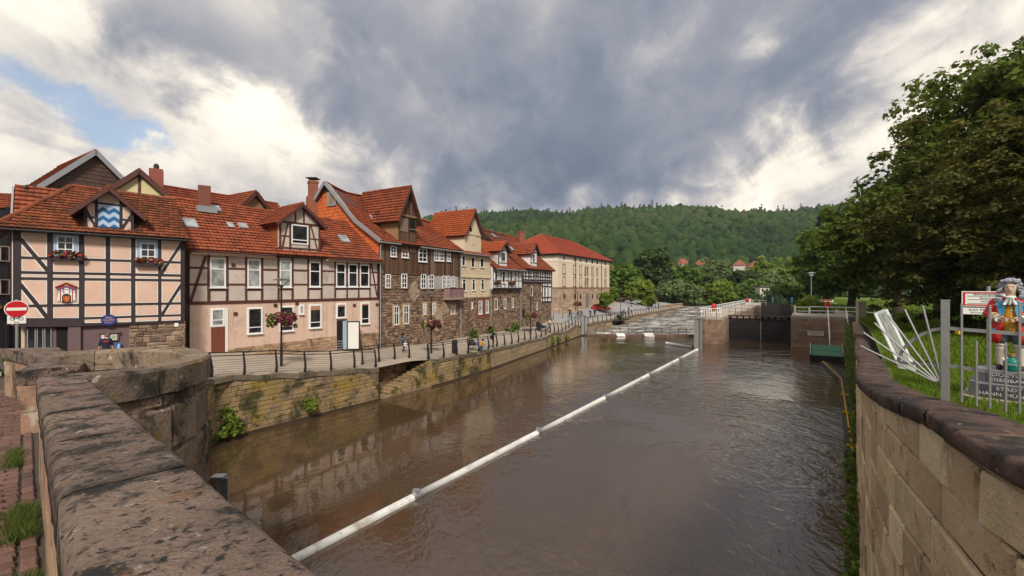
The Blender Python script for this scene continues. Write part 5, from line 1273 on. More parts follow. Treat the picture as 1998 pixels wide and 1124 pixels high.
sa, sb = S4.sz(904, 470)[0], S4.sz(936, 470)[0]
pol = dormer(S4, h4, sa, sb, zE4-.3, S4.z(920, 457), S4.z(920, 412), 5.2, M_cream, M_wareh, M_brtile, ov=.4, hang=.3, d=.18)
k = MB(); q = gpx(913.5, 918, 441, 452, S4); k.fpoly(S4, [(q[0], q[2]), (q[1], q[2]), (q[1], (q[2]+q[3])/2), ((q[0]+q[1])/2, q[3]), (q[0], (q[2]+q[3])/2)], .15, .19); k.build('owl_hole', M_int, h4)
for x0 in (916, 920.5): q = gpx(x0, x0+4, 460, 478, S4); k = MB(); k.fbox(S4, *q, .18, .21); k.build('shutter', M_cream, h4)
k = MB(); k.fbox(S4, sa-.1, sb+.1, S4.z(920, 459), S4.z(920, 456), .15, .26); k.build('gable_sill', M_cream, h4)
# ------------------------------------------------------------------ house 5: white timbered, jettied
S5 = Frame((-2.7, 54.7), (.97, 61.5)); h5 = thing('timber_house', 'white half-timbered house with red window boxes, between the cream and the long-roofed house', 'house', (-.9, 58, 2))
zj5 = S5.z(985, 564); zE5 = S5.z(985, 524); wallbody(h5, S5, 0, S5.L, 8, 1, zE5+.3, M_mortar)
hw = [gpx(*q, S5) for q in ((965, 970, 583, 604), (983, 987, 583, 602), (998.5, 1001.5, 582, 600))]
for h in hw: window(S5, h5, *h, d=.0, fw=.07, sill=True, surround=M_sand, sw=.1)
rubble(S5, h5, lambda s: (1.4, zj5), 0, S5.L, 1.4, zj5, [(a-.12, b+.12, c-.1, e+.12) for a, b, c, e in hw], (.18, .34), (.25, .6), .07, 60, M_rubble)
class Jet:
    def __init__(s, S, d): s.S = S; s.d = d; s.u = S.u; s.n = S.n; s.L = S.L
    def w(s, q, z, d=0): return s.S.w(q, z, d+s.d)
    def sz(s, x, y, d=0): return s.S.sz(x, y, d+s.d)
    def z(s, x, y, d=0): return s.S.z(x, y, d+s.d)
J5 = Jet(S5, .45); k = MB(); k.fbox(J5, 0, S5.L, zj5, zE5+.2, -.6, 0); k.build('jetty_wall', M_wplast, h5)
H5 = [gpx(*q, J5) for q in ((964.5, 970, 526, 549), (979, 985, 529, 552), (994, 999, 530, 550), (1003.5, 1007, 527, 542))]
b5 = [((s_, zj5), (s_, zE5), .14) for s_ in np.linspace(.08, S5.L-.08, 9)]
b5 += [((0, zj5+.08), (S5.L, zj5+.08), .18), ((0, (zj5+zE5)/2-.25), (S5.L, (zj5+zE5)/2-.25), .12), ((0, zE5-.05), (S5.L, zE5-.05), .16), ((.2, zE5-.1), (1.1, zj5+.2), .12)]
timber(J5, h5, [(0, zj5), (S5.L, zj5), (S5.L, zE5), (0, zE5)], b5, H5, M_dbeam, M_wplast, proud=.03)
for h in H5: window(J5, h5, *h, d=.03, fw=.08, hs=(.65,), sill=True)
for q, (x0, x1, y) in enumerate(((963, 974, 552), (991, 1002, 553))):
    flowerbox(J5, J5.sz(x0, y)[0], J5.sz(x1, y)[0], J5.z((x0+x1)/2, y), .06, ['red flower box on the white half-timbered house, nearer the cream house', 'red flower box on the white half-timbered house, farther from the cream house'][q], M_redfl, seed=70+q, nfl=90)
zR5 = EYE+6.4
tile_roof(h5, S5.w(-.1, zE5-.15, 1.0), S5.w(S5.L+.1, zE5-.15, 1.0), S5.w(-.1, zR5, -4.5), S5.w(S5.L+.1, zR5, -4.5), M_tile, tw=.3, cl=.36); ridge(h5, S5.w(-.1, zR5, -4.5), S5.w(S5.L, zR5, -4.5), M_tile)
gutter(h5, S5.w(0, zE5-.2, 1.05), S5.w(S5.L, zE5-.2, 1.05))
sa, sb = J5.sz(972, 500)[0], J5.sz(989.5, 500)[0]; zd0 = zE5-.1
pol = dormer(J5, h5, sa, sb, zd0, J5.z(980, 489), J5.z(980, 474), 5.0, M_wplast, M_greyp, M_brtile, ov=.5, hang=.35)
hd = gpx(976, 985.5, 492, 510, J5); bd = [((sa+.06, zd0), (sa+.06, pol[2][1]), .12), ((sb-.06, zd0), (sb-.06, pol[2][1]), .12), ((sa, pol[2][1]), (sb, pol[2][1]), .12), ((sa, zd0+.7), (sb, zd0+.7), .1), ((sa, pol[2][1]), ((sa+sb)/2, pol[3][1]), .1), (((sa+sb)/2, pol[3][1]), (sb, pol[2][1]), .1)]
timber(J5, h5, pol, bd, [hd], M_dbeam, M_wplast, proud=.03, d=.03); window(J5, h5, *hd, d=.05, fw=.08, sill=False)
# ------------------------------------------------------------------ house 6: long roof, timbered corner
S6 = Frame((.97, 61.5), (6.07, 70.95)); h6 = thing('timber_house', 'white half-timbered stone house with big red roof at the end of the row', 'house', (3.5, 66, 2))
zE6 = EYE+2.75; zj6 = S6.z(1040, 552); zR6 = EYE+8.3; DR6 = 6.2; zk6 = S6.z(1064, 590)
wallbody(h6, S6, 0, S6.L, 12, 1, zE6+.3, M_mortar, zr=zR6-.15, dr=DR6)
hw6 = [gpx(*q, S6) for q in ((1035, 1039, 559, 577), (1046, 1048.5, 589, 604))]; dk6 = gpx(1018.5, 1023, 604, 619, S6)
for h in hw6: window(S6, h6, *h, d=.0, fw=.07, sill=True)
k = MB(); k.fbox(S6, *dk6, -.02, .03); k.build('doorway', M_int, h6)
sc6 = S6.sz(1056.5, 570)[0]
rubble(S6, h6, lambda s: (1.4, zj6 if s < sc6 else zk6), 0, S6.L, 1.4, zj6, hw6+[dk6], (.2, .36), (.25, .65), .07, 60, M_rubble)
H6 = [gpx(*q, S6) for q in ((1015.5, 1020.5, 532, 541), (1028, 1033, 530, 545), (1038, 1043, 529, 543), (1044.5, 1048.5, 530, 543), (1060, 1064.5, 530, 544)) ]+[gpx(*q, S6) for q in ((1059.5, 1063, 561, 578), (1066, 1069.5, 561, 578))]
zm6 = (zj6+zE6)/2
b6 = [((s_, zj6), (s_, zE6), .15) for s_ in np.linspace(.1, S6.L-.1, 14)]+[((0, zj6+.1), (S6.L, zj6+.1), .2), ((0, zm6-.1), (S6.L, zm6-.1), .13), ((0, zj6+.42), (S6.L, zj6+.42), .13), ((0, zE6-.05), (S6.L, zE6-.05), .16)]
timber(S6, h6, [(0, zj6), (S6.L, zj6), (S6.L, zE6), (0, zE6)], b6, H6[:5], M_dbeam, M_wplast, proud=.1, d=.08)
b6 = [((s_, zk6), (s_, zj6), .14) for s_ in (sc6+.08, sc6+1.0, sc6+2.0, S6.L-.08)]+[((sc6, z), (S6.L, z), .13) for z in (zk6+.1, zk6+.75, zj6-.5)]
k = MB(); k.fbox(S6, sc6, S6.L, zk6, zj6, -.02, .07); k.build('timber_backing', M_wplast, h6)
timber(S6, h6, [(sc6, zk6), (S6.L, zk6), (S6.L, zj6), (sc6, zj6)], b6, H6[5:], M_dbeam, M_wplast, proud=.1, d=.08)
for h in H6: window(S6, h6, *h, d=.1, fw=.08, hs=(.6,), sill=False)
tile_roof(h6, S6.w(-.4, zE6-.1, .6), S6.w(S6.L+.5, zE6-.1, .6), S6.w(-.4, zR6, -DR6), S6.w(S6.L+.2, zR6-.2, -DR6), M_tile, tw=.3, cl=.36, sag=.15)
tile_roof(h6, S6.w(S6.L, zE6, -12.5), S6.w(-.4, zE6, -12.5), S6.w(S6.L, zR6-.2, -DR6), S6.w(-.4, zR6, -DR6), M_tile, tw=.6, cl=.6, name='rear_roof')
ridge(h6, S6.w(-.4, zR6+.08, -DR6), S6.w(S6.L+.2, zR6-.12, -DR6), M_tile)
S6g = Frame((S6.w(0, 0, -12)[0], S6.w(0, 0, -12)[1]), (S6.o.x, S6.o.y)); gp6 = [(0, zE6+.2), (S6g.L, zE6+.2), (S6g.L-DR6, zR6-.2)]
b6 = [((S6g.L-DR6, zE6+2), (S6g.L-DR6, zR6-.2), .2), ((1.5, zR6-2.2), (S6g.L-1.5, zR6-2.2), .2), ((S6g.L-3.2, zE6+3.), (S6g.L-DR6, zR6-1), .16), ((0, zE6+.3), (S6g.L-DR6, zR6-.25), .2), ((S6g.L-DR6, zR6-.25), (S6g.L, zE6+.3), .2)]
timber(S6g, h6, gp6, b6, [], M_dbeam, M_hung2, proud=.06, d=.02)
k = MB()
for a, b in ((S6.w(-.42, zE6-.1, .6), S6.w(-.42, zR6, -DR6)), (S6.w(-.42, zR6, -DR6), S6.w(-.42, zE6, -12.5))): k.bar(Vector(a), Vector(b), .06, .3)
k.build('barge_board', M_dbeam, h6)
sa, sb = S6.sz(1034.5, 505)[0], S6.sz(1047.5, 505)[0]; zd0 = zE6-.05
pol = dormer(S6, h6, sa, sb, zd0, S6.z(1041, 493), S6.z(1041, 477), 5.4, M_wplast, M_wplast, M_tile, ov=.5, hang=.4, d=.05)
hd = gpx(1038, 1043, 496, 512, S6); bd = [((sa+.08, zd0), (sa+.08, pol[2][1]), .14), ((sb-.08, zd0), (sb-.08, pol[2][1]), .14), ((sa, pol[2][1]), (sb, pol[2][1]), .14), ((sa, zd0+.9), (sb, zd0+.9), .12), ((sa, pol[2][1]), ((sa+sb)/2, pol[3][1]), .12), (((sa+sb)/2, pol[3][1]), (sb, pol[2][1]), .12)]
timber(S6, h6, pol, bd, [hd], M_dbeam, M_wplast, proud=.04, d=.05); window(S6, h6, *hd, d=.07, fw=.1, sill=False, hs=(.5,))
vS = Vector(S6.w(0, zR6, -DR6))-Vector(S6.w(0, zE6, .6))
for s_, f in ((2.0, .45), (3.3, .47), (2.2, .82)): skylight(h6, S6.w(s_, zE6+(zR6-zE6)*f, .6-(DR6+.6)*f), S6.u, vS, .6, .9)
c = P(1016, 470, 72.5); chimney(h6, c.x, c.y, EYE+6.5, EYE+9.0, .9, M_brick); downpipe(h6, S6, S6.L-.05, 2.2, zE6, .2); downpipe(h6, S6, .05, 2.0, zE6, .2)
# ------------------------------------------------------------------ warehouse
SW = Frame((9.1, 90), (24.8, 116)); hw_ = thing('warehouse', 'large cream warehouse with stone ground floor and red hipped roof', 'building', (17, 103, 2))
zEw = EYE+6.8; zbw = 1.5; dW = 15; k = MB(); zs1 = SW.z(1140, 561); zs2 = SW.z(1140, 515)
k.fbox(SW, 0, SW.L, zs1, zs2, -dW, 0); k.build('wall', M_wareh, hw_); k = MB(); k.fbox(SW, 0, SW.L, zs2, zEw, -dW, .01); k.build('upper_wall', M_wareh2, hw_)
k = MB(); k.fbox(SW, -.02, SW.L+.02, zbw-.5, zs1, -dW, -.05); k.build('ground_floor_wall', M_mortar, hw_)
M_wst = mat('warehouse_ashlar', [(.44, .33, .22), (.36, .25, .18), (.48, .37, .26), (.30, .19, .15)], .92, .8, .2, .3, 20, stain=((.22, .12, .09), .7, .58, .78))
blockwall(SW, hw_, 0, SW.L, lambda s: zbw, lambda s: zs1-.25, (.45, .6), (.9, 1.8), M_wst, 0, .03, .012, .02); SWe = Frame((SW.w(0, 0, -dW)[0], SW.w(0, 0, -dW)[1]), (SW.o.x, SW.o.y))
blockwall(SWe, hw_, 0, SWe.L, lambda s: zbw, lambda s: zs1-.25, (.45, .6), (.9, 1.8), M_wst, 0, .03, .012, .02, d0=-.02)
M_wbrick = mat('warehouse_band', [(.24, .13, .09), (.28, .16, .11)], .9, 1, .2, .2)
for S_, L_ in ((SW, SW.L), (SWe, SWe.L)):
    k = MB(); k.fbox(S_, -.05, L_+.05, zs1-.25, zs1+.05, -.1, .06); k.build('string_course', M_wbrick, hw_); k = MB(); k.fbox(S_, 0, L_+.04, zs2-.08, zs2+.08, -.1, .05); k.build('cornice', M_wareh2, hw_)
    k = MB(); k.fbox(S_, -.3, L_+.3, zEw-.3, zEw-.05, -.1, .45); k.build('eaves', M_black, hw_)
wx = [1100.5, 1121, 1132.5, 1144, 1155.5, 1165, 1181]
M_shut = mat('grey_shutter', [(.16, .14, .13), (.20, .175, .16)], .8, 3, .2, .2)
for i, x in enumerate(wx):
    w_ = 2.0 if i == 3 else 1.1; blind = i < 3
    for (y0, y1) in ((520, 537), (546, 563)):
        yy_ = (y0+y1)/2; s_ = SW.sz(x, yy_)[0]; kk = interp(x, [1090, 1189], [1.0, .78])
        zt_ = SW.z(x, 562-(562-y0)*kk*.98-(0 if x < 1110 else 0)); zb_ = zt_-2.05
        if y0 == 520: zt_ = zs2-.6; zb_ = zt_-1.8
        else: zb_ = zs1+.3; zt_ = zb_+1.8
        k = MB()
        for (a, b, c, e) in ((s_-w_/2-.16, s_-w_/2, zb_, zt_), (s_+w_/2, s_+w_/2+.16, zb_, zt_), (s_-w_/2-.16, s_+w_/2+.16, zt_, zt_+.16), (s_-w_/2-.3, s_+w_/2+.3, zb_-.2, zb_)): k.fbox(SW, a, b, c, e, -.02, .09)
        o = k.build('window', M_wbrick if blind else M_sand, hw_)
        k = MB(); k.fbox(SW, s_-w_/2, s_+w_/2, zb_, zt_, -.02, .03); k.build('infill' if blind else 'shutter', M_wareh if blind else M_shut, o)
        if not blind: k = MB(); k.fbox(SW, s_-.05, s_+.05, zb_, zt_, .03, .06); k.build('muntin', M_frame, o)
    s_ = SW.sz(x, 540)[0]; k = MB(); zc = zs2+.35
    k.fpoly(SW, [(s_-.45, zc)]+[(s_+.45*math.cos(q*math.pi/6)*1.0, zc+.25+.45*math.sin(q*math.pi/6)) for q in range(7)]+[(s_-.45, zc+.1)] if False else [(s_-.45, zc), (s_+.45, zc)]+[(s_+.45*math.cos(q*math.pi/6), zc+.3+.45*math.sin(q*math.pi/6)) for q in range(7)], -.02, .05)
    k.build('attic_window', M_wbrick if blind else M_int, hw_)
    if i != 3:
        zc = SW.z(x, 577.5)-.25; k = MB(); k.fpoly(SW, [(s_-.5, zc-.5), (s_+.5, zc-.5)]+[(s_+.5*math.cos(q*math.pi/6), zc+.3+.6*math.sin(q*math.pi/6)) for q in range(7)], -.02, .05); o = k.build('arched_window', M_wbrick, hw_)
        k = MB(); k.fpoly(SW, [(s_-.3, zc-.3), (s_+.3, zc-.3)]+[(s_+.3*math.cos(q*math.pi/6), zc+.25+.4*math.sin(q*math.pi/6)) for q in range(7)], .02, .06); k.build('pane', M_glass, o)
s_ = SW.sz(1145.5, 590)[0]; k = MB(); k.fbox(SW, s_-.9, s_+.9, zbw, SW.z(1145, 571.5), -.02, .08); k.build('door', M_shut, hw_)
for s_ in (8.6, 24.5): downpipe(hw_, SW, s_, zbw+1, zEw, .1, .08, M_black)
# arched gateway in the end wall
k = MB(); sg_ = SWe.L-3.2; k.fpoly(SWe, [(sg_-.9, zbw), (sg_+.9, zbw)]+[(sg_+.9*math.cos(q*math.pi/8), SW.z(1090, 586)+.9*math.sin(q*math.pi/8)) for q in range(9)], -.02, .06); k.build('gateway', M_int, hw_)
zRw = EYE+11.6; r0 = SW.w(6.5, zRw, -dW/2); r1 = SW.w(SW.L-6.5, zRw, -dW/2); o_ = .6
c4 = [SW.w(-o_, zEw, o_), SW.w(SW.L+o_, zEw, o_), SW.w(SW.L+o_, zEw, -dW-o_), SW.w(-o_, zEw, -dW-o_)]
tile_roof(hw_, c4[0], c4[1], r0, r1, M_newtile, tw=.4, cl=.45, amp=.03, seg=3); tile_roof(hw_, c4[3], c4[0], r0, r0, M_newtile, tw=.4, cl=.45, amp=.03, seg=3, name='hip_roof'); tile_roof(hw_, c4[1], c4[2], r1, r1, M_newtile, tw=.6, cl=.6, amp=.03, seg=3, name='hip_roof'); tile_roof(hw_, c4[2], c4[3], r1, r0, M_newtile, tw=.6, cl=.6, amp=.03, seg=3, name='rear_roof')
for a, b in ((r0, r1), (c4[0], r0), (c4[1], r1), (c4[3], r0)): ridge(hw_, Vector(a)+Vector((0, 0, .08)), Vector(b)+Vector((0, 0, .08)), M_newtile, .14)
# ------------------------------------------------------------------ roofs of the old town behind
def backhouse(name, label, pk, L_, hw0, zb, mroof, mwall, ang, eave_drop, verge=None):
    """gabled house: pk = gable peak (world), ridge runs back at angle ang"""
    o = thing(name, label, 'house', (pk[0], pk[1], zb)); d = Vector((math.cos(ang), math.sin(ang), 0)); n = Vector((-d.y, d.x, 0)); p = Vector(pk)
    e = [p+n*hw0-Vector((0, 0, eave_drop)), p-n*hw0-Vector((0, 0, eave_drop))]
    k = MB(); q = [e[0], e[1], e[1]+d*L_, e[0]+d*L_]
    k.hexa([(v.x, v.y, zb) for v in q]+[(v.x, v.y, v.z) for v in q]); k.add([e[0], e[1], p, e[0]+d*.3, e[1]+d*.3, p+d*.3], [(0, 1, 2), (5, 4, 3), (0, 2, 5, 3), (1, 4, 5, 2), (0, 3, 4, 1)]); k.build('wall', mwall, o)
    for s_ in (0, 1):
        f = e[s_]; out = (f-p)*.08; tile_roof(o, f+out-d*.35+Vector((0, 0, .12)), f+out+d*L_+Vector((0, 0, .12)), p-d*.35+Vector((0, 0, .15)), p+d*L_+Vector((0, 0, .15)), mroof, tw=.28, cl=.34)
        k = MB(); k.bar(f+out-d*.36+Vector((0, 0, .06)), p-d*.36+Vector((0, 0, .1)), .08, .34); k.build('barge_board', verge or M_bbeam, o)
    ridge(o, p-d*.3+Vector((0, 0, .22)), p+d*L_+Vector((0, 0, .22)), mroof); return o, d, n
M_slate = mat('brown_slate', [(.075, .045, .036), (.09, .055, .042), (.062, .038, .032)], .7, 2, .2, .2)
pk = P(184, 300, 36); b1, d_, n_ = backhouse('town_house', 'brown slate gable with grey verge rising behind the peach house', pk, 9, 4.9, 3, M_tile, M_slate, R(148), 5.2, M_zinc)
Sx = Frame(((pk+n_*4.9).x, (pk+n_*4.9).y), ((pk-n_*4.9).x, (pk-n_*4.9).y)); hangtiles(b1, Sx, [(0, pk.z-5.2), (Sx.L, pk.z-5.2), (Sx.L/2, pk.z)], .02, M_slate, .45, .32)
pk = P(272, 338, 33.5); b2_, d_, n_ = backhouse('town_house', 'small yellow gable with a painted clock dial behind the peach house', pk, 6, 2.5, 3, M_oldtile, M_cream, R(128), 2.4)
Sy = Frame(((pk-n_*2.5).x, (pk-n_*2.5).y), ((pk+n_*2.5).x, (pk+n_*2.5).y));
if Sy.n.y > 0: Sy = Frame(((pk+n_*2.5).x, (pk+n_*2.5).y), ((pk-n_*2.5).x, (pk-n_*2.5).y))
M_yel = flat('pale_yellow_plaster', (.62, .55, .30), .9)
timber(Sy, b2_, [(0, pk.z-4), (5, pk.z-4), (5, pk.z-2.4), (2.5, pk.z), (0, pk.z-2.4)], [((2.5, pk.z-1.7), (2.5, pk.z-.2), .16), ((0, pk.z-1.7), (5, pk.z-1.7), .16), ((0, pk.z-2.4), (2.5, pk.z-.05), .2), ((2.5, pk.z-.05), (5, pk.z-2.4), .2), ((4.1, pk.z-1.6), (4.6, pk.z-4), .15)], [], M_bbeam, M_yel, proud=.05, d=.02)
k = MB(); k.fpoly(Sy, [(2.5+1.15*math.cos(q*math.pi/16), pk.z-2.9+1.0*math.sin(q*math.pi/16)) for q in range(32)], .02, .1); cd = k.build('clock_dial', M_black, b2_)
for q in range(12):
    a = q*math.pi/6; k = MB(); k.bar(Sy.w(2.5+.75*math.cos(a), pk.z-2.9+.66*math.sin(a), .11), Sy.w(2.5+1.02*math.cos(a), pk.z-2.9+.9*math.sin(a), .11), .12, .03); k.build('hour_mark', flat('ochre_numeral', (.55, .32, .09)), cd)
k = MB(); k.fpoly(Sy, [(2.5+.55*math.cos(q*math.pi/10), pk.z-2.9+.5*math.sin(q*math.pi/10)) for q in range(20)], .1, .115); k.build('dial_centre', M_wplast, cd)
c = P(305, 350, 35); ch_ = chimney(b2_, c.x, c.y, EYE+3, P(305, 331, 35).z, .85, flat('red_chimney', (.25, .065, .05)), False); k = MB(); k.lathe((c.x, c.y, P(305, 331, 35).z), [(.18, 0), (.18, .3), (.1, .45)], 8); k.build('chimney_pot', M_black, b2_)
# long roof behind house 2 with a boarded gable
bb = thing('town_house', 'long red roof with a boarded gable dormer behind the beige house', 'house', (-24, 37, 3))
rA, rB = P(312, 364, 37.5), P(470, 388, 45.5); uu_ = (rB-rA).normalized(); nn_ = Vector((uu_.y, -uu_.x, 0)).normalized(); fw_ = nn_*3.5-Vector((0, 0, 3.2))
tile_roof(bb, rA+fw_, rB+uu_*5+fw_, rA, rB+uu_*5, M_tile, tw=.3, cl=.36); tile_roof(bb, rA-nn_*4-Vector((0, 0, 3.6)), rB+uu_*5-nn_*4-Vector((0, 0, 3.6)), rA, rB+uu_*5, M_tile, tw=.6, cl=.6, name='rear_roof'); ridge(bb, rA+Vector((0, 0, .1)), rB+uu_*5+Vector((0, 0, .1)), M_tile)
k = MB(); q = [rA+fw_, rB+uu_*5+fw_, rB+uu_*5-nn_*4-Vector((0, 0, 3.6)), rA-nn_*4-Vector((0, 0, 3.6))]; k.hexa([(v.x, v.y, 3) for v in q]+[(v.x, v.y, rA.z-3.3) for v in q]); k.build('wall', M_rosep, bb)
for pq in (rA, rB+uu_*5): k = MB(); k.add([pq+fw_, pq, pq-nn_*4-Vector((0, 0, 3.6)), pq+fw_+uu_*.2, pq+uu_*.2, pq-nn_*4-Vector((0, 0, 3.6))+uu_*.2], [(0, 1, 2), (5, 4, 3), (0, 3, 4, 1), (1, 4, 5, 2)]); k.build('gable_wall', M_rosep, bb)
pk = P(496, 378, 42.0); b3, d_, n_ = backhouse('roof_dormer_house', 'boarded tan gable under a red roof behind the beige house ridge', pk, 6, 2.3, 7, M_tile, M_tanboard, R(150), 2.6)
# far left roofs
pk = P(44, 372, 26); b4, d_, n_ = backhouse('town_house', 'small red roofed gable at far left with two pigeons on its ridge', pk, 7, 1.5, 4, M_tile, M_cream, R(45), 2.0, M_zinc)
bl = thing('town_house', 'dark-walled house with a red roof at the far left edge', 'house', (-34, 26, 3))
eA, eB = P(-180, 405, 24), P(40, 408, 29); rA, rB = P(-180, 372, 26), P(48, 379, 31.5); tile_roof(bl, eA, eB, rA, rB, M_tile, tw=.28, cl=.34)
k = MB(); q = [eA+Vector((.2, .4, 0)), eB+Vector((.2, .4, 0)), eB+Vector((-3, 5, 0)), eA+Vector((-3, 5, 0))]; k.hexa([(v.x, v.y, 2.5) for v in q]+[(v.x, v.y, v.z) for v in q]); k.build('wall', flat('dark_slate_wall', (.045, .045, .055)), bl)  # whole wall in one very dark blue-grey
Sz = Frame((q[0].x, q[0].y), (q[1].x, q[1].y))
for i in range(5):
    k = MB(); s_ = Sz.sz(-20, 500)[0]+i*.9-1; k.fbox(Sz, s_, s_+.15, 3, eB.z, 0, .06); k.build('beam', M_dbeam, bl)
for y0, y1 in ((480, 510), (545, 575)):
    z0, z1 = Sz.z(4, y1), Sz.z(4, y0); s_ = Sz.sz(2, 500)[0]; window(Sz, bl, s_-.5, s_+.4, z0, z1, d=.02, vs=(.5,), fmat=M_greyp, fw=.05, sill=False)
flowerbox(Sz, Sz.sz(-15, 605)[0], Sz.sz(11, 605)[0], Sz.z(4, 605), .1, 'red flower box on the dark house at the left edge', M_redfl, seed=33)
for i, x in enumerate((49, 65)):
    p = P(x, 368-i*0+2, 26+i*.3); o = thing('pigeon', ['dark pigeon on the small red ridge, left one', 'dark pigeon on the small red ridge, right one'][i], 'bird', p, 'pigeons on the ridge')
    k = MB(); k.ball((p.x, p.y, p.z+.13), (.13, .08, .09), 8, 6); k.tube([(p.x-.08, p.y, p.z+.12), (p.x-.27, p.y, p.z+.03)], [.06, .03], 6); k.ball((p.x+.09, p.y, p.z+.24), .055, 8, 5); k.tube([(p.x+.06, p.y, p.z+.14), (p.x+.09, p.y, p.z+.24)], [.07, .05], 6); k.tube([(p.x+.13, p.y, p.z+.24), (p.x+.18, p.y, p.z+.23)], [.02, .005], 5); k.build('body', flat('pigeon_grey', (.05, .05, .06)), o, True)
    k = MB(); k.tube([(p.x, p.y, p.z-.02), (p.x, p.y, p.z+.08)], .012, 5); k.build('leg', flat('pigeon_leg', (.3, .08, .06)), o)
# ================================================================== quay furniture
def railing(name, label, pts, h=1.2, sp=1.65, wires=7, zf=gz, post_mat=None, curved=True):
    S = PathS([(p[0], p[1]) for p in pts]); c0 = S.w(S.L/2, 0); o = thing(name, label, 'railing', (c0[0], c0[1], zf(c0[0], c0[1])))
    pm = post_mat or M_black; n = max(1, round(S.L/sp))
    for i in range(n+1):
        s_ = S.L*i/n; g = S.w(s_, 0); z = zf(g[0], g[1])
        prof = [(0, .0), (.045, .25), (.045, .5), (.0, .8), (-.06, 1.05), (-.07, 1.2)] if curved else [(0, 0), (0, h)]
        m = MB(); k_ = .045
        for (d0, z0), (d1, z1) in zip(prof, prof[1:]): m.fbox(type('Q', (), {'w': staticmethod(lambda q, zz, d, s_=s_, z=z: S.w(max(0, min(S.L, s_+q)), z+zz, d))}), -.025, .025, z0, z1, 0, 0) if False else None
        vs = []
        wd = [.19, .16, .13, .11, .09, .07]
        for (d0, z0), w_ in zip(prof, wd if curved else [.06, .06]):
            vs += [S.w(max(0, s_-.02), z+z0*h/1.2, d0-w_/2), S.w(max(0, s_-.02)+.06, z+z0*h/1.2, d0-w_/2), S.w(max(0, s_-.02)+.06, z+z0*h/1.2, d0+w_/2), S.w(max(0, s_-.02), z+z0*h/1.2, d0+w_/2)]
        m.v = vs
        for q in range(len(prof)-1):
            for a in range(4): m.face((q*4+a, q*4+(a+1) % 4, q*4+4+(a+1) % 4, q*4+4+a))
        m.face((3, 2, 1, 0)); L_ = len(vs); m.face((L_-4, L_-3, L_-2, L_-1)); m.build('post', pm, o)
    def line(d, zz, r, nm, n_=5):
        k2 = max(2, int(S.L/1.5)); m = MB(); m.tube([(S.w(S.L*i/k2, 0, d)[0], S.w(S.L*i/k2, 0, d)[1], zf(*S.w(S.L*i/k2, 0, 0)[:2])+zz) for i in range(k2+1)], r, n_); m.build(nm, pm, o)
    line(-.07, h, .034, 'handrail', 6); line(-.04, h*.86, .026, 'rail')
    for q in range(wires): line(.01 if q > 3 else .03, h*(.10+.098*q), .009, 'wire', 3)
    return o
off = lambda pts, d: [PathS(pts).w(PathS(pts).L*i/40, 0, d)[:2] for i in range(41)]
railing('railing', 'black wire railing with curved posts along the near promenade edge', off([QUAY[1], QUAY[2], (-11.6, 26.5), (-8.95, 30.45)], -.3)[8:])
nb = [SN.w(-.1, 0, -1.6), SN.w(SN.L-.75, 0, -1.6)]
railing('railing', 'short black railing set back above the water steps', [nb[0][:2], nb[1][:2]])
railing('railing', 'long black wire railing from the water steps to the weir', off([(-6.15, 34.55), (-4.9, 36.5), (-1.95, 42.2), (.6, 47.9), (3.5, 54.4), (7.4, 63.6), (11.3, 72.8)], -.3), sp=1.75)
railing('railing', 'black railing beside the rapids beyond the weir', off([(11.75, 73.8), (24, 93.5), (36, 113), (61, 152)], -.3), sp=2.2, wires=3)
# barred gate above the steps
g0, g1 = Vector(SN.w(SN.L-.72, 0, -1.6)), Vector(SN.w(SN.L+.1, 0, -.5)); gt = thing('gate', 'small barred metal gate at the top of the water steps', 'gate', (g0.x, g0.y, zt1))
for i in range(9):
    p = g0.lerp(g1, i/8); k = MB(); k.tube([(p.x, p.y, zt1+.08), (p.x, p.y, zt1+1.15)], .012 if i % 8 else .03, 6); k.build('bar', M_metal if i % 8 else M_black, gt)
for z in (.1, 1.14): k = MB(); k.bar((g0.x, g0.y, zt1+z), (g1.x, g1.y, zt1+z), .03, .03); k.build('rail', M_metal, gt)
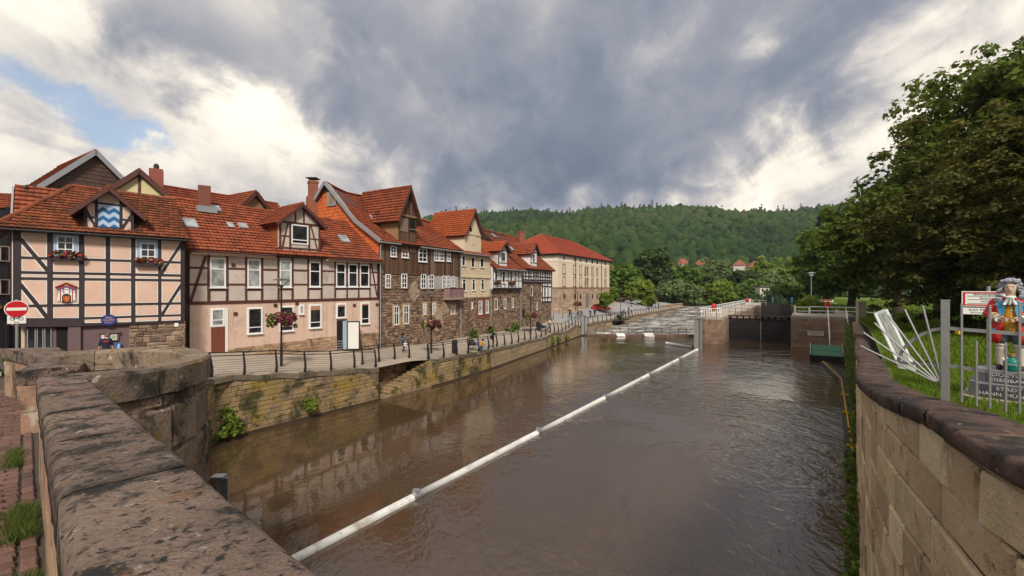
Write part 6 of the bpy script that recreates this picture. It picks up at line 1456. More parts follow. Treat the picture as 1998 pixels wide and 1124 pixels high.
# street lamps with flower rings
def lamp(px, Y, ztop, label, basket=True, blabel=None, zb=None, seed=0, zbk=.46):
    x = (px-CX)/FPX*Y; z0 = gz(x, Y) if zb is None else zb; o = thing('street_lamp', label, 'lamp', (x, Y, z0), 'lamps along the promenade'); H = ztop-z0
    k = MB(); k.tube([(x, Y, z0-.1), (x, Y, z0+1.2), (x, Y, z0+1.25), (x, Y, ztop-.45)], [.085, .08, .06, .055], 10); k.build('pole', M_black, o)
    k = MB(); k.lathe((x, Y, ztop-.5), [(.10, 0), (.11, .08), (.09, .16)], 12); k.build('collar', M_black, o)
    for q in range(3):
        a = q*2.094+.4; k = MB(); k.tube([(x+.07*math.cos(a), Y+.07*math.sin(a), ztop-.42), (x+.40*math.cos(a), Y+.40*math.sin(a), ztop-.05)], .018, 6); k.build('arm', M_metal, o)
    k = MB(); k.lathe((x, Y, ztop-.06), [(.46, 0), (.47, .03), (.2, .10), (.06, .13)], 20); k.build('lamp_shade', flat('lamp_grey', (.10, .10, .11), .4), o)
    k = MB(); k.lathe((x, Y, ztop-.09), [(.16, 0), (.2, .028)], 14); k.build('lens', M_frame, o)
    if basket:
        zb_ = z0+H*zbk; b = thing('flower_basket', blabel, 'flower basket', (x, Y, zb_), 'flower rings hung on the lamps')
        k = MB(); k.lathe((x, Y, zb_-.12), [(.10, 0), (.5, .06), (.55, .2), (.08, .2)], 16); k.build('planter', M_black, b); cl = []
        rg_ = random.Random(seed)
        for q in range(110):
            a = rg_.random()*6.283; r_ = .15+.62*math.sqrt(rg_.random()); cl.append((x+r_*math.cos(a), Y+r_*math.sin(a), zb_+.36-.75*(r_/.77)**2*rg_.random()+rg_.uniform(-.05, .05), .13, rg_.random()))
        leaves('foliage', cl, 26, .10, M_leaf_b, b, seed)
        rt = sorted(cl, key=lambda c: c[0]); leaves('blossom', [c[:4]+(.15+.15*rg_.random(),) for c in rt[50:]], 18, .11, M_mixfl, b, seed+3, spread=1.3, elong=1); leaves('pale_blossom', [c[:4]+(.9,) for c in rt[:75]], 12, .10, M_mixfl, b, seed+4, spread=1.15, elong=1)
lamp(549, 27.6, P(549, 545, 27.6).z, 'black street lamp with flower ring, in front of the beige house', True, 'large flower ring on the lamp before the beige house', seed=11, zbk=.53)
lamp(841.5, 38.2, P(841, 571, 38.2).z, 'black street lamp before the stone house', True, 'flower ring on the lamp before the stone house', seed=12)
lamp(1035.5, 57, P(1035, 575, 57).z, 'black street lamp before the white timbered house', True, 'flower ring on the lamp before the white timbered house', seed=13)
lamp(1127, 88, P(1127, 570, 88).z, 'black street lamp in front of the warehouse wall', True, 'flower ring on the lamp in front of the warehouse', seed=14)
lamp(1211, 96, P(1211, 564, 96).z, 'far street lamp beside the trees past the warehouse', True, 'faded flower ring on the far lamp past the warehouse', seed=15, zbk=.6)
lamp(1279, 130, P(1279, 565, 130).z, 'farthest street lamp by the rapids quay', True, 'flower ring on the farthest lamp', seed=16)
# bins, planters, benches on the promenade
for px, py, h, lb in ((887, 690, 1.1, 'dark bin against the railing before the cream house'), (1050, 645, 1.1, 'dark litter bin near the seated group')):
    for _ in (0,):
        Y = None
        for yy_ in np.arange(25, 100, .25):
            x = (px-CX)/FPX*yy_
            if gz(x, yy_) >= P(px, py, yy_).z: Y = yy_; break
        Y = Y or 45; z = gz(x, Y); o = thing('litter_bin', lb, 'bin', (x, Y, z)); k = MB(); k.lathe((x, Y, z), [(.2, 0), (.24, .05), (.25, .95), (.22, 1.0)], 14); k.build('drum', M_black, o); k = MB(); k.lathe((x, Y, z+1.0), [(.27, 0), (.27, .05), (.12, .16)], 14); k.build('lid', M_black, o)
def ground_at(px, py, lo=20, hi=150):
    for yy_ in np.arange(lo, hi, .2):
        x = (px-CX)/FPX*yy_
        if gz(x, yy_) >= P(px, py, yy_).z: return x, yy_, gz(x, yy_)
    return x, hi, gz(x, hi)
for i, (px, py) in enumerate(((1080, 624), (1098, 622), (1115, 620.5), (1095, 613.5), (1164, 603.5), (1199, 597.5))):
    x, Y, z = ground_at(px, py); pale = i > 2; o = thing('bollard', ['thin dark bollard at the street entry, nearest the timbered house', 'thin dark bollard at the street entry, second along', 'thin dark bollard at the street entry, third along', 'pale stone bollard at the warehouse corner', 'pale stone bollard beside the red car', 'pale stone bollard beyond the red car'][i], 'bollard', (x, Y, z), 'bollards by the warehouse street')
    k = MB(); k.lathe((x, Y, z-.05), [(.06, 0), (.055, .95), (.03, 1.0)] if not pale else [(.2, 0), (.19, 1.1), (.1, 1.2)], 10); k.build('post', M_sand if pale else M_black, o)
def bench(px, py, lb):
    x, Y, z = ground_at(px, py); o = thing('bench', lb, 'bench', (x, Y, z)); u = Vector((.53, .85, 0)); n = Vector((.85, -.53, 0)); c = Vector((x, Y, z))
    for q in range(4): k = MB(); k.bar(c-u*.9+n*(-.2+.13*q)+Vector((0, 0, .45)), c+u*.9+n*(-.2+.13*q)+Vector((0, 0, .45)), .11, .04); k.build('seat_slat', M_wboard, o)
    for q in range(3): k = MB(); k.bar(c-u*.9-n*.3+Vector((0, 0, .6+.14*q)), c+u*.9-n*.3+Vector((0, 0, .6+.14*q)), .04, .1); k.build('back_slat', M_wboard, o)
    for s_ in (-.7, .7):
        k = MB(); k.bar(c+u*s_+n*.15, c+u*s_+n*.15+Vector((0, 0, .44)), .06, .06); k.bar(c+u*s_-n*.27, c+u*s_-n*.32+Vector((0, 0, .95)), .06, .06); k.bar(c+u*s_-n*.27+Vector((0, 0, .41)), c+u*s_+n*.2+Vector((0, 0, .41)), .06, .05); k.build('leg', M_black, o)
bench(1192, 616, 'dark bench by the railing below the warehouse'); bench(1217, 616, 'dark bench with a person beside the far lamp')
# jutting steel platform by the railing
x, Y = 20.3, 86.5; o = thing('platform', 'dark steel platform jutting from the quay with an upright telescope', 'platform', (x, Y, 1.4))
S_ = Frame((18.5, 84.6), (22.2, 90.6)); k = MB(); k.fbox(S_, 0, S_.L, 1.3, 1.42, -.2, 1.4); k.build('deck', M_black, o)
for s_ in np.linspace(0, S_.L, 6): k = MB(); k.fbox(S_, s_-.03, s_+.03, 1.42, 2.6, 1.3, 1.36); k.build('post', M_black, o)
k = MB(); k.fbox(S_, 0, S_.L, 2.58, 2.66, 1.28, 1.38); k.build('rail', M_black, o); k = MB(); k.tube([S_.w(3, 1.4, .8), S_.w(3, 2.7, .8)], .1, 8); k.ball(S_.w(3, 2.85, .8), (.2, .25, .17), 10, 6); k.build('telescope', M_black, o)
# galvanised dolphin post at the end of the promenade quay
def pile(name, label, x, y, z1, w_=.42, ang=.5):
    o = thing(name, label, 'pile', (x, y, 0)); c, s_ = math.cos(ang), math.sin(ang)
    for q in (-1, 1): k = MB(); k.bar((x+q*w_/2*c, y+q*w_/2*s_, -1.4), (x+q*w_/2*c, y+q*w_/2*s_, z1), .05, w_*.9); k.build('flange', M_metal, o)
    k = MB(); k.bar((x, y, -1.4), (x, y, z1-.02), w_*.95, .04, up=(c, s_, 0)); k.build('web', M_metal, o)
    k = MB(); k.box(x-w_*.62, x+w_*.62, y-w_*.5, y+w_*.5, z1, z1+.05); k.build('cap_plate', M_metal, o); return o
pile('steel_pile', 'galvanised steel pile standing in the river where the white boom ends', 22.9, 56.0, 3.75, .62, .45)
pile('steel_pile', 'galvanised steel pile at the end of the promenade beside the weir', 11.4, 71.9, 3.1, .5, .45)
pile('steel_pile', 'galvanised steel pile top beside the round bastion', -5.55, 8.62, 3.9, .18, .2)
# ------------------------------------------------------------------ floating boom
boom = thing('floating_boom', 'long white tubular floating boom crossing the river diagonally', 'boom', (5, 29, 0))
b0, b1 = Vector((-8.4, 8.9, .02)), Vector((22.6, 55.4, .02)); cut = [0, .16, .315, .475, .65, .83, 1]
M_boom = mat('white_boom_tube', [(.62, .62, .61), (.66, .66, .65)], .45, 1.5, .18, .05, stain=[((.30, .26, .20), 1.2, .50, .75), ((.16, .15, .08), 5, .58, .72)])
for a, b in zip(cut, cut[1:]):
    k = MB(); pa, pb = b0.lerp(b1, a+.003), b0.lerp(b1, b-.003); k.tube([pa, pa.lerp(pb, .25), pa.lerp(pb, .5), pa.lerp(pb, .75), pb], .15, 14, 0, rnd.random()); k.build('tube', M_boom, boom, True)
    k = MB(); c = b0.lerp(b1, b); d_ = (b1-b0).normalized(); k.tube([c-d_*.2, c+d_*.2], .175, 14); k.build('coupling', M_metal, boom)
    k = MB(); k.box(c.x-.12, c.x+.12, c.y-.12, c.y+.12, .18, .26); k.build('shackle', M_metal, boom)
o = thing('floating_boom', 'short grey boom tube from the steel pile towards the weir', 'boom', (21, 59, 0)); k = MB(); k.tube([(22.4, 56.4, .05), (20.6, 60.6, .1)], .26, 12); k.build('tube', M_metal, o, True)
# ================================================================== lock
AX = Vector((.548, .836, 0)); PX = Vector((.836, -.548, 0))
M_lockst = mat('lock_sandstone', [(.27, .175, .125), (.33, .225, .155), (.22, .145, .11), (.36, .26, .19)], .92, 1.2, .25, .4, 20, stain=[((.085, .06, .048), 1.0, .55, .75), ((.30, .13, .07), .8, .62, .8)])
M_concr = mat('pale_concrete', [(.38, .33, .27), (.42, .37, .30)], .9, .7, .15, .2)
def lockwall(name, label, foot, z1, ind, edge_n=None):
    c = sum((Vector((p[0], p[1], 0)) for p in foot), Vector())/len(foot); o = thing(name, label, 'lock wall', (c.x, c.y, 0))
    m = MB(); n = len(foot); m.add([(p[0], p[1], -1.5) for p in foot]+[(p[0], p[1], z1-.02) for p in foot], [tuple(range(n-1, -1, -1)), tuple(range(n, 2*n))]+[(i, (i+1) % n, n+(i+1) % n, n+i) for i in range(n)]); m.build('wall_core', M_mortar, o)
    for i in range(n):
        a, b = foot[i], foot[(i+1) % n]; S = Frame(a, b)
        mid = (Vector(a)+Vector(b))/2
        if (mid-c.xy).dot(S.n.xy) < 0: S = Frame(b, a)
        if mid.y > 115: continue
        blockwall(S, o, 0, S.L, lambda s: -.5, lambda s: z1-.32, (.42, .6), (.7, 1.5), M_lockst, ind if S.L < 12 else 0, .03, .008, .015, .005)
    cx_ = c.xy; m = MB(); g = [Vector(p)+(Vector(p)-cx_).normalized()*.07 for p in foot]
    m.add([(p.x, p.y, z1-.32) for p in g]+[(p.x, p.y, z1) for p in g], [tuple(range(n-1, -1, -1)), tuple(range(n, 2*n))]+[(i, (i+1) % n, n+(i+1) % n, n+i) for i in range(n)]); m.build('top_slab', M_concr, o); return o
I0 = Vector((26.6, 60.9)); a2 = AX.xy; p2 = PX.xy
isl = [tuple(Vector((25.6, 63.0))), tuple(Vector((26.2, 61.8))), tuple(Vector((27.5, 60.9))), tuple(Vector((28.5, 61.4))), tuple(Vector((29.1, 62.6))), tuple(Vector((29.1, 62.6))+a2*69), tuple(Vector((25.6, 63.0))+a2*68)]
z_i = 3.55; z_r = 3.95
lockwall('lock_island', 'sandstone lock island with angled nose and white railings', isl, z_i, 30)
c0 = Vector((35.7, 58.2)); rp = [tuple(c0), tuple(c0+p2*3.9), tuple(c0+p2*3.9+a2*.6), tuple(c0+p2*5.8+a2*.7), tuple(c0+p2*5.9+a2*5.5), tuple(c0+p2*7+a2*5.6), tuple(c0+p2*7+a2*70), tuple(c0+a2*70)]
lockwall('lock_pier', 'sandstone lock pier with the white lettered plate on the right', rp, z_r, 40)
def whiterail(name, label, pts, z, h=1.1, sp=1.6, mats=None, rails=(1.0, .55), r=.055, zs=None):
    o = thing(name, label, 'railing', (pts[0][0], pts[0][1], z if zs is None else zs[0])); mm = mats or M_frame
    zz = zs or [z]*len(pts)
    for (a, b, za, zb) in zip(pts, pts[1:], zz, zz[1:]):
        A, B = Vector((a[0], a[1], za)), Vector((b[0], b[1], zb)); n = max(1, round((B-A).length/sp))
        for i in range(n+1): p = A.lerp(B, i/n); k = MB(); k.tube([p, p+Vector((0, 0, h))], r, 6); k.build('post', mm, o)
        for f in rails: k = MB(); k.tube([A+Vector((0, 0, h*f)), B+Vector((0, 0, h*f))], r, 6); k.build('rail', mm, o)
    return o
il = lambda t, s_=.25: tuple(Vector((25.6, 63.0))+p2*s_+a2*t)
whiterail('white_railing', 'white tubular railing round the lock island nose and along its river side', [il(66), il(0), (26.4, 62.05), (27.5, 61.2), (28.3, 61.7)], z_i, 1.15, 1.9)
whiterail('white_railing', 'short white railing across the far end of the lock island', [tuple(Vector(il(52))+p2*.4), tuple(Vector(il(52))+p2*4.4)], z_i, 1.15, 1.5)
# lower mitre gates
M_gate = mat('black_lock_gate', [(.016, .014, .016), (.022, .019, .02)], .6, 1, .25, .2, 10)
gl0 = Vector((29.1, 62.6))+a2*4.6; gr0 = c0+a2*(((gl0-c0).dot(a2))); gm = (gl0+gr0)/2+a2*1.2
lg = thing('lock_gate', 'black lower lock gate with walkway and thin railing', 'lock gate', (gm.x, gm.y, 0))
for i, (a, b) in enumerate(((gl0, gm), (gm, gr0))):
    S = Frame(tuple(a), tuple(b)); k = MB(); k.fbox(S, .02, S.L-.02, -1, 3.1, -.15, .05); o = k.build('gate_leaf', M_gate, lg)
    for q in range(3): k = MB(); k.fbox(S, .05, S.L-.05, .5+q*.95, .62+q*.95, .05, .11); k.build('girder', M_gate, o)
    for q in range(7): k = MB(); s_ = S.L*(q+.5)/7; k.fbox(S, s_-.04, s_+.04, -.5, 3.0, .05, .085); k.build('plank_seam', M_gate, o)
    k = MB(); k.fbox(S, 0, S.L, 3.45, 3.55, -.5, .5); k.build('walkway', M_gate, lg)
    for q in range(5): k = MB(); s_ = S.L*(q+.3)/5; k.fbox(S, s_, s_+.12, 3.1, 3.45, -.3, .3); k.build('bracket', M_gate, lg)
    for q in range(6): k = MB(); s_ = S.L*q/5; k.tube([S.w(s_, 3.5, .45), S.w(s_, 4.6, .45)], .03, 5); k.build('post', M_black, lg)
    for z in (4.05, 4.6): k = MB(); k.tube([S.w(0, z, .45), S.w(S.L, z, .45)], .03, 5); k.build('rail', M_black, lg)
k = MB(); k.bar((gm.x, gm.y-.1, -.6), (gm.x, gm.y-.1, 3.2), .12, .12); k.build('mitre_post', M_metal, lg)
ul = Vector((29.1, 62.6))+a2*57; ur = c0+a2*((ul-c0).dot(a2)); um = (ul+ur)/2+a2; ug = thing('lock_gate', 'dark upper lock gate at the far end of the chamber', 'lock gate', (um.x, um.y, 0))
for a, b in ((ul, um), (um, ur)):
    S = Frame(tuple(a), tuple(b)); k = MB(); k.fbox(S, .02, S.L-.02, -1, 3.9, -.15, .05); k.build('gate_leaf', M_gate, ug)
    for q in range(4): k = MB(); s_ = S.L*q/3; k.tube([S.w(s_, 3.8, .1), S.w(s_, 5.0, .1)], .04, 5); k.build('post', M_black, ug)
    for z in (4.4, 5.0): k = MB(); k.tube([S.w(0, z, .1), S.w(S.L, z, .1)], .035, 5); k.build('rail', M_black, ug)
    k = MB(); p = S.w(S.L*.6, 0); k.lathe((p[0], p[1], 3.9), [(.25, 0), (.25, 1.2), (.1, 1.4)], 10); k.build('winch', flat('winch_blue', (.03, .12, .18)), ug)
# right pier railings and stairs
whiterail('white_railing', 'white railing with low gate at the corner of the lock pier', [tuple(c0+p2*.3+a2*5), tuple(c0+p2*.3+a2*.3), tuple(c0+p2*1.9+a2*.3)], z_r, 1.1, 1.2)
sp0 = c0+p2*3.2+a2*.3; sp1 = c0+p2*5.25+a2*.3
whiterail('white_railing', 'long white railing along the lock pier edge towards the lawn', [tuple(c0+p2*2.0+a2*1.6), tuple(c0+p2*7.6+a2*1.6), tuple(c0+p2*9.2-a2*1.0), tuple(c0+p2*9.0-a2*6.5)], z_r, 1.15, 1.8, zs=[z_r, z_r, z_r-.1, z_r-.2])
stt = thing('pier_stairs', 'brown stone stairs from the lock pier down to the boat landing', 'steps', (*(c0+p2*5.5-a2*3), 0))
ns = 14
for i in range(ns):
    t = -a2*(5.6*i/ns); z = z_r-.25-(z_r-.8)*i/ns; A = c0+p2*3.95+t+a2*.3; B = A+p2*1.9; C = B-a2*.46; D = A-a2*.46; k = MB()
    k.hexa([(*q, -.8) for q in (D, C, B, A)]+[(*q, z) for q in (D, C, B, A)], 0, rnd.random()); k.build('step', M_lockst, stt)
for s_ in (3.9, 5.75):
    A = c0+p2*s_+a2*.3; B = A-a2*5.6; o = whiterail('white_railing', 'sloping white handrail on the river side of the pier stairs' if s_ < 5 else 'sloping white handrail on the bank side of the pier stairs', [tuple(A), tuple(B)], 0, 1.0, 1.8, zs=[z_r-.2, .75])
# plate with lettering
SP = Frame(tuple(c0), tuple(c0+p2*3.9)); q = gpx(1575, 1608, 645.5, 655, SP); o = thing('sign_plate', 'pale lettered plate on the lock pier wall', 'sign', SP.w((q[0]+q[1])/2, q[2], .1))
k = MB(); k.fbox(SP, q[0]-.05, q[1]+.05, q[2]-.05, q[3]+.05, .03, .07); k.build('plate_frame', M_black, o); k = MB(); k.fbox(SP, *q, .06, .085); k.build('plate', flat('plate_cream', (.62, .56, .48)), o)
cz = (q[2]+q[3])/2; hh = (q[3]-q[2])
text_mesh('Selbstbedienungs-', hh*.34, M_black, o, SP.w((q[0]+q[1])/2, cz+hh*.2, .09), SP.u, (0, 0, 1), squeeze=(q[1]-q[0])*.9/(hh*.34*8.2)); text_mesh('schleuse', hh*.34, M_black, o, SP.w((q[0]+q[1])/2, cz-hh*.22, .09), SP.u, (0, 0, 1), squeeze=1.0)
# life buoys
M_buoy = flat('lifebuoy_red', (.52, .03, .03), .5)
for i, (x, y, z, lb) in enumerate(((28.6, 64.5, z_i, 'red life buoy case on the lock island nose'), (*(Vector(il(46))+p2*1.2), z_i, 'red life buoy case far along the lock island'), (*(c0+p2*4+a2*6.5), z_r, 'red life buoy case on the lock pier beside the lawn'))):
    o = thing('life_buoy', lb, 'life buoy', (x, y, z), 'life buoys at the lock'); k = MB(); k.tube([(x, y, z), (x, y, z+1.1)], .05, 6); k.build('post', M_frame, o)
    k = MB(); k.lathe((x, y, z+.75), [(.15, 0), (.3, .15), (.33, .5), (.3, .8), (.15, 1.0)], 12); k.build('case', M_buoy, o, True)
# small grey cabinet beside the railing
x, y = P(1680, 620, 52).x, 52.0; o = thing('cabinet', 'tall plain grey cabinet beside the pier railing on the lawn edge', 'cabinet', (x, y, 3.6)); k = MB(); k.box(x-.45, x+.45, y-.2, y+.2, 3.2, 5.9); k.build('body', M_concr, o); k = MB(); k.box(x-.5, x+.5, y-.25, y+.25, 5.9, 5.98); k.build('lid', M_concr, o)
# green work boat and pontoon
wb = thing('work_boat', 'dark flat work boat with green deck moored below the stairs', 'boat', (33, 47.5, 0)); u = AX; n = PX; c = Vector((32.6, 47.3, 0))
hull = [c-n*1.35-u*1.6, c+n*1.5-u*1.6, c+n*1.5+u*2.2, c-n*1.35+u*2.2]; k = MB(); k.hexa([v*1+Vector((0, 0, -.2)) for v in hull]+[v+(v-c)*.03+Vector((0, 0, .62)) for v in hull]); k.build('hull', M_black, wb)
M_green = mat('worn_green_deck', [(.045, .16, .085), (.06, .19, .10)], .7, 2, .25, .2)
for a, b, z0, z1 in ((-1.5, .2, .66, .95), (.25, 2.1, .97, 1.35)):
    k = MB(); k.hexa([c-n*1.25+u*a+Vector((0, 0, z0-.06)), c+n*1.4+u*a+Vector((0, 0, z0-.06)), c+n*1.4+u*b+Vector((0, 0, z1-.06)), c-n*1.25+u*b+Vector((0, 0, z1-.06)), c-n*1.25+u*a+Vector((0, 0, z0)), c+n*1.4+u*a+Vector((0, 0, z0)), c+n*1.4+u*b+Vector((0, 0, z1)), c-n*1.25+u*b+Vector((0, 0, z1))]); k.build('deck_plate', M_green, wb)
for s_ in (-1.33, 1.48): k = MB(); k.bar(c+n*s_-u*1.6+Vector((0, 0, .6)), c+n*s_+u*2.2+Vector((0, 0, 1.35)), .06, .35); k.build('bulwark', M_metal, wb)
po = thing('pontoon', 'long narrow dark pontoon walkway with yellow line along the right wall', 'pontoon', (20, 28, 0)); pp = [Vector((30.6, 45.2, 0)), Vector((26.2, 36.6, 0)), Vector((15.0, 20.4, 0))]
M_pont = mat('dark_pontoon_plank', [(.045, .038, .034), (.06, .05, .044)], .7, 3, .25, .3)
for i, (a, b) in enumerate(zip(pp, pp[1:])):
    L_ = (b-a).length; n_ = int(L_/2.4); d_ = (b-a).normalized(); q = Vector((-d_.y, d_.x, 0)); q = q if q.x > 0 else -q
    for j in range(n_):
        f0, f1 = a.lerp(b, j/n_), a.lerp(b, (j+.98)/n_); k = MB(); k.hexa([v+Vector((0, 0, z)) for z in (-.15, .22) for v in (f0, f1, f1+q*.62, f0+q*.62)], 0, rnd.random()); k.build('float_box', M_pont, po)
    k = MB(); k.bar(a+q*.22+Vector((0, 0, .25)), b+q*.22+Vector((0, 0, .25)), .07, .06); k.build('yellow_rail', flat('safety_yellow', (.55, .33, .01)), po)
    if i:
        for f in (.35, .62, .97): k = MB(); c_ = a.lerp(b, f); k.bar(c_+Vector((0, 0, .3)), c_+q*.6+Vector((0, 0, .3)), .12, .1); k.build('yellow_cleat', flat('safety_yellow2', (.55, .33, .01)), po)
# ================================================================== left street furniture
x, y = -15.45, 14.2; zg = gz(x, y)-.1; o = thing('road_sign', 'round red no-entry sign with a bicycle plate below', 'sign', (x, y, zg)); vd = Vector((x, y, 0)).normalized(); ru = Vector((-vd.y, vd.x, 0)); ru = ru if ru.x > 0 else -ru
class Fr:
    def __init__(s, o, u): s.o = Vector(o); s.u = Vector(u).normalized(); s.n = Vector((s.u.y, -s.u.x, 0))
    def w(s, q, z, d=0): p = s.o+s.u*q+s.n*d; return (p.x, p.y, z)
G = Fr((x, y, 0), (ru*.92+Vector((.1, 0, 0))))
zc = P(31, 603, 14.2).z; k = MB(); k.tube([(x, y, zg), (x, y, zc+.3)], .035, 8); k.build('post', M_metal, o)
rr = .265
for r_, d0, d1, mm, nm in ((rr, .03, .05, M_white, 'rim'), (rr*.93, .045, .055, flat('sign_red', (.50, .012, .018), .4), 'disc')):
    k = MB(); k.fpoly(G, [(r_*math.cos(q*math.pi/18), zc+r_*math.sin(q*math.pi/18)) for q in range(36)], d0, d1); k.build(nm, mm, o)
k = MB(); k.fbox(G, -rr*.8, rr*.8, zc-.045, zc+.045, .05, .06); k.build('bar', M_white, o)
zp = P(31, 623.5, 14.2).z; k = MB(); k.fbox(G, -.2, .2, zp-.125, zp+.125, .03, .05); pl = k.build('plate', M_white, o)
k = MB()
for cx_ in (-.09, .09):
    k.tube([G.w(cx_+.05*math.cos(q*math.pi/6), zp+.03+.05*math.sin(q*math.pi/6), .053) for q in range(13)], .008, 4)
for a, b in (((-.09, .03), (-.03, .09)), ((-.03, .09), (.06, .09)), ((.06, .09), (.09, .03)), ((-.03, .09), (.01, .03)), ((.01, .03), (-.09, .03)), ((.01, .03), (.06, .09)), ((.04, .115), (.08, .11))): k.bar(G.w(a[0], zp+a[1], .053), G.w(b[0], zp+b[1], .053), .012, .01)
k.build('bicycle_symbol', M_black, pl); text_mesh('frei', .075, M_black, pl, G.w(0, zp-.08, .052), G.u, (0, 0, 1))
# planter with white blossoms
x, y = -16.6, 16.0; zg = gz(x, y); pt = thing('planter', 'green planter with white blossoms behind the no-entry sign', 'planter', (x, y, zg)); k = MB(); k.box(x-1.0, x+.9, y-.35, y+.35, zg-.1, zg+.75); k.build('trough', flat('planter_green', (.01, .085, .06)), pt)
cl = [(x+rnd.uniform(-1.0, .9), y+rnd.uniform(-.35, .35), zg+.75+rnd.uniform(0, .75), .16, rnd.random()) for _ in range(60)]; leaves('foliage', cl, 22, .10, M_leaf_b, pt, 5); leaves('blossom', cl[:30], 5, .14, M_whfl, pt, 6, spread=1.2, elong=1)
# ================================================================== vegetation
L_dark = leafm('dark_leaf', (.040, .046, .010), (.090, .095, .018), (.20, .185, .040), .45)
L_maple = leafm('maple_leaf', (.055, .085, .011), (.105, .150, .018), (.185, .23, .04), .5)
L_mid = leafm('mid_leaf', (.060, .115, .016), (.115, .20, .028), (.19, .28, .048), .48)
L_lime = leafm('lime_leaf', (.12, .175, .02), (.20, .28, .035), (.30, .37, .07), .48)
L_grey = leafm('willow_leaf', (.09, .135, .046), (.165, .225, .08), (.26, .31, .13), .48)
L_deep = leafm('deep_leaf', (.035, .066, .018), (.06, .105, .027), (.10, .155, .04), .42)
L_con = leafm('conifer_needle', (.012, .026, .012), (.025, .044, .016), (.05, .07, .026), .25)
M_bark = mat('bark', [(.055, .040, .030), (.075, .055, .040)], .95, 3, .35, .8, 14, stretch=(2, 2, .5))
def tree(name, label, x, y, z0, H, lobes, N, per, leaf, m, rtrunk=.3, seed=0, clump=.9, flat_=.25, droop=0.0, group=None, branch=14, shell=.5, hidetrunk=False):
    """lobes: (dx,dy,z,rx,ry,rz,weight) ellipsoids relative to the base"""
    rg_ = np.random.RandomState(seed); o = thing(name, label, 'tree', (x, y, z0), group); cl = []
    ws = np.array([l[6] if len(l) > 6 else l[3]*l[4]*l[5] for l in lobes]); ws = ws/ws.sum()
    ph = rg_.rand(6)*6.28
    for i in range(N):
        l = lobes[rg_.choice(len(lobes), p=ws)]; v = rg_.normal(0, 1, 3); v /= np.linalg.norm(v); r_ = shell+(1-shell)*rg_.rand()**.6
        bump = 1+.16*math.sin(5*v[0]+ph[0])*math.sin(4*v[1]+ph[1])+.12*math.sin(9*v[2]+ph[2]+3*v[0])+.10*rg_.normal()
        p = np.array(l[:3])+v*np.array(l[3:6])*r_*bump
        if p[2] < .25: continue
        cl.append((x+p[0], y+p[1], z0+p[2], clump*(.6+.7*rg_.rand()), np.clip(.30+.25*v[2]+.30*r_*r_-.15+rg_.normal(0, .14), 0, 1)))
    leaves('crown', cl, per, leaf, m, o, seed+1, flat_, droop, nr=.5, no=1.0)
    k = MB(); top = max(l[2] for l in lobes); k.tube([(x, y, z0-.2), (x+.03*H*.1, y, z0+H*.12), (x, y+.1, z0+H*.35), (x+.1, y, z0+H*.62), (x, y, z0+H*.85)], [rtrunk*1.35, rtrunk, rtrunk*.75, rtrunk*.4, rtrunk*.1], 9); k.build('trunk', M_bark, o, True)
    k = MB()
    for i in rg_.choice(len(cl), min(branch, len(cl)), replace=False):
        c = cl[i]; zb = z0+H*.15+.45*max(0, c[2]-z0-H*.15)*rg_.rand()**.5; mid = Vector((x*.55+c[0]*.45, y*.55+c[1]*.45, zb*.45+c[2]*.55)); k.tube([(x, y, zb), mid, (c[0], c[1], c[2])], [rtrunk*.35, rtrunk*.2, rtrunk*.04], 5)
    if k.f: k.build('branches', M_bark, o, True)
    return o
# the two big trees on the right
tz = lawn_z(0, 20)
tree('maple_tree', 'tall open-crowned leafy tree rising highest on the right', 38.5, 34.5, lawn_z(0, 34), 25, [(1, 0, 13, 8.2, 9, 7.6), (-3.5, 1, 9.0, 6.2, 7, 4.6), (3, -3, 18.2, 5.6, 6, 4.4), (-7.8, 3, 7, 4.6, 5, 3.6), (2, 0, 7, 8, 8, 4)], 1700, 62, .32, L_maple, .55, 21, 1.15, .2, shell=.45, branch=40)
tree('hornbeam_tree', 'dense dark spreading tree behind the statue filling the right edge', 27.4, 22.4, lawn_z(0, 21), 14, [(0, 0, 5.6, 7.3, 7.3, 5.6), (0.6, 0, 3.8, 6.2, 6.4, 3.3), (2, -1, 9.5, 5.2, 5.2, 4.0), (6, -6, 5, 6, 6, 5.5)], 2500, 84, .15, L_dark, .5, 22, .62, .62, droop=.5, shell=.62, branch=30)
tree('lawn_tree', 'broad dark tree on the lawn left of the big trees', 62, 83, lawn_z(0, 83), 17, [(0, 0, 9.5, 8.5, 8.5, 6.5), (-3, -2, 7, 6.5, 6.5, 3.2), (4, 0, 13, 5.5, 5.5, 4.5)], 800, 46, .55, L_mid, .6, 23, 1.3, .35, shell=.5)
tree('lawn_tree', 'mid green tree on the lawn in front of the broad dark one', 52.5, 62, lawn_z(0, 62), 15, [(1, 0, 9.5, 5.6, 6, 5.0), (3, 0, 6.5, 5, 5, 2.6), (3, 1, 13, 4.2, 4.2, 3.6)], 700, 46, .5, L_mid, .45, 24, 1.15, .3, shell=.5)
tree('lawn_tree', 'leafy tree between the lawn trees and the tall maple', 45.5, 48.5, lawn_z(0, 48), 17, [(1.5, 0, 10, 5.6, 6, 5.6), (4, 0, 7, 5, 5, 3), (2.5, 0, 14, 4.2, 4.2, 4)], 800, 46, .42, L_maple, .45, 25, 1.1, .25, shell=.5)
tree('conifer_tree', 'narrow dark conifer rising at the hill edge behind the lawn trees', 90, 131, lawn_z(0, 131), 24, [(0, 0, 4+2.2*i, 5.2*(1-i/10.5), 5.2*(1-i/10.5), 1.7, 1.4-i*.1) for i in range(10)], 420, 40, .7, L_con, .4, 26, 1.3, .3, shell=.5)
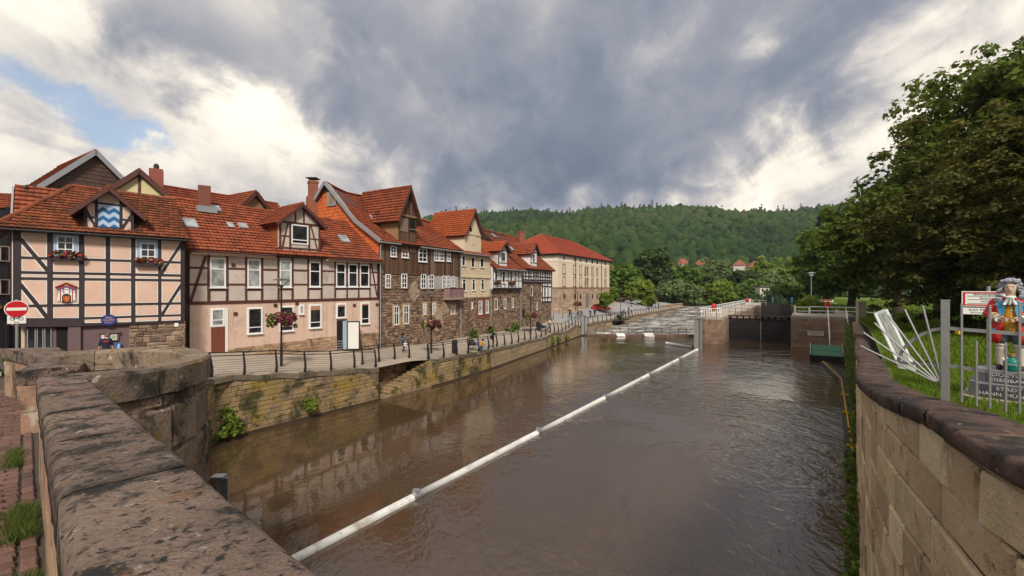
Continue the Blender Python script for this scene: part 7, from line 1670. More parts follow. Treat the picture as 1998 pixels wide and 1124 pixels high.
# row of trees behind the lock and the rapids
FT = [(1216, 516, 80, 140, L_mid, 'mid green tree next to the warehouse end'), (1274, 486, 78, 172, L_deep, 'tall dark round tree right of the warehouse'), (1250, 548, 52, 132, L_lime, 'light green low tree beside the far lamps'), (1332, 523, 84, 190, L_mid, 'dark broad tree below the hillside houses'),
      (1312, 550, 60, 158, L_grey, 'grey-green willow at the far end of the quay'), (1345, 556, 52, 150, L_grey, 'small grey-green willow over the rapids'), (1392, 508, 70, 205, L_grey, 'pale willow rising behind the lock island'), (1404, 550, 54, 150, L_lime, 'bright green bush-like tree behind the lock island nose'),
      (1448, 528, 66, 192, L_deep, 'very dark tree left of the little white hut'), (1486, 508, 50, 225, L_lime, 'yellowish tree crown above the dark trees'), (1514, 536, 72, 172, L_grey, 'grey-green tree behind the upper lock gate'), (1562, 502, 96, 205, L_lime, 'large rounded lime-green tree right of the lock'),
      (1185, 552, 44, 165, L_mid, 'small tree peeping past the warehouse corner'), (1600, 505, 70, 150, L_mid, 'mid green tree left of the lawn trees'), (1470, 550, 60, 165, L_mid, 'low dark tree behind the lock chamber'), (1540, 555, 70, 150, L_mid, 'low green tree behind the right lock wall')]
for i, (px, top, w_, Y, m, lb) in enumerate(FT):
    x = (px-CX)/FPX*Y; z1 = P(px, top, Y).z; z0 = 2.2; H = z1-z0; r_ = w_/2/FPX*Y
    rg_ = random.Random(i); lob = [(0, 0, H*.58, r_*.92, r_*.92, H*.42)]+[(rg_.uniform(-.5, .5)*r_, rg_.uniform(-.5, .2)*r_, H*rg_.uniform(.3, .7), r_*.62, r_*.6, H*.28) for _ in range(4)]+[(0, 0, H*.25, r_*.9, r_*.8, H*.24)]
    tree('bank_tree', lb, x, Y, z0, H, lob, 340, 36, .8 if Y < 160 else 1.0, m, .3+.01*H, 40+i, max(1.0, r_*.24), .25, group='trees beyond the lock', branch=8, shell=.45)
# young street trees
for i, (px, Y, top, w_, lb) in enumerate(((1182, 97, 568, 2.6, 'young street tree beside the red car'), (1232, 118, 562, 3.4, 'young street tree beyond the warehouse, left of two'), (1196, 125, 560, 3.0, 'young street tree at the far warehouse corner'))):
    x = (px-CX)/FPX*Y; z0 = gz(x, Y); H = P(px, top, Y).z-z0; tree('street_tree', lb, x, Y, z0, H, [(0, 0, H*.66, w_/2, w_/2, H*.3), (0, 0, H*.85, w_/4, w_/4, H*.16)], 90, 34, .32, L_lime, .09, 70+i, .42, .2, branch=6, shell=.3, group='young street trees')
# bushes at the lock and ground cover
def bush(name, label, x, y, z0, r_, h, m, N=60, per=40, leaf=.2, seed=0, cat='bush', cl_=None):
    o = thing(name, label, cat, (x, y, z0)); rg_ = random.Random(seed); cl = []
    for _ in range(N):
        a = rg_.random()*6.28; q = rg_.random()**.5; cl.append((x+r_*q*math.cos(a), y+r_*q*math.sin(a), z0+h*rg_.random()*(1.05-q*q*.8), (cl_ or r_*.28), rg_.random()))
    leaves('foliage', cl, per, leaf, m, o, seed); k = MB()
    for c in cl[:8]: k.tube([(x, y, z0-.1), (c[0], c[1], c[2])], [.03, .008], 4)
    k.build('stems', M_bark, o); return o
bush('bush', 'round green bush on the lock pier under the park lamp', 43.5, 66, 3.9, 2.2, 2.3, L_lime, 90, 40, .25, 3)
bush('bush', 'bright green shrub sprouting from the mossy quay wall', SQ1.w(SQ1.L-5.1, 0, .25)[0], SQ1.w(SQ1.L-5.1, 0, .25)[1], .55, .38, .55, L_lime, 26, 30, .12, 4, cl_=.16)
bush('bush', 'green shrub growing from the quay wall beside the bastion', SQ1.w(SQ1.L-9.55, 0, .2)[0], SQ1.w(SQ1.L-9.55, 0, .2)[1], .4, .6, 1.1, L_lime, 30, 30, .13, 5, cl_=.22)
for i, (px, py, h, w_) in enumerate(((925, 655, .9, .5), (958, 647, 1.0, .4), (1006, 640, 1.2, .5), (995, 643, .5, .6), (1071, 622, 1.6, .45))):
    x, Y, z = ground_at(px, py+4); bush('wall_weed', ['green weeds at the foot of the cream house wall', 'tall weed at the corner of the cream and white houses', 'slanting weed against the white timbered house base', 'low weeds before the white timbered house', 'climbing plant at the end of the house row'][i], x, Y, z, w_, h, L_mid, 22, 26, .14, 80+i, 'plant', .2)
for i, (s_, h) in enumerate(((19.5, .6), (17.2, .7), (23.5, .5))):
    p = SQ3.w(min(SQ3.L-1, s_), 0, .12); bush('wall_weed', ['green weed hanging on the low quay, nearest tuft', 'green weed on the low quay, second tuft', 'green weed on the low quay, farthest tuft'][i], p[0], p[1], .5, .35, h, L_lime, 18, 24, .14, 90+i, 'plant', .2)
p = SQ4.w(17, 0, .1); bush('wall_weed', 'dark weed on the quay beside the rapids', p[0], p[1], .8, .5, 1.9, L_deep, 22, 26, .2, 95, 'plant', .3)
# overgrowth at the foot of the right wall: stuff
cl = []
for i in range(190):
    s_ = 10.5+rnd.random()**1.3*(SR.L-10.5); p = SR.w(s_, 0, .12+rnd.random()*.28); cl.append((p[0], p[1], .02+rnd.random()**2*1.2, .13, rnd.random()))
for i in range(240):
    s_ = rnd.random()*SL2.L; p = SL2.w(s_, 0, .05+rnd.random()*.5); cl.append((p[0], p[1], .1+rnd.random()*3.6, .3, rnd.random()))
o = leaves('wall_foot_weeds', cl, 18, .085, L_mid, None, 7, kind='stuff'); tag(o, 'green weeds growing along the foot of the right wall', 'plants')
# grass tufts between pavement and parapet
M_grass2 = leafm('pavement_grass', (.05, .075, .012), (.085, .13, .02), (.15, .16, .045), .35)
for i, (t, L_, n) in enumerate(((1.55, .5, 900), (2.55, .35, 700), (3.75, .9, 1600), (6.6, 1.0, 900))):
    rg_ = np.random.RandomState(100+i); q = rg_.rand(n)*L_+t; d = -np.abs(rg_.normal(0, .06 if i != 2 else .09, n))-.03
    if i == 3: d = d-.1
    b = np.stack([E1.x+BR.x*q+BN.x*d, E1.y+BR.y*q+BN.y*d, np.zeros(n)], 1); b[:, 2] = 5.85-.06*(b[:, 0]*BR.x+b[:, 1]*BR.y)-.01
    h = (.04+.09*rg_.rand(n)); a = rg_.rand(n)*6.28; tl = rg_.normal(0, .5, (n, 2))*h[:, None]; w_ = .004; dx = np.stack([np.cos(a)*w_, np.sin(a)*w_, 0*a], 1)
    V_ = np.stack([b-dx, b+dx, b+np.stack([tl[:, 0], tl[:, 1], h], 1)], 1).reshape(-1, 3)
    o = npmesh('grass_tuft', V_, np.arange(3*n).reshape(-1, 3), M_grass2, None, rg_.rand(n), 'stuff'); tag(o, ['nearest grass tuft at the parapet foot', 'second grass tuft at the parapet foot', 'large grass tuft at the parapet foot', 'grass along the far curved parapet'][i], 'grass')
# ------------------------------------------------------------------ wooded hill
def hill_z(x, y):
    r_ = x/y; hr = np.interp(r_, [-.4, -.08, .05, .17, .3, .45, .62, .8, 1.2], [126, 128, 136, 141, 139, 140, 137, 142, 136])
    f = np.clip((y-300)/470, 0, 1); return 3+(hr-9)*(f**.85)*(1+.04*np.sin(x*.021+y*.012))+2*np.sin(x*.05)*f
yy = np.linspace(260, 980, 46); rr_ = np.linspace(-.45, 1.4, 70); Yg, Rg = np.meshgrid(yy, rr_, indexing='ij'); Xg = Rg*Yg; Zg = hill_z(Xg, Yg); nu = len(rr_)
ii = (np.arange(len(yy)-1)[:, None]*nu+np.arange(nu-1)[None, :]).ravel()
o = npmesh('hill', np.stack([Xg, Yg, Zg], 2).reshape(-1, 3), np.stack([ii, ii+1, ii+nu+1, ii+nu], 1), flat('forest_floor', (.02, .035, .012), .95), smooth=True); tag(o, kind='structure')
rg_ = np.random.RandomState(9); cl = []
def hillm():
    m = bpy.data.materials.new('hill_foliage'); m.use_nodes = True; t = NT(m.node_tree); m.node_tree.nodes.clear()
    at = t.n('ShaderNodeAttribute', attribute_name='tint').outputs['Fac']; oc = t.n('ShaderNodeTexCoord').outputs['Object']
    c = t.ramp(at, [(.014, .034, .014), (.025, .056, .018), (.042, .080, .021), (.066, .092, .028), (.078, .070, .036)])
    nz = t.noise(oc, .75, 5, .75); v = t.mapr(nz, .3, .7, .45, 1.5); c = t.mix(1.0, c, t.n('ShaderNodeCombineColor', i={0: v, 1: v, 2: v}).outputs[0], 'MULTIPLY')
    b = t.n('ShaderNodeBump', i={'Strength': 1.0, 'Distance': 1.8, 'Height': t.noise(oc, .6, 5, .75)})
    p_ = t.n('ShaderNodeBsdfPrincipled', i={'Base Color': c, 'Roughness': .9, 'Specular IOR Level': .1, 'Normal': b.outputs[0]}); t.n('ShaderNodeOutputMaterial', i={0: p_.outputs[0]}); return m
L_hill = hillm()
bm = bmesh.new(); bmesh.ops.create_icosphere(bm, subdivisions=1, radius=1.0); bm.verts.ensure_lookup_table()
bv = np.array([v.co[:] for v in bm.verts]); bf = np.array([[v.index for v in f.verts] for f in bm.faces if f.calc_center_median().z > -.45]); bm.free()
n = 7600; y = 300+480*rg_.rand(n)**.85; rr_ = -.2+1.35*rg_.rand(n); x = rr_*y; z = hill_z(x, y); R_ = 2.9+4.2*rg_.rand(n)**1.6; tn = np.clip(.38+.20*np.sin(x*.013+1.3)*np.sin(y*.017)+rg_.normal(0, .16, n), 0, 1)
VV = []; 
for i in range(n):
    ph = rg_.rand(3)*6.28; d_ = 1+.16*np.sin(bv[:, 0]*4+ph[0])*np.sin(bv[:, 1]*4+ph[1])+.10*np.sin(bv[:, 2]*7+ph[2])+rg_.normal(0, .10, len(bv))
    VV.append(bv*d_[:, None]*R_[i]*np.array([1, 1, .85+.5*rg_.rand()])+np.array([x[i], y[i], z[i]+R_[i]*.55+1.5*rg_.rand()]))
V_ = np.concatenate(VV); F_ = (bf[None]+(np.arange(n)*len(bv))[:, None, None]).reshape(-1, 3)
o = npmesh('hill_forest', V_, F_, L_hill, None, np.repeat(tn, len(bf)), 'stuff', True); tag(o, 'dense mixed forest covering the hill', 'forest')
# pointed conifers along the skyline
cl = []
n = 150; y = 765+40*rg_.rand(n); rr_ = -.15+1.2*rg_.rand(n); x = rr_*y; z = hill_z(x, y)
for a, b, c in zip(x, y, z):
    hh = 4+14*rg_.rand()**1.5
    for q in range(4): cl.append((a, b, c+5+hh*q/4, 3.2*(1-q/4.6), .25+.2*rg_.rand()))
o = leaves('skyline_conifers', cl, 26, 1.5, L_con, None, 33, kind='stuff'); tag(o, 'small pointed tree tops along the hill skyline', 'forest')
# land beyond the river head
mb = MB(); mb.add([(-160, 150, 1.9), (40, 153, 1.9), (66, 158, 1.9), (98, 150, 1.9), (150, 150, 1.9), (520, 330, 2.2), (-160, 330, 2.2)], [(0, 1, 2, 3, 4, 5, 6)]); tag(mb.build('far_meadow', flat('meadow', (.045, .075, .015), .95)), kind='structure')
# hillside houses, mast, hut
M_hroof = flat('hill_roof', (.25, .085, .05), .8); M_hwall = flat('hill_wall', (.52, .50, .46), .8)
for i, (px, py, Y, w_, lb) in enumerate(((1332, 516, 330, 9, 'white house with red hipped roof on the slope, leftmost'), (1367, 518, 330, 10, 'white house with red roof on the slope, second from left'), (1443, 518, 320, 10, 'low orange roofed house among the trees, third from left'), (1471, 522, 300, 10, 'orange roofed house above the dark trees, rightmost'), (1196, 534, 260, 9, 'small red roof beside the warehouse roof'), (1240, 534, 280, 9, 'small red roof behind the trees right of the warehouse'))):
    p = P(px, py, Y); o = thing('hillside_house', lb, 'house', (p.x, p.y, p.z-7), 'houses on the far slope'); a = .5+.3*i; u = Vector((math.cos(a), math.sin(a), 0)); n_ = Vector((-u.y, u.x, 0)); q = [p-u*w_/2-n_*w_*.4, p+u*w_/2-n_*w_*.4, p+u*w_/2+n_*w_*.4, p-u*w_/2+n_*w_*.4]
    k = MB(); k.hexa([v-Vector((0, 0, 7)) for v in q]+q); k.build('wall', M_hwall, o); k = MB(); e = [p+(v-p)*1.12 for v in q]; k.add(e+[p-u*w_*.22+Vector((0, 0, 4.2)), p+u*w_*.22+Vector((0, 0, 4.2))], [(0, 1, 5, 4), (1, 2, 5), (2, 3, 4, 5), (3, 0, 4), (3, 2, 1, 0)]); k.build('roof', M_hroof, o)
    for s_ in (-.25, .25): k = MB(); c = p+u*w_*s_-n_*(w_*.4+.03)-Vector((0, 0, 1.8)); k.box(c.x-.5, c.x+.5, c.y-.15, c.y+.15, c.z-.7, c.z+.7); k.build('window', M_int, o)
p = P(1489, 565, 150); o = thing('hut', 'small pale flat-roofed hut between the trees behind the lock', 'hut', (p.x, 150, 1.9)); k = MB(); k.box(p.x-1.6, p.x+1.6, 149, 152, 1.5, P(1489, 560, 150).z); k.build('wall', flat('hut_wall', (.58, .55, .48)), o); k = MB(); zt_ = P(1489, 560, 150).z; k.box(p.x-1.9, p.x+1.9, 148.6, 152.4, zt_, zt_+.4); k.build('roof', flat('hut_roof', (.12, .10, .09)), o)
for s_ in (-.7, .7): k = MB(); k.box(p.x+s_-.3, p.x+s_+.3, 148.95, 149.1, zt_-1.6, zt_-.6); k.build('window', M_int, o)
p = P(949.5, 412, 800); o = thing('radio_mast', 'thin radio mast on the hill top', 'mast', (p.x, p.y, p.z-5)); zt_ = P(949.5, 396, 800).z
for q in range(3): a = q*2.1; k = MB(); k.tube([(p.x+1.0*math.cos(a), p.y+1.0*math.sin(a), p.z-12), (p.x+.4*math.cos(a), p.y+.4*math.sin(a), zt_)], .3, 4); k.build('leg', M_zinc, o)
k = MB(); k.tube([(p.x, p.y, zt_-3), (p.x, p.y, zt_+5)], .3, 5); k.build('antenna', M_zinc, o)
# park lamp
x, y = P(1583, 560, 67).x, 67.0; o = thing('park_lamp', 'tall pale park lamp with white lantern on the lock pier', 'lamp', (x, y, 3.9)); zt_ = P(1583, 531, 67).z
k = MB(); k.tube([(x, y, 3.8), (x, y, zt_-.6)], [.09, .07], 8); k.build('pole', M_metal, o); k = MB(); k.lathe((x, y, zt_-.6), [(.12, 0), (.26, .1), (.34, .45)], 12); k.build('lantern', M_frame, o); k = MB(); k.lathe((x, y, zt_-.15), [(.55, 0), (.5, .05), (.1, .16)], 14); k.build('cap', M_zinc, o)
bush('hedge', 'dark hedge below the small pale hut behind the lock', P(1488, 580, 142).x, 142, 1.9, 6.5, P(1488, 571, 142).z-1.9, L_deep, 90, 40, .6, 8, 'hedge', 1.3)
# ================================================================== people, vehicles, statue
M_skin = flat('skin', (.50, .28, .19), .6); M_hairb = flat('dark_hair', (.02, .013, .010), .6)
COLS = {}
def cm(c):
    c = tuple(c)
    if c not in COLS: COLS[c] = flat('cloth_%d' % len(COLS), c, .85)
    return COLS[c]
def person(label, loc, rz, J, shirt, trousers, shoes=(.03, .03, .03), hair=(.02, .013, .01), long_hair=False, sleeves=.5, bare_legs=False, scale=1.0, helmet=None, group=None, bald=False, bulk=1.0, prop=None):
    """J overrides joint positions (local: +x right, +y forward, z up, for a 1.75 m figure); one continuous skinned body"""
    j = dict(pelvis=(0, 0, .95), waist=(0, 0, 1.08), chest=(0, .01, 1.30), neck=(0, 0, 1.48), head=(0, .02, 1.58), crown=(0, .02, 1.69))
    for s_, q in (('l', -1), ('r', 1)):
        j.update({'sh'+s_: (q*.17, 0, 1.42), 'el'+s_: (q*.24, -.02, 1.15), 'wr'+s_: (q*.25, .05, .90), 'ha'+s_: (q*.25, .08, .80), 'hi'+s_: (q*.09, 0, .92), 'kn'+s_: (q*.10, .02, .50), 'an'+s_: (q*.10, -.02, .09), 'to'+s_: (q*.11, .14, .04)})
    j.update(J)
    rad = dict(pelvis=.15, waist=.135, chest=.155, neck=.06, head=.085, crown=.075, sh=.075, el=.046, wr=.033, ha=.035, hi=.10, kn=.062, an=.045, to=.04)
    E = [('pelvis', 'waist'), ('waist', 'chest'), ('chest', 'neck'), ('neck', 'head'), ('head', 'crown')]
    for s_ in 'lr': E += [('chest', 'sh'+s_), ('sh'+s_, 'el'+s_), ('el'+s_, 'wr'+s_), ('wr'+s_, 'ha'+s_), ('pelvis', 'hi'+s_), ('hi'+s_, 'kn'+s_), ('kn'+s_, 'an'+s_), ('an'+s_, 'to'+s_)]
    names = list(j); me = bpy.data.meshes.new('p'); me.from_pydata([j[n] for n in names], [(names.index(a), names.index(b)) for a, b in E], [])
    tmp = bpy.data.objects.new('p', me); COL.objects.link(tmp); md = tmp.modifiers.new('s', 'SKIN'); sv = me.skin_vertices[0].data
    for i, n in enumerate(names):
        r_ = rad.get(n) or rad[n[:2]]; b_ = bulk if n in ('pelvis', 'waist', 'chest') or n[:2] in ('sh', 'hi') else 1
        sv[i].radius = (r_*b_*(1.12 if n in ('chest', 'pelvis') else 1), r_*b_*(.8 if n in ('chest', 'waist', 'pelvis') else 1)); sv[i].use_root = n == 'pelvis'
    su = tmp.modifiers.new('u', 'SUBSURF'); su.levels = 1; su.render_levels = 1
    dg = bpy.context.evaluated_depsgraph_get(); dg.update(); body = bpy.data.meshes.new_from_object(tmp.evaluated_get(dg)); bpy.data.objects.remove(tmp)
    body.materials.clear()
    for m in (M_skin, cm(shirt), cm(trousers), cm(shoes)): body.materials.append(m)
    seg = []
    for a, b in E:
        A, B = Vector(j[a]), Vector(j[b]); k2 = a[:2]; mi = 1
        if a in ('neck', 'head') : mi = 0
        elif a == 'pelvis': mi = 2
        elif k2 == 'hi': mi = 2
        elif k2 == 'kn': mi = 0 if bare_legs else 2
        elif k2 == 'an': mi = 3
        elif k2 == 'wr' or b[:2] == 'ha': mi = 0
        elif k2 == 'el': mi = 0 if sleeves < .9 else 1
        seg.append((A, B, mi))
    V3 = [v.co for v in body.vertices]
    for p in body.polygons:
        c = p.center; best = None
        for A, B, mi in seg:
            d = B-A; t = max(0, min(1, (c-A).dot(d)/max(1e-9, d.dot(d)))); q = (c-A-d*t).length
            if best is None or q < best[0]: best = (q, mi)
        mi = best[1]
        if mi == 1 and c.z < j['waist'][2]-.06 and abs(c.x) < .2: mi = 2
        p.material_index = mi; p.use_smooth = True
    body.update()
    o = thing('person', label, 'person', loc, group, rz); o.scale = (scale,)*3
    b = bpy.data.objects.new('body', body); COL.objects.link(b); b.parent = o
    hd = Vector(j['head']); cr = Vector(j['crown']); ax = (cr-hd).normalized(); f = Vector((0, 1, 0)) if abs(ax.y) < .7 else Vector((0, 0, -1))
    BASE[o] = Vector((0, 0, 0))
    k = MB(); c = hd.lerp(cr, .55)-f*.018
    if helmet: k.ball(c+Vector((0, 0, .035)), (.115, .135, .10), 12, 7)
    elif bald: k.ball(c-f*.01+Vector((0, 0, .005)), (.092, .10, .095), 12, 8)
    else: k.ball(c+Vector((0, 0, .012)), (.10, .112, .11), 12, 8)
    if long_hair: k.tube([c-f*.06, c-f*.09-Vector((0, 0, .14)), c-f*.09-Vector((0, 0, .28))], [.10, .095, .05], 9)
    k.build('helmet' if helmet else 'hair', cm(helmet or hair), o, True)
    k = MB(); fc = hd.lerp(cr, .35)+f*.088; k.ball(fc, (.013, .02, .02), 6, 5)
    for q in (-1, 1): k.ball(hd.lerp(cr, .4)+Vector((q*.088, 0, 0)), (.012, .025, .032), 6, 5)
    k.build('nose_and_ears', M_skin, o, True)
    # fingers: four bent, one thumb, on each hand
    for s_ in 'lr':
        h, w_ = Vector(j['ha'+s_]), Vector(j['wr'+s_]); d = (h-w_).normalized(); sd_ = d.cross(Vector((0, 0, 1)) if abs(d.z) < .8 else Vector((1, 0, 0))).normalized(); up = sd_.cross(d); k = MB()
        for q in range(4): a = h+sd_*(.014*(q-1.5)*1.35); L_ = (.065, .075, .07, .055)[q]; k.tube([a, a+d*L_*.55, a+d*L_*.9+up*.02], [.010, .009, .007], 5)
        a = w_.lerp(h, .6)+sd_*.028; k.tube([a, a+sd_*.025+d*.03, a+sd_*.028+d*.06], [.011, .010, .008], 5); k.build('fingers', M_skin, o, True)
    if prop: prop(o)
    return o
SIT = dict(pelvis=(0, 0, .52), waist=(0, -.02, .66), chest=(0, 0, .88), neck=(0, .02, 1.06), head=(0, .04, 1.16), crown=(0, .05, 1.27), shl=(-.17, 0, 1.0), shr=(.17, 0, 1.0), ell=(-.22, .06, .76), elr=(.22, .06, .76), wrl=(-.15, .28, .66), wrr=(.15, .28, .66), hal=(-.12, .36, .66), har=(.12, .36, .66), hil=(-.09, .02, .50), hir=(.09, .02, .50), knl=(-.11, .45, .50), knr=(.11, .45, .50), anl=(-.11, .47, .10), anr=(.11, .47, .10), tol=(-.11, .62, .05), tor=(.11, .62, .05))
WALK = dict(knl=(-.09, .14, .51), anl=(-.09, .12, .10), tol=(-.09, .27, .06), knr=(.09, .02, .50), anr=(.09, -.22, .13), tor=(.09, -.10, .05), ell=(-.23, -.10, 1.16), wrl=(-.24, -.08, .92), hal=(-.24, -.05, .83), elr=(.23, .03, 1.15), wrr=(.23, .16, .94), har=(.23, .21, .86))
CYC = dict(pelvis=(0, -.12, 1.0), waist=(0, -.08, 1.12), chest=(0, .10, 1.32), neck=(0, .20, 1.47), head=(0, .25, 1.56), crown=(0, .27, 1.67), shl=(-.17, .17, 1.42), shr=(.17, .17, 1.42), ell=(-.23, .32, 1.20), elr=(.23, .32, 1.20), wrl=(-.23, .52, 1.08), wrr=(.23, .52, 1.08), hal=(-.23, .58, 1.08), har=(.23, .58, 1.08), hil=(-.09, -.1, .97), hir=(.09, -.1, .97), knl=(-.10, .27, .72), knr=(.10, .16, .58), anl=(-.10, .10, .42), anr=(.10, .02, .20), tol=(-.10, .24, .38), tor=(.10, .17, .16))
PHONE = dict(ell=(-.22, .16, 1.20), wrl=(-.13, .34, 1.36), hal=(-.08, .38, 1.42), elr=(.22, .16, 1.20), wrr=(.13, .34, 1.36), har=(.08, .38, 1.42))
CROUCH = dict(pelvis=(0, -.1, .38), waist=(0, -.02, .52), chest=(0, .14, .70), neck=(0, .24, .86), head=(0, .30, .93), crown=(0, .34, 1.03), shl=(-.17, .18, .82), shr=(.17, .18, .82), ell=(-.23, .36, .62), elr=(.23, .36, .62), wrl=(-.15, .52, .50), wrr=(.15, .52, .50), hal=(-.1, .58, .46), har=(.1, .58, .46), hil=(-.09, -.08, .36), hir=(.09, -.08, .36), knl=(-.13, .32, .48), knr=(.13, .32, .48), anl=(-.12, .08, .09), anr=(.12, .08, .09), tol=(-.12, .24, .04), tor=(.12, .24, .04))
# man at the notice case, seen from behind
p = P(207, 672, 22.9); ang = math.atan2(-S1.n.x*-1, -S1.n.y) if False else 0.69
def shirtprint(o):
    k = MB(); k.ball((0, -.138, 1.36), (.11, .012, .045), 10, 5); k.build('shirt_print', flat('red_print', (.35, .03, .02)), o)
zg_ = P(207, 650, 22.9).z-1.86
person('heavy man in a dark T-shirt reading the notice case, seen from behind', (p.x, p.y, zg_), .70, dict(hal=(-.26, .05, .80), har=(.27, .03, .80), head=(.03, .04, 1.58), crown=(.04, .06, 1.69)), (.012, .014, .035), (.02, .025, .04), hair=(.20, .10, .06), scale=1.06, bald=True, bulk=1.35, prop=shirtprint)
def bag(o): k = MB(); k.box(.16, .42, -.12, .02, .62, .88); k.tube([(.2, -.05, .88), (.22, -.05, 1.05), (.36, -.05, 1.05), (.38, -.05, .88)], .012, 5); k.build('white_bag', M_frame, o)
M_plaid = None
x, y, z = ground_at(787, 689); person('woman in a dark checked shirt with a white bag walking on the promenade', (x, y, z), -.6+math.pi*0, WALK, (.10, .11, .17), (.015, .018, .035), long_hair=True, sleeves=1, shoes=(.5, .5, .5), scale=.96, prop=bag)
def phone(o): k = MB(); k.box(-.05, .05, .40, .415, 1.36, 1.52); k.build('phone', M_black, o); k = MB(); k.box(-.2, .16, -.26, -.10, .82, 1.14); k.build('shoulder_bag', M_black, o)
x, y, z = ground_at(962, 679); person('person in black photographing the river with a phone at the railing', (x, y, z), -1.35, PHONE, (.012, .012, .014), (.012, .012, .016), long_hair=True, sleeves=1, prop=phone)
def pack(o): k = MB(); k.ball((0, -.16, .72), (.19, .13, .24), 10, 7); k.build('backpack', cm((.09, .09, .13)), o)
x, y, z = ground_at(936, 686); person('person crouching beside a dark pushchair, yellow sleeves', (x, y, z), -1.2, CROUCH, (.48, .26, .03), (.05, .09, .22), sleeves=1, prop=pack)
def pushchair(label, px, py, rz):
    x, y, z = ground_at(px, py); o = thing('pushchair', label, 'pushchair', (x, y, z), None, rz); BASE[o] = Vector((0, 0, 0))
    for a in (-.25, .25):
        for b in (-.3, .35): k = MB(); k.tube([(a+.03*math.cos(t*math.pi/6)*0, b+.11*math.cos(t*math.pi/6), .12+.11*math.sin(t*math.pi/6)) for t in range(13)], .02, 5); k.build('wheel', M_black, o)
        k = MB(); k.tube([(a, -.3, .12), (a, .2, .55), (a, .55, 1.0)], .02, 6); k.tube([(a, .35, .12), (a, 0, .5)], .02, 6); k.build('frame', M_black, o)
    k = MB(); k.add([(-.24, -.4, .45), (.24, -.4, .45), (.24, .15, .40), (-.24, .15, .40), (-.24, -.42, .62), (.24, -.42, .62), (.24, .32, .95), (-.24, .32, .95)], [(0, 1, 2, 3), (4, 7, 6, 5), (0, 4, 5, 1), (1, 5, 6, 2), (2, 6, 7, 3), (3, 7, 4, 0)]); k.build('seat', cm((.025, .025, .03)), o); k = MB(); k.tube([(-.25, .55, 1.0), (.25, .55, 1.0)], .022, 6); k.build('handle', M_black, o)
pushchair('black pushchair beside the crouching person at the railing', 921, 683, .5)
pushchair('dark pushchair beside the pale-dressed pair near the timbered houses', 1058, 647, 1.2)
x, y, z = ground_at(1067, 646); person('seated woman in white with a dark pushchair before the last timbered house', (x, y, z), -1.0, CROUCH, (.62, .60, .58), (.30, .30, .32), long_hair=True, hair=(.10, .04, .02), sleeves=1)
x, y, z = ground_at(1073.5, 648); person('bare-legged person in a white shirt standing by the seated woman', (x, y, z), 1.2, PHONE, (.66, .64, .60), (.45, .42, .38), bare_legs=True, hair=(.2, .16, .12))
def bike(label, px, py, rz, Y=None, fr=(.05, .05, .06)):
    x, y, z = ground_at(px, py) if Y is None else ((px-CX)/FPX*Y, Y, gz((px-CX)/FPX*Y, Y)); o = thing('bicycle', label, 'bicycle', (x, y, z), 'bicycles on the street', rz); BASE[o] = Vector((0, 0, 0)); fm = flat('bike_frame', fr, .4)
    for b in (-.52, .52):
        k = MB(); k.tube([(0, b+.33*math.cos(t*math.pi/10), .34+.33*math.sin(t*math.pi/10)) for t in range(21)], .02, 5); w_ = k.build('wheel', M_black, o)
        k = MB()
        for t in range(8): k.tube([(0, b, .34), (0, b+.32*math.cos(t*math.pi/4), .34+.32*math.sin(t*math.pi/4))], .004, 3)
        k.build('spokes', M_metal, w_)
    k = MB()
    for a, b in (((-.52, .34), (-.12, .30)), ((-.12, .30), (-.22, .85)), ((-.52, .34), (-.20, .75)), ((-.20, .78), (.38, .82)), ((-.12, .30), (.40, .72)), ((.52, .34), (.36, .98))): k.tube([(0, a[0], a[1]), (0, b[0], b[1])], .02, 6)
    k.build('frame', fm, o); k = MB(); k.ball((0, -.24, .93), (.07, .13, .035), 8, 5); k.build('saddle', M_black, o); k = MB(); k.tube([(-.27, .44, 1.04), (0, .36, 1.0), (.27, .44, 1.04)], .016, 6); k.build('handlebar', M_black, o)
    return (x, y, z)
for i, (px, py, rz, sh, tr, hl, lb, bl) in enumerate(((1112, 619.5, 2.6, (.015, .015, .018), (.02, .02, .025), (.6, .6, .6), 'cyclist in black with white helmet, leftmost by the warehouse', 'dark bicycle of the cyclist in black'), (1129, 619.5, 2.2, (.50, .30, .16), (.20, .03, .035), None, 'cyclist in orange top beside the lamp by the warehouse', 'bicycle of the orange-clad cyclist'), (1135, 621.5, 2.0, (.05, .08, .20), (.03, .035, .06), (.55, .55, .58), 'cyclist in blue with pale helmet beside the orange one', 'bicycle of the blue-clad cyclist with helmet'), (1152, 621, 2.8, (.07, .09, .20), (.05, .05, .08), (.5, .48, .55), 'cyclist in blue with a red pannier, right of the pair', 'bicycle with a red pannier'))):
    x, y, z = bike(bl, px, py, rz); person(lb, (x, y, z), rz, CYC, sh, tr, sleeves=1, helmet=hl, group='cyclists by the warehouse')
x, y, z = ground_at(1160.5, 619); person('person in black standing beside the cyclists', (x, y, z), 2.4, {}, (.014, .014, .016), (.015, .015, .018), sleeves=1)
def on_bench(px, py, lb, sh, tr, rz=-1.0, **k_): x, y, z = ground_at(px, py); return person(lb, (x, y, z), rz, SIT, sh, tr, sleeves=1, **k_)
on_bench(1217.5, 615.5, 'long-haired person in tan sitting on the far bench', (.34, .20, .12), (.08, .03, .03), long_hair=True, hair=(.08, .03, .015))
for i, (px, py, sh, lb) in enumerate(((1226.5, 614, (.08, .09, .14), 'person in dark blue leaning at the far railing'), (1232.5, 613, (.66, .64, .66), 'person in white leaning at the far railing'), (1264, 606, (.10, .07, .07), 'seated dark figure far along the rapids railing'), (1285, 602.5, (.12, .10, .12), 'small standing figure near the farthest lamp'))):
    x, y, z = ground_at(px, py); person(lb, (x, y, z), -.9, SIT if i == 2 else PHONE, sh, (.06, .07, .12), sleeves=1)
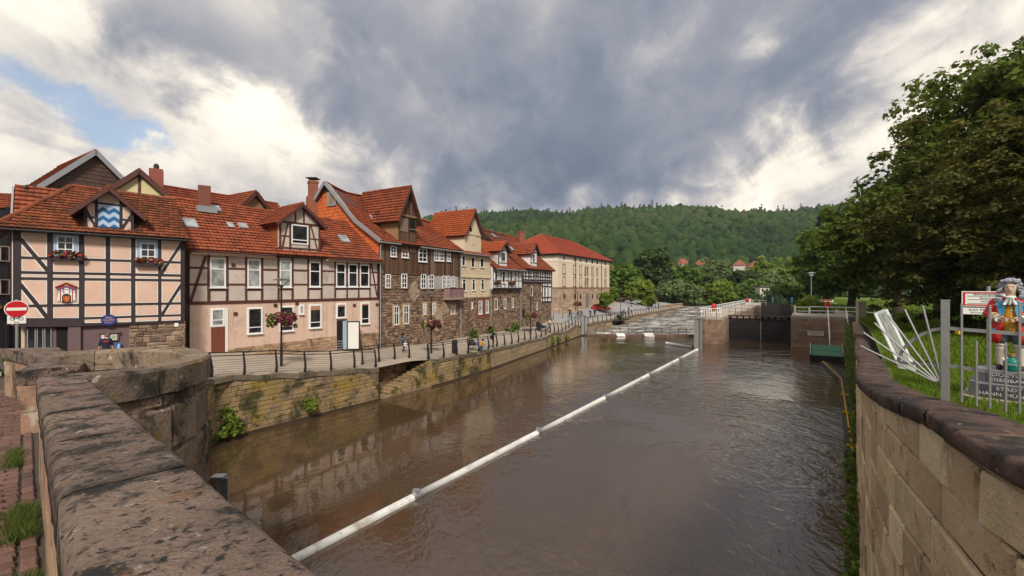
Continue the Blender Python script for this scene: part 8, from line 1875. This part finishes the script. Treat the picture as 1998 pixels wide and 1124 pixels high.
# ------------------------------------------------------------------ cars
def car(label, px, py, rz, paint, L_=4.1, Y=None, conv=False):
    x, y, z = ground_at(px, py) if Y is None else ((px-CX)/FPX*Y, Y, gz((px-CX)/FPX*Y, Y)); o = thing('parked_car', label, 'car', (x, y, z), None, rz); BASE[o] = Vector((0, 0, 0)); pm = mat('car_paint', [paint], .25, 2, .04, 0, spec=.6)
    h = L_/2; body = [(-h, .30), (-h+.02, .62), (-h+.15, .86), (-h+.75, .95), (h-1.25, .98), (h-.35, .86), (h-.03, .66), (h, .34)]; roof = [(-h+.35, .93), (-h+.75, 1.36), (-.35, 1.47), (.35, 1.42), (1.0, .97)]
    def extr(prof, w0, w1, m, nm, zmid):
        k = MB(); n = len(prof); rings = [(-w0, 1), (-w0*.94, 0), (w0*.94, 0), (w0, 1)]; v = []
        for xs_, sg in ((-w0, 0), (w0, 0)):
            for yy_, zz_ in prof: t = max(0, (zz_-zmid)/.5); v.append((xs_*(1-t*(1-w1/w0)), yy_, zz_))
        k.add(v, [tuple(range(n-1, -1, -1)), tuple(range(n, 2*n))]+[(i, (i+1) % n, n+(i+1) % n, n+i) for i in range(n)]); return k.build(nm, m, o)
    extr(body, .86, .82, pm, 'body', .7); g = extr(roof, .76, .60, M_glass, 'glasshouse', .93)
    k = MB(); k.add([(-.62, -h+.76, 1.365), (.62, -h+.76, 1.365), (.60, -.35, 1.48), (-.60, -.35, 1.48), (.61, .36, 1.43), (-.61, .36, 1.43)], [(0, 1, 2, 3), (3, 2, 4, 5)]); k.build('roof', pm, o)
    for sx in (-1, 1):
        for yy_ in (-h+.35, -.35, .35): k = MB(); k.bar((sx*.75, yy_+(.25 if yy_ > 0 else (.0 if yy_ > -.5 else .0)), .95), (sx*.61, yy_ if yy_ > -1 else yy_+.42, 1.42), .07, .05); k.build('pillar', pm, o)
        k = MB(); k.box(sx*.845-.02, sx*.845+.02, -.9, .55, .38, .92); d_ = k.build('door', pm, o); k = MB(); k.box(sx*.872-.012, sx*.872+.012, -.75, -.55, .76, .80); k.build('handle', M_black, d_)
        for yy_ in (-h+.75, h-.78):
            k = MB(); k.tube([(sx*.70, yy_, .31), (sx*.88, yy_, .31)], .31, 16); w_ = k.build('wheel', M_black, o); k = MB(); k.tube([(sx*.87, yy_, .31), (sx*.895, yy_, .31)], .19, 12); k.build('rim', M_metal, w_)
        k = MB(); k.ball((sx*.62, h-.1, .70), (.16, .10, .09), 8, 5); k.build('headlight', M_frame, o); k = MB(); k.ball((sx*.66, -h+.07, .76), (.13, .05, .10), 8, 5); k.build('tail_light', flat('tail_red', (.4, .01, .01)), o)
    k = MB(); k.box(-.8, .8, h-.08, h+.03, .30, .48); k.build('bumper', M_black, o)
car('small red car parked before the warehouse', 1172.5, 606.5, -2.3, (.48, .01, .018))
car('dark car parked beyond the warehouse, left of the silver one', 1222, 595.5, -2.0, (.02, .02, .024), Y=128)
car('silver car parked at the far end of the street', 1235, 596, -2.0, (.30, .32, .34), Y=126)
# pale parapet walls at the far end of the quay
for i, (a, b, lb) in enumerate((((34, 128), (42, 138), 'pale low stone wall beyond the parked cars'), ((44, 133), (56, 149), 'pale low stone wall at the end of the quay'))):
    S = Frame(a, b); z = gz(*a); o = thing('low_wall', lb, 'wall', (*a, z)); k = MB(); k.fbox(S, 0, S.L, z-1.5, z+.75, -.4, 0); k.build('wall_body', M_sand, o); k = MB(); k.fbox(S, -.05, S.L+.05, z+.75, z+.9, -.46, .06); k.build('coping_stone', M_concr, o)
# ------------------------------------------------------------------ statue of a baroque doctor
stx, sty = 8.98, 8.2; stz = lawn_z(0, 8)-.02; TH_ = -.86
ped = thing('pedestal', 'grey lettered stepped stone pedestal under the painted statue', 'pedestal', (stx, sty, stz), None, TH_); BASE[ped] = Vector((0, 0, 0))
M_ped = flat('pedestal_grey', (.20, .21, .23), .6); M_ped2 = flat('pedestal_dark', (.055, .055, .065), .5); M_let = flat('letter_silver', (.52, .52, .52), .5)
def octo(w_, ch, y0=0): return [(-w_+ch, -w_+y0), (w_-ch, -w_+y0), (w_, -w_+ch+y0), (w_, w_-ch+y0), (w_-ch, w_+y0), (-w_+ch, w_+y0), (-w_, w_-ch+y0), (-w_, -w_+ch+y0)]
def octblock(w_, ch, z0, z1, m, nm): k = MB(); q = octo(w_, ch); k.add([(a, b, z0) for a, b in q]+[(a, b, z1) for a, b in q], [tuple(range(7, -1, -1)), tuple(range(8, 16))]+[(i, (i+1) % 8, 8+(i+1) % 8, 8+i) for i in range(8)]); return k.build(nm, m, ped)
octblock(.60, .15, -.1, .07, M_concr, 'base_slab'); octblock(.50, .13, .07, .33, M_ped, 'lower_block'); octblock(.41, .11, .33, .55, M_ped, 'upper_block')
k = MB(); k.box(-.35, .35, -.512, -.49, .09, .31); a = k.build('lower_plate', M_ped2, ped); k = MB(); k.box(-.29, .29, -.422, -.40, .35, .53); b = k.build('upper_plate', M_ped2, ped)
def ptext(s_, sz_, x, y, z, par, sq_=1.2): o = text_mesh(s_, sz_, M_let, par, (x, y, z), (1, 0, 0), (0, 0, 1), extrude=.001, squeeze=sq_); return o
BASE[a] = Vector((0, 0, 0)); BASE[b] = Vector((0, 0, 0))
ptext('DOKTOR', .085, 0, -.424, .485, b); ptext('EISENBART', .085, 0, -.424, .395, b, 1.15); ptext('STADT', .085, 0, -.514, .255, a); ptext('HANN. MÜNDEN', .085, 0, -.514, .155, a, 1.12)
stt_ = thing('statue', 'painted statue in red baroque coat and grey curled wig on the pedestal', 'statue', (stx, sty, stz+.55), None, TH_); BASE[stt_] = Vector((0, 0, 0)); stt_.scale = (.93, .93, .93)
C_red = flat('statue_red', (.50, .025, .02), .45); C_och = flat('statue_ochre', (.50, .24, .012), .5); C_blu = flat('statue_blue', (.05, .27, .46), .5); C_grb = flat('statue_greyblue', (.10, .12, .16), .55); C_crm = flat('statue_cream', (.50, .43, .34), .6); C_wig = flat('statue_wig', (.30, .30, .36), .7); C_fsk = flat('statue_skin', (.58, .42, .30), .55); C_wht = flat('statue_white', (.70, .69, .67), .6); C_shoe = flat('statue_shoe', (.04, .03, .03), .4)
def loft(k, secs, n=18, t=.5):
    """secs: (cx,cy,z,rx,ry[,power])"""
    b0 = len(k.v)
    for s_ in secs:
        cx_, cy_, z_, rx_, ry_ = s_[:5]
        for j_ in range(n): a = 2*math.pi*j_/n; k.v.append((cx_+rx_*math.cos(a), cy_+ry_*math.sin(a), z_))
    for i in range(len(secs)-1):
        for j_ in range(n): k.face((b0+i*n+j_, b0+i*n+(j_+1) % n, b0+(i+1)*n+(j_+1) % n, b0+(i+1)*n+j_), 0, t)
    k.face([b0+j_ for j_ in range(n-1, -1, -1)]); k.face([b0+(len(secs)-1)*n+j_ for j_ in range(n)])
# body: one continuous surface from feet to head
k = MB(); loft(k, [(0, 0, .72, .17, .13), (0, 0, .95, .165, .125), (0, 0, 1.15, .18, .13), (0, 0, 1.28, .17, .12), (0, 0, 1.36, .09, .08), (0, -.01, 1.42, .06, .062), (0, -.02, 1.455, .062, .072), (0, -.03, 1.50, .078, .095), (0, -.03, 1.56, .086, .105), (0, -.025, 1.62, .086, .105), (0, -.015, 1.68, .06, .08), (0, -.01, 1.71, .02, .03)], 20)
for q in (-1, 1):
    loft(k, [(q*.13, -.02, .02, .045, .06), (q*.13, .0, .10, .046, .052), (q*.13, .01, .25, .068, .07), (q*.125, .0, .38, .066, .066), (q*.12, 0, .47, .078, .08), (q*.11, 0, .60, .10, .11), (q*.09, 0, .76, .11, .12)], 14)
k.ball((0, -.135, 1.555), (.016, .022, .03), 8, 6); body_ = k.build('body', C_fsk, stt_, True)
k = MB()
for q in (-1, 1): loft(k, [(q*.13, .0, .03, .05, .055), (q*.13, .0, .10, .05, .056), (q*.13, .012, .25, .073, .075), (q*.126, 0, .38, .070, .070), (q*.12, 0, .465, .082, .084)], 16)
k.build('stockings', C_crm, stt_, True); k = MB()
for q in (-1, 1): loft(k, [(q*.12, 0, .455, .088, .09), (q*.12, 0, .485, .094, .096), (q*.12, 0, .50, .09, .092)], 14)
k.build('knee_bands', C_wht, stt_, True); k = MB()
for q in (-1, 1): loft(k, [(q*.12, 0, .495, .09, .092), (q*.115, 0, .60, .115, .12), (q*.10, 0, .78, .13, .14)], 16)
k.build('breeches', C_grb, stt_, True); k = MB()
for q in (-1, 1): k.ball((q*.14, -.06, .045), (.055, .13, .05), 12, 7); k.box(q*.14-.03, q*.14+.03, -.15, -.10, .06, .09)
k.build('shoes', C_shoe, stt_, True)
# waistcoat
k = MB(); loft(k, [(0, -.02, .70, .15, .15), (0, -.02, .80, .165, .155), (0, -.02, 1.0, .155, .145), (0, -.015, 1.2, .16, .135), (0, -.01, 1.36, .09, .10)], 22); k.build('waistcoat', C_och, stt_, True)
k = MB()
for i in range(9): k.ball((.012, -.172+.001*i-(.008 if i < 4 else 0)*0+(.0 if i < 5 else .006*(i-4)), .80+i*.058), .011, 8, 6)
k.build('buttons', C_wht, stt_, True)
# coat: open-fronted shell, flared skirt
k = MB(); secs = [(.52, .27, .22), (.66, .265, .215), (.80, .235, .19), (.98, .205, .165), (1.15, .215, .165), (1.28, .215, .15), (1.36, .15, .12), (1.40, .085, .085)]; n = 26; op_ = [.50, .50, .42, .36, .38, .46, .5, .5]
for (z_, rx_, ry_), g in zip(secs, op_):
    for j_ in range(n+1):
        a = -math.pi/2+g+(2*math.pi-2*g)*j_/n; f = 1+.05*math.sin(a*7)*(1 if z_ < .9 else .2); k.v.append((rx_*f*math.cos(a), ry_*f*math.sin(a)+.0, z_))
for i in range(len(secs)-1):
    for j_ in range(n): q = i*(n+1)+j_; k.face((q, q+1, q+n+2, q+n+1))
co_ = k.build('coat', C_red, stt_, True); md = co_.modifiers.new('th', 'SOLIDIFY'); md.thickness = .02; md.offset = 1
k = MB()
for q in (-1, 1):
    v = [(q*.075, -.165, 1.36), (q*.155, -.13, 1.30), (q*.175, -.145, 1.18), (q*.10, -.19, .98), (q*.062, -.185, 1.16)]
    k.add([Vector(p_) for p_ in v]+[Vector(p_)+Vector((0, .02, 0)) for p_ in v], [(0, 1, 2, 3, 4) if q < 0 else (4, 3, 2, 1, 0), (5, 6, 7, 8, 9), (0, 1, 6, 5), (1, 2, 7, 6), (2, 3, 8, 7), (3, 4, 9, 8), (4, 0, 5, 9)])
k.build('lapels', C_blu, stt_); k = MB()
for q in (-1, 1): k.box(q*.235-.05, q*.235+.05, -.155, -.12, .72, .79)
k.build('pocket_flaps', C_blu, stt_)
for q in (-1, 1):
    k = MB(); sh, el, wr = Vector((q*.20, .0, 1.30)), Vector((q*.30, -.03, 1.06)), Vector((q*.16, -.23, 1.00)); k.tube([sh+Vector((-q*.05, 0, .03)), sh, sh.lerp(el, .5), el, el.lerp(wr, .25), el.lerp(wr, .6)], [.07, .09, .082, .08, .078, .082], 14); k.build('sleeve', C_red, stt_, True)
    k = MB(); c0_ = el.lerp(wr, .5); k.tube([c0_, el.lerp(wr, .75), el.lerp(wr, .9)], [.082, .092, .088], 14); k.build('cuff', flat('statue_cuff', (.52, .40, .22), .6), stt_, True)
    k = MB(); k.tube([el.lerp(wr, .86), wr, wr+(wr-el).normalized()*.05], [.06, .066, .072], 12); k.build('lace', C_wht, stt_, True)
    k = MB(); d = Vector((-q*.80, -.55, -.12)).normalized(); h0 = wr+(wr-el).normalized()*.03; pal = h0+d*.06; k.tube([h0, pal-d*.01, pal+d*.03], [.032, .04, .036], 10); sd_ = Vector((0, 0, 1))
    for i in range(4): a0 = pal+d*.025+sd_*(.018*(1.5-i)); L_ = (.06, .07, .066, .052)[i]; k.tube([a0, a0+d*L_*.5+Vector((0, -.006, -.006)), a0+d*L_*.8+Vector((0, .012, -.02))], [.012, .011, .008], 6)
    a0 = h0+d*.03+Vector((0, -.02, .03)); k.tube([a0, a0+d*.04+Vector((0, -.015, .012)), a0+d*.07+Vector((0, -.01, .0))], [.013, .012, .009], 6); k.build('hand', C_fsk, stt_, True)
k = MB(); k.tube([(-.06, -.305, .985), (.10, -.31, .99)], .008, 6); k.build('instrument', M_metal, stt_)
k = MB(); k.ball((0, -.10, 1.40), (.085, .07, .035), 14, 7); v = [(-.03, -.155, 1.40), (.03, -.155, 1.40), (.10, -.175, 1.25), (.05, -.195, 1.26), (0, -.19, 1.29), (-.05, -.195, 1.26), (-.10, -.175, 1.25)]; k.add(v+[(a, b+.04, c) for a, b, c in v], [(6, 5, 4, 3, 2, 1, 0), (7, 8, 9, 10, 11, 12, 13)]+[(i, (i+1) % 7, 7+(i+1) % 7, 7+i) for i in range(7)])
for q in (-.06, 0, .06): k.tube([(q*.4, -.16, 1.40), (q, -.19, 1.30), (q*1.3, -.19, 1.26)], [.015, .025, .02], 7)
k.build('cravat', C_wht, stt_, True)
# face features and the curled wig
k = MB()
for q in (-1, 1): k.ball((q*.034, -.118, 1.585), (.014, .010, .007), 8, 5)
k.build('eyes', flat('statue_eye', (.05, .04, .035)), stt_); k = MB(); k.ball((0, -.122, 1.505), (.026, .010, .006), 8, 5); k.build('mouth', flat('statue_lip', (.38, .13, .10)), stt_)
k = MB()
for q in (-1, 1): k.tube([(q*.015, -.132, 1.612), (q*.04, -.126, 1.617), (q*.06, -.11, 1.607)], .006, 5)
k.build('brows', C_wig, stt_)
k = MB(); rw_ = random.Random(4); k.ball((0, .025, 1.63), (.135, .125, .125), 16, 10)
for i in range(260):
    if i < 110: a = rw_.uniform(-.35, math.pi+.35); e = rw_.uniform(-.1, 1.5); p_ = (.138*math.cos(a)*math.cos(e), .02+.13*math.sin(a)*math.cos(e)-.0, 1.625+.125*math.sin(e))
    elif i < 150: a = rw_.uniform(0, 2*math.pi); p_ = (.115*math.cos(a), -.02+.105*math.sin(a), 1.70+.03*rw_.random())
    else: q = rw_.choice((-1, 1)); t = rw_.random(); p_ = (q*(.115+.07*t+rw_.uniform(-.03, .035)), -.05-.05*t+rw_.uniform(-.035, .09), 1.62-.40*t)
    k.ball(p_, (rw_.uniform(.022, .034),)*3, 7, 5)
k.build('wig', C_wig, stt_, True)
# jar beside the statue's foot
jar = thing('jar', 'green lettered jar with cork stopper at the statue feet', 'jar', (stx, sty, stz+.55), None, TH_); BASE[jar] = Vector((0, 0, 0)); jc = (.02, -.22, 0)
k = MB(); k.lathe(jc, [(.075, 0), (.10, .02), (.105, .16), (.09, .20), (.05, .23), (.045, .26), (.055, .265)], 20); k.build('vessel', flat('jar_green', (.01, .16, .13), .35), jar, True); k = MB(); k.lathe((jc[0], jc[1], .265), [(.04, 0), (.048, .045)], 14); k.build('cork', flat('cork', (.38, .18, .06), .8), jar)
text_mesh('THERIAK', .045, M_let, jar, (jc[0], jc[1]-.107, .125), (1, 0, 0), (0, 0, 1), extrude=.004, squeeze=.85)
k = MB(); k.tube([(jc[0]-.05, jc[1]-.02, .235), (jc[0]-.1, jc[1]-.06, .20), (jc[0]-.13, jc[1]-.06, .16)], [.02, .03, .012], 6); k.build('ribbon', C_wht, jar)
# ------------------------------------------------------------------ signs behind the fence
sgn = thing('notice_sign', 'white notice board with red border on a post behind the statue', 'sign', (P(1925, 600, 10.6).x, 10.6, lawn_z(0, 10))); c = P(1930, 591, 10.6); G = Fr((c.x, c.y, 0), (.80, -.60, 0)); zt_, zb_ = P(1900, 568.5, 10.6).z, P(1900, 598.5, 10.6).z; L0 = -.46; L1 = .42
k = MB(); k.tube([G.w(0, lawn_z(0, 10)-.1, -.05), G.w(0, zt_+.12, -.05)], .035, 8); k.build('post', M_metal, sgn)
k = MB(); k.fbox(G, L0, L1, zb_, zt_, -.01, .01); k.build('board', M_white, sgn); M_sred = flat('border_red', (.48, .01, .02), .5); k = MB()
for a in ((L0+.02, L0+.06, zb_+.02, zt_-.02), (L1-.06, L1-.02, zb_+.02, zt_-.02), (L0+.06, L1-.06, zb_+.02, zb_+.05), (L0+.06, L1-.06, zt_-.05, zt_-.02)): k.fbox(G, *a, .01, .014)
k.build('border', M_sred, sgn); hh = zt_-zb_
for body_t, f, s_ in (('Betriebsgelände', .80, .075), ('Benutzung', .56, .065), ('verboten', .34, .065)): text_mesh(body_t, s_, M_black, sgn, G.w((L0+L1)/2, zb_+hh*f, .013), G.u, (0, 0, 1), extrude=.0005)
for f in (.68, .45, .2): k = MB(); k.fbox(G, L0+.1, L1-.1, zb_+hh*f-.006, zb_+hh*f+.006, .01, .0135); k.build('small_print', M_shut, sgn)
sg2 = thing('notice_sign', 'small white winter service sign under the red bordered board', 'sign', (c.x, c.y, zb_-.25)); zt2, zb2 = P(1900, 601, 10.6).z, P(1900, 614, 10.6).z; k = MB(); k.fbox(G, L0+.01, L1-.01, zb2, zt2, -.01, .01); k.build('board', M_white, sg2)
text_mesh('Kein Winterdienst', .085, M_black, sg2, G.w((L0+L1)/2, zb2+(zt2-zb2)*.68, .012), G.u, (0, 0, 1), extrude=.0005); text_mesh('Benutzung auf eigene Gefahr', .05, M_black, sg2, G.w((L0+L1)/2, zb2+(zt2-zb2)*.27, .012), G.u, (0, 0, 1), extrude=.0005)
# ------------------------------------------------------------------ galvanised fence with fan, on the coping
fx, fy = 4.78, 5.02; FD = Vector((.60, -.80, 0)); GF = Fr((fx, fy, 0), FD); fpx = lambda px, py: (lambda k_: ((k_*fy-fx)/(FD.x-k_*FD.y)))((px-CX)/FPX)
def fsz(px, py): t = fpx(px, py); Y = fy+FD.y*t; return t, EYE-(py-CY)/FPX*Y
fen = thing('metal_fence', 'galvanised bar fence with square post on the right wall coping', 'fence', (fx, fy, 6.2))
k = MB(); zt_, zb_ = fsz(1845, 587)[1], fsz(1845, 768)[1]; k.fbox(GF, -.032, .032, zb_-.1, zt_, -.032, .032); k.build('post', M_metal, fen); k = MB(); k.fbox(GF, -.036, .036, zt_, zt_+.012, -.036, .036); k.build('post_cap', M_metal, fen)
for y0, y1 in ((640.5, 652), (713, 733)):
    a, b = fsz(1845, y0), fsz(2140, y1+y1-y0); k = MB(); k.bar(GF.w(a[0]+.03, a[1], 0), GF.w(b[0], b[1], 0), .012, .036); k.build('rail', M_metal, fen)
for i, (px, y0, y1) in enumerate(((1877, 592, 775), (1906, 665, 783), (1932, 595, 787), (1963, 668, 793), (1990, 590, 797), (2022, 668, 805), (2052, 592, 812))):
    a, b = fsz(px, y0), fsz(px, y1); k = MB(); k.tube([GF.w(a[0], a[1], .016), GF.w(a[0], b[1]-.05, .016)], .0105, 7); k.build('bar', M_metal, fen)
fan = thing('fence_fan', 'fan of radiating metal bars with curved rail left of the fence post', 'fence', (fx, fy, 6.5)); hub = fsz(1838, 742)
arc_ = [fsz(*q) for q in ((1752, 706), (1756, 692), (1765, 678), (1780, 664), (1800, 652), (1820, 644), (1842, 640.5))]
k = MB(); 
for a, b in zip(arc_, arc_[1:]): k.bar(GF.w(a[0], a[1], 0), GF.w(b[0], b[1], 0), .012, .034)
k.build('curved_rail', M_metal, fan); a, b = fsz(1752, 707), fsz(1842, 714); k = MB(); k.bar(GF.w(a[0], a[1], 0), GF.w(b[0], b[1], 0), .012, .034); k.build('rail', M_metal, fan)
for i, (t0, h0) in enumerate((((1801, 596), (1838, 741)), ((1766, 604), (1834, 743)), ((1733, 614), (1830, 743)), ((1707, 630), (1828, 744)), ((1686, 649), (1826, 744)), ((1680, 675), (1824, 744)))):
    a, b = fsz(*t0), fsz(*h0); k = MB(); k.tube([GF.w(a[0], a[1], .016), GF.w(b[0], b[1], .016)], .0105, 7); k.build('bar', M_metal, fan)
a, b = fsz(1822, 744), fsz(1842, 740); k = MB(); k.bar(GF.w(a[0], a[1], 0), GF.w(b[0], b[1], 0), .012, .03); k.build('hub_plate', M_metal, fan)
# leaning aluminium frame behind the fan
lf = thing('leaning_screen', 'leaning aluminium screen with glazing behind the fan', 'screen', (*P(1750, 700, 6.6).xy, 5.8)); cn = [P(1708, 613, 7.2), P(1729, 605, 7.6), P(1785, 721, 6.3), P(1756, 716, 6.0)]
for i in range(4): k = MB(); k.bar(cn[i], cn[(i+1) % 4], .035, .035); k.build('profile', flat('aluminium', (.62, .63, .64), .35, .3), lf)
for f in (.33, .66): k = MB(); k.bar(cn[0].lerp(cn[1], f), cn[3].lerp(cn[2], f), .018, .018); k.build('bar', M_metal, lf)
k = MB(); k.add([c+Vector((0, 0, 0)) for c in cn]+[c+Vector((.008, .012, 0)) for c in cn], [(0, 1, 2, 3), (7, 6, 5, 4), (0, 4, 5, 1), (1, 5, 6, 2), (2, 6, 7, 3), (3, 7, 4, 0)])
gm_ = bpy.data.materials.new('clear_sheet'); gm_.use_nodes = True; t_ = NT(gm_.node_tree); gm_.node_tree.nodes.clear(); tr_ = t_.n('ShaderNodeBsdfTransparent'); gl_ = t_.n('ShaderNodeBsdfPrincipled', i={'Base Color': (.55, .62, .50, 1), 'Roughness': .2}); t_.n('ShaderNodeOutputMaterial', i={0: t_.n('ShaderNodeMixShader', i={0: .22, 1: tr_.outputs[0], 2: gl_.outputs[0]}).outputs[0]}); k.build('pane', gm_, lf)
# green mesh fence far behind, white post, guy post
mf = thing('mesh_fence', 'low dark green mesh fence on the lawn under the dense tree', 'fence', (22, 28, 5)); pts_ = [Vector((33, 41, 0)), Vector((25.5, 30.5, 0))]
for i in range(9):
    p = pts_[0].lerp(pts_[1], i/8); z = lawn_z(p.x, p.y); k = MB(); k.tube([(p.x, p.y, z-.1), (p.x, p.y, z+1.1)], .03, 5); k.build('post', flat('fence_green', (.01, .05, .03)), mf)
for f in (.3, .6, .9, 1.08): k = MB(); a, b = pts_; k.tube([(a.x, a.y, lawn_z(0, a.y)+f), (b.x, b.y, lawn_z(0, b.y)+f)], .015, 4); k.build('wire', flat('fence_green2', (.01, .05, .03)), mf)
p = P(1734, 620, 26); o = thing('marker_post', 'short white marker post on the lawn beside the green fence', 'post', (p.x, 26, lawn_z(0, 26))); k = MB(); z = lawn_z(0, 26); k.box(p.x-.11, p.x+.11, 25.9, 26.1, z-.1, z+.95); k.build('post', M_frame, o); k = MB(); k.box(p.x-.13, p.x+.13, 25.88, 26.12, z+.95, z+1.0); k.build('cap', M_frame, o)
p = P(1876, 665, 12.5); o = thing('guy_post', 'thin green post with a small yellow box on the lawn', 'post', (p.x, 12.5, lawn_z(0, 12.5))); z = lawn_z(0, 12.5); k = MB(); k.tube([(p.x, 12.5, z-.1), (p.x, 12.5, P(1876, 640, 12.5).z)], .03, 6); k.build('post', flat('fence_green3', (.01, .07, .05)), o); c = P(1871, 649, 12.4); k = MB(); k.box(c.x-.06, c.x+.06, 12.35, 12.45, c.z-.04, c.z+.04); k.build('box', flat('box_yellow', (.6, .38, .01)), o)
# red bench-like frame far on the lawn
p = P(1612, 579, 105); o = thing('park_bench', 'distant red and white bench on the far lawn', 'bench', (p.x, 105, lawn_z(0, 105))); z = lawn_z(0, 105)
for q in (-1, 1): k = MB(); k.bar((p.x+q*1.5, 105, z), (p.x+q*1.5, 105, z+.9), .1, .1); k.build('leg', M_frame, o)
k = MB(); k.box(p.x-1.6, p.x+1.6, 104.8, 105.2, z+.45, z+.52); k.build('seat', M_frame, o); k = MB(); k.box(p.x-1.4, p.x+1.4, 105.15, 105.25, z+.6, z+.95); k.build('backrest', M_redp, o)
# ================================================================== haze: even pale air round the whole scene
mb = MB(); mb.box(-1500, 1700, -350, 1500, -2.8, 260)
hz_ = bpy.data.materials.new('haze'); hz_.use_nodes = True; t_ = NT(hz_.node_tree); hz_.node_tree.nodes.clear()
pv_ = t_.n('ShaderNodeVolumePrincipled', i={'Color': (.80, .86, .95, 1), 'Density': .00012, 'Anisotropy': .2})
ou_ = t_.n('ShaderNodeOutputMaterial'); hz_.node_tree.links.new(pv_.outputs[0], ou_.inputs['Volume'])
tag(mb.build('haze', hz_), 'thin pale haze in the air over the whole valley', 'haze', kind='stuff')
